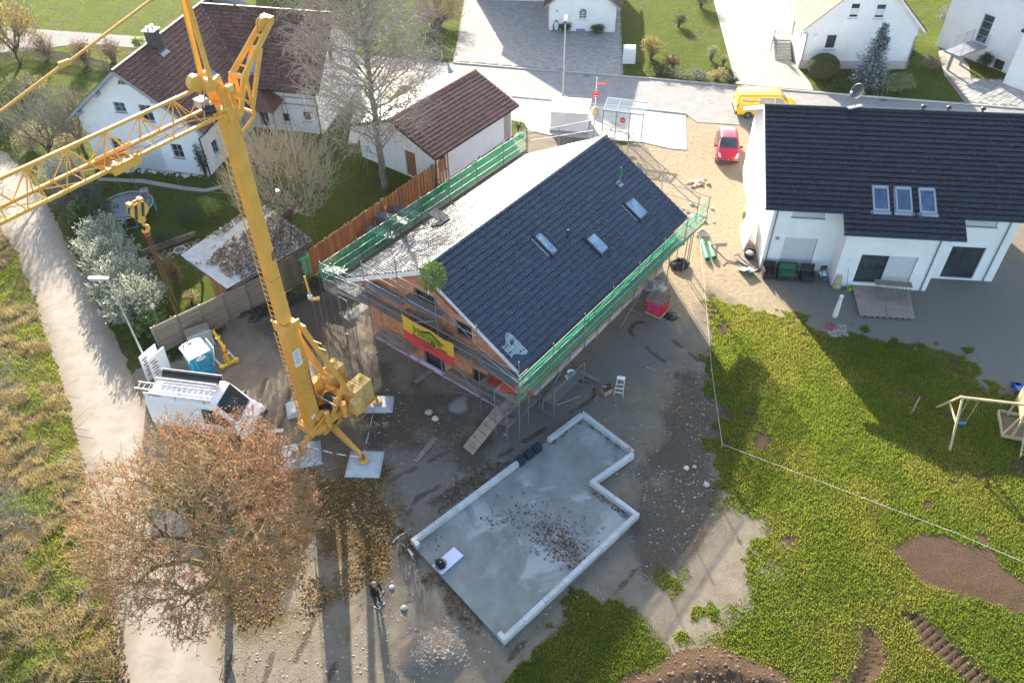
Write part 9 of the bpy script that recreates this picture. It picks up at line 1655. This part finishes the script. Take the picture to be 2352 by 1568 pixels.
# leaves on the shed roof
n = 6000; u = RNG.random(n); v = RNG.random(n); k = (fbm(u * 9, v * 9, 2.2) + 0.55 * np.clip(u * 1.4 - 0.2, 0, 1) * np.clip(2.6 * v, 0, 1)) > 0.58; A4 = [np.array(p + so) for p in (A_, B_, C_, D_)]; P = (A4[0][None] * (1 - v[:, None]) + A4[1][None] * v[:, None]) * (1 - u[:, None]) + (A4[3][None] * (1 - v[:, None]) + A4[2][None] * v[:, None]) * u[:, None]; litter('roof_leaves', P[k, 0], P[k, 1], P[k, 2] + 0.10 * (1 - u[k]) + 0.05, 0.13, mat('grey_brown_leaf', (0.20, 0.15, 0.10), 0.85, var=0.5, scale=2.5), 'dry leaves covering the shed roof')
# loose gravel
def gravel(name, x, y, size, m, lab):
    k = len(x); z = ground_height(x, y); o6 = np.array([(1, 0, 0), (-1, 0, 0), (0, 1, 0), (0, -1, 0), (0, 0, 1), (0, 0, -1)], float); s = size * (0.35 + 1.6 * RNG.random((k, 1, 1)) ** 3); V = np.stack([x, y, z + size * 0.25], 1)[:, None, :] + o6[None] * s * (0.6 + 0.8 * RNG.random((k, 1, 3))) * np.array([[[1, 1, 0.6]]])
    f = np.array([(0, 2, 4), (2, 1, 4), (1, 3, 4), (3, 0, 4)]); Fc = (f[None] + (np.arange(k) * 6)[:, None, None]).reshape(-1, 3); return stuff(fastmesh(name, V.reshape(-1, 3), Fc, m), lab, 'gravel')
M_GRV = mat('gravel_stone', (0.34, 0.30, 0.25), 0.9, scale=4, var=0.4)
x, y = scatter(PG((420,1450),(560,1000),(620,780),(820,830),(1200,1080),(1420,800),(1640,760),(1640,1200),(1440,1400),(1180,1500),(1100,1568),(500,1568)), 42); kx = ~((sdist(x, y, [sA, sF, sE, sD, sC, sB]) > -0.05)); x, y = x[kx], y[kx]; kx = fbm(x, y, 2.5) + 0.4 * RNG.random(len(x)) > 0.62; gravel('site_gravel', x[kx], y[kx], 0.030, M_GRV, 'scattered pale gravel stones on the building site')
x, y = scatter(PG((930,1440),(1060,1440),(1080,1530),(960,1560)), 160); gravel('gravel_heap', x, y, 0.035, M_GRV, 'gravel stones on the small heap at the lower edge')
x, y = scatter(PG((1900,745),(1945,745),(1950,772),(1905,775)), 260); gravel('pebble_patch', x, y, 0.05, M_GRV, 'patch of pale pebbles beside the parasol foot')
x, y = scatter(P_SOIL2, 40); gravel('soil_clods', x, y, 0.05, mat('soil_clod', (0.16, 0.10, 0.06), 0.95, var=0.3), 'lumps of brown soil on the heap at the lower edge')
x, y = scatter(PG((220,378),(480,402),(480,412),(220,388)), 26); gravel('house_foot_stones', x, y, 0.14, M_RUB, 'rounded stones along the foot of the brown-roofed house'); x, y = scatter(PG((1040,392),(1200,300),(1206,306),(1046,400)), 22); gravel('garage_foot_stones', x, y, 0.16, M_RUB, 'rounded stones along the foot of the garage')
# ================================================================ PERSON AND BICYCLE
def person():
    p = G(868, 1387); t = thing('person', 'person in black hoodie and dark trousers standing with a remote in both hands', 'person', p, R(-25))
    J = dict(pel=(0, 0, 0.95, .135), sp1=(0.0, 0, 1.10, .135), ch=(0.0, 0, 1.30, .155), ch2=(0.02, 0, 1.42, .13), nk=(0.05, 0, 1.53, .06), hd0=(0.09, 0, 1.61, .085), hd1=(0.10, 0, 1.70, .098), hd2=(0.09, 0, 1.765, .06))
    for s, k in ((1, 'l'), (-1, 'r')):
        J.update({'sh' + k: (0.02, s * .19, 1.43, .072), 'el' + k: (0.06, s * .27, 1.15, .055), 'wr' + k: (0.30, s * .12, 1.10, .036), 'pm' + k: (0.355, s * .095, 1.115, .034), 'hp' + k: (0.0, s * .10, 0.90, .105), 'kn' + k: (0.03 + 0.02 * s, s * .105, 0.50, .075), 'an' + k: (-0.01 + 0.03 * s, s * .11, 0.10, .052), 'ft' + k: (0.07 + 0.03 * s, s * .12, 0.045, .045), 'to' + k: (0.17 + 0.03 * s, s * .13, 0.035, .038)})
        for i in range(4): J['f%s%d' % (k, i)] = (0.40 + 0.012 * (i < 3), s * (.105 - .02 * i), 1.135 - 0.018 * i, .011); J['g%s%d' % (k, i)] = (0.43 - 0.006 * i, s * (.075 - .02 * i), 1.12 - 0.018 * i, .009)
        J['th' + k] = (0.375, s * .06, 1.15, .012); J['tt' + k] = (0.405, s * .035, 1.155, .010)
    E = [('pel', 'sp1'), ('sp1', 'ch'), ('ch', 'ch2'), ('ch2', 'nk'), ('nk', 'hd0'), ('hd0', 'hd1'), ('hd1', 'hd2')]
    for k in 'lr':
        E += [('ch2', 'sh' + k), ('sh' + k, 'el' + k), ('el' + k, 'wr' + k), ('wr' + k, 'pm' + k), ('pel', 'hp' + k), ('hp' + k, 'kn' + k), ('kn' + k, 'an' + k), ('an' + k, 'ft' + k), ('ft' + k, 'to' + k), ('pm' + k, 'th' + k), ('th' + k, 'tt' + k)]
        for i in range(4): E += [('pm' + k, 'f%s%d' % (k, i)), ('f%s%d' % (k, i), 'g%s%d' % (k, i))]
    names = list(J); idx = {n: i for i, n in enumerate(names)}; me = bpy.data.meshes.new('body'); me.from_pydata([J[n][:3] for n in names], [(idx[a], idx[b]) for a, b in E], []); ob = bpy.data.objects.new('body', me); COL.objects.link(ob)
    md = ob.modifiers.new('skin', 'SKIN'); md.use_smooth_shade = True
    for i, n in enumerate(names): sv = me.skin_vertices[0].data[i]; sv.radius = (J[n][3], J[n][3]); sv.use_root = (n == 'pel')
    sb = ob.modifiers.new('sub', 'SUBSURF'); sb.levels = 2; sb.render_levels = 2
    dg = bpy.context.evaluated_depsgraph_get(); m2 = bpy.data.meshes.new_from_object(ob.evaluated_get(dg)); bpy.data.objects.remove(ob)
    skin = mat('skin', (0.50, 0.27, 0.19), 0.6, var=0.08); hood = mat('black_hoodie', (0.010, 0.010, 0.013), 0.85, bump=0.3); trou = mat('dark_trousers', (0.018, 0.020, 0.028), 0.85); shoe = mat('navy_shoe', (0.015, 0.02, 0.045), 0.6)
    m2.materials.clear(); [m2.materials.append(x) for x in (hood, trou, skin, shoe)]
    for f in m2.polygons:
        c = f.center; f.material_index = 2 if (c.z > 1.545 or c.x > 0.315) else (3 if c.z < 0.095 else (1 if c.z < 0.97 and abs(c.x) < 0.25 else 0)); f.use_smooth = True
    b = inst('body', m2, t, Matrix.Identity(4))
    hair = mat('fair_hair', (0.30, 0.18, 0.085), 0.7, bump=0.5, bscale=120); q = MB(); rings = []
    for a in (-0.25, 0.2, 0.6, 1.0, 1.35, 1.55): rings.append([Vector((0.085 + 0.112 * math.cos(a) * math.cos(w) - 0.012, 0.098 * math.cos(a) * math.sin(w), 1.705 + 0.105 * math.sin(a) + (0.035 if math.cos(w) > 0.5 and a < 0.3 else 0))) for w in np.linspace(0, 6.283, 17)[:-1]])
    q.loft(rings); q.build('hair', hair, b, smooth=True)
    for s in (-1, 1): MB().lathe((0.192, s * 0.035, 1.685), [(0.012, -0.006), (0.012, 0.006)], 8).build('eye', M_NUM, b); MB().box((0.10, s * 0.100, 1.67), (0.035, 0.02, 0.06)).build('ear', skin, b, bevel=0.008); MB().box((0.075 + 0.03 * s, s * 0.125, 0.012), (0.28, 0.10, 0.024)).build('sole', M_WP, b, bevel=0.008); MB().tube((0.13, s * 0.03, 1.42), (0.15, s * 0.035, 1.30), 0.006, n=5).build('drawstring', M_WP, b)
    MB().add([(0.195, 0, 1.69), (0.195, -0.014, 1.645), (0.195, 0.014, 1.645), (0.222, 0, 1.648)], [(0, 1, 3), (0, 3, 2), (1, 2, 3), (0, 2, 1)]).build('nose', skin, b); MB().box((0.186, 0, 1.618), (0.01, 0.05, 0.01)).build('mouth', mat('lip', (0.35, 0.12, 0.1), 0.6), b)
    q = MB(); q.loft([[Vector((-0.10 + r_ * math.cos(w), 1.3 * r_ * math.sin(w), z)) for w in np.linspace(0, 6.283, 13)[:-1]] for r_, z in ((0.06, 1.42), (0.09, 1.46), (0.085, 1.52), (0.05, 1.55))]); q.build('hood', hood, b, smooth=True)
    M = root_matrix(t); r = thing('remote_control', 'dark handheld remote held by the standing person', 'remote', M @ Vector((0.43, 0, 1.135)), R(-25)); MB().box((0, 0, 0), (0.09, 0.17, 0.035)).build('case', M_FRAMED, r, bevel=0.008); MB().box((0.02, 0, 0.05), (0.02, 0.14, 0.075)).build('screen', M_PANE, r)
    for s in (-1, 1): MB().tube((-0.01, s * 0.045, 0.017), (-0.01, s * 0.045, 0.04), 0.006, n=6).build('stick', M_NUM, r)
person()
fa, ra = G(916, 1241), G(960, 1296); d = fa - ra; mid = (fa + ra) / 2; t = thing('bicycle', 'dark mountain bike leaning against the open corner of the slab', 'bicycle', (mid.x, mid.y, 0), math.atan2(d.y, d.x)); WBS = min(1.12, max(1.0, d.length * 0.8)); LEAN = Matrix.Rotation(R(-9), 4, 'X')
M_BK = mat('bike_frame', (0.02, 0.022, 0.026), 0.4, spec=0.5)
def bk(name, f, m=M_BK, par=None): q = MB(); f(q); q.xf(LEAN); return q.build(name, m, par or t)
h = WBS / 2
for x in (h, -h):
    w = bk('wheel', lambda q: q.path([(x + 0.335 * math.cos(a), 0, 0.36 + 0.335 * math.sin(a)) for a in np.linspace(0, 6.283, 27)], 0.027, 6), mat('tyre_rubber', (0.02, 0.02, 0.02), 0.85)); bk('rim', lambda q: q.path([(x + 0.30 * math.cos(a), 0, 0.36 + 0.30 * math.sin(a)) for a in np.linspace(0, 6.283, 25)], 0.012, 5), M_RIMS, w); bk('spokes', lambda q: [q.tube((x, 0.02 * (-1) ** k, 0.36), (x + 0.3 * math.cos(a), 0, 0.36 + 0.3 * math.sin(a)), 0.003, n=3) for k, a in enumerate(np.linspace(0, 6.283, 21)[:-1])], M_ALU, w); bk('hub', lambda q: q.tube((x, -0.05, 0.36), (x, 0.05, 0.36), 0.03, n=8), M_RIMS, w)
bk('frame', lambda q: (q.tube((-0.08, 0, 0.33), (h - 0.16, 0, 0.74), 0.028, n=7), q.tube((-0.20, 0, 0.78), (h - 0.18, 0, 0.82), 0.022, n=7), q.tube((-0.08, 0, 0.33), (-0.22, 0, 0.86), 0.02, n=7), q.tube((-0.08, 0.03, 0.33), (-h, 0.06, 0.36), 0.013, n=6), q.tube((-0.08, -0.03, 0.33), (-h, -0.06, 0.36), 0.013, n=6), q.tube((-0.19, 0.02, 0.77), (-h, 0.06, 0.36), 0.011, n=6), q.tube((-0.19, -0.02, 0.77), (-h, -0.06, 0.36), 0.011, n=6), q.tube((h - 0.15, 0, 0.70), (h - 0.21, 0, 0.92), 0.025, n=7)))
bk('fork', lambda q: (q.tube((h, 0.06, 0.36), (h - 0.13, 0.06, 0.68), 0.018, n=6), q.tube((h, -0.06, 0.36), (h - 0.13, -0.06, 0.68), 0.018, n=6), q.tube((h - 0.13, -0.07, 0.68), (h - 0.13, 0.07, 0.68), 0.02, n=6)), M_RIMS); bk('handlebar', lambda q: (q.path([(h - 0.26, -0.36, 0.98), (h - 0.18, -0.1, 0.97), (h - 0.18, 0.1, 0.97), (h - 0.26, 0.36, 0.98)], 0.015, 6), q.tube((h - 0.21, 0, 0.92), (h - 0.17, 0, 0.97), 0.02, n=6)), M_SILL); bk('saddle', lambda q: q.loft([[Vector((x, y * w, z + 0.93)) for y, z in ((-1, 0), (1, 0), (0.7, 0.05), (-0.7, 0.05))] for x, w in ((-0.38, 0.075), (-0.25, 0.065), (-0.10, 0.02))]), mat('saddle', (0.02, 0.02, 0.02), 0.6))
bk('mudguard', lambda q: q.beam((-0.30, 0, 0.80), (-h - 0.15, 0, 0.80), 0.09, 0.012), mat('pale_mudguard', (0.40, 0.36, 0.33), 0.5)); bk('crankset', lambda q: (q.lathe((0, 0, 0), [(0.095, -0.006), (0.095, 0.006)], 16), q.beam((0, 0, 0), (0.14, -0.10, 0.05), 0.02, 0.015), q.beam((0, 0, 0), (-0.14, 0.10, -0.05), 0.02, 0.015)) and q.xf(Matrix.Translation((-0.08, -0.05, 0.33)) @ Matrix.Rotation(R(90), 4, 'X')), M_RIMS); bk('pedals', lambda q: (q.box((0.06, -0.15, 0.42), (0.09, 0.09, 0.02)), q.box((-0.22, 0.15, 0.24), (0.09, 0.09, 0.02)))); bk('bottle', lambda q: q.tube((0.03, 0, 0.47), (0.16, 0, 0.62), 0.037, n=8), M_FRAMEG)
# thin air volume added to stand in for the low sun's veiling glare
hz = MB().box((0, 60, 15.5), (960, 960, 34.0)).build('glare_haze', None); stuff(hz, 'thin added air veil standing in for the low sun glare', 'glare_haze'); hm_ = bpy.data.materials.new('glare_air'); hm_.use_nodes = True; hn_ = hm_.node_tree
hn_.nodes.remove(hn_.nodes['Principled BSDF']); pv = hn_.nodes.new('ShaderNodeVolumePrincipled'); pv.inputs['Color'].default_value = (0.92, 0.96, 1.0, 1); pv.inputs['Density'].default_value = 0.00011; pv.inputs['Anisotropy'].default_value = 0.65; hn_.links.new(pv.outputs[0], hn_.nodes['Material Output'].inputs['Volume']); hz.data.materials.append(hm_)
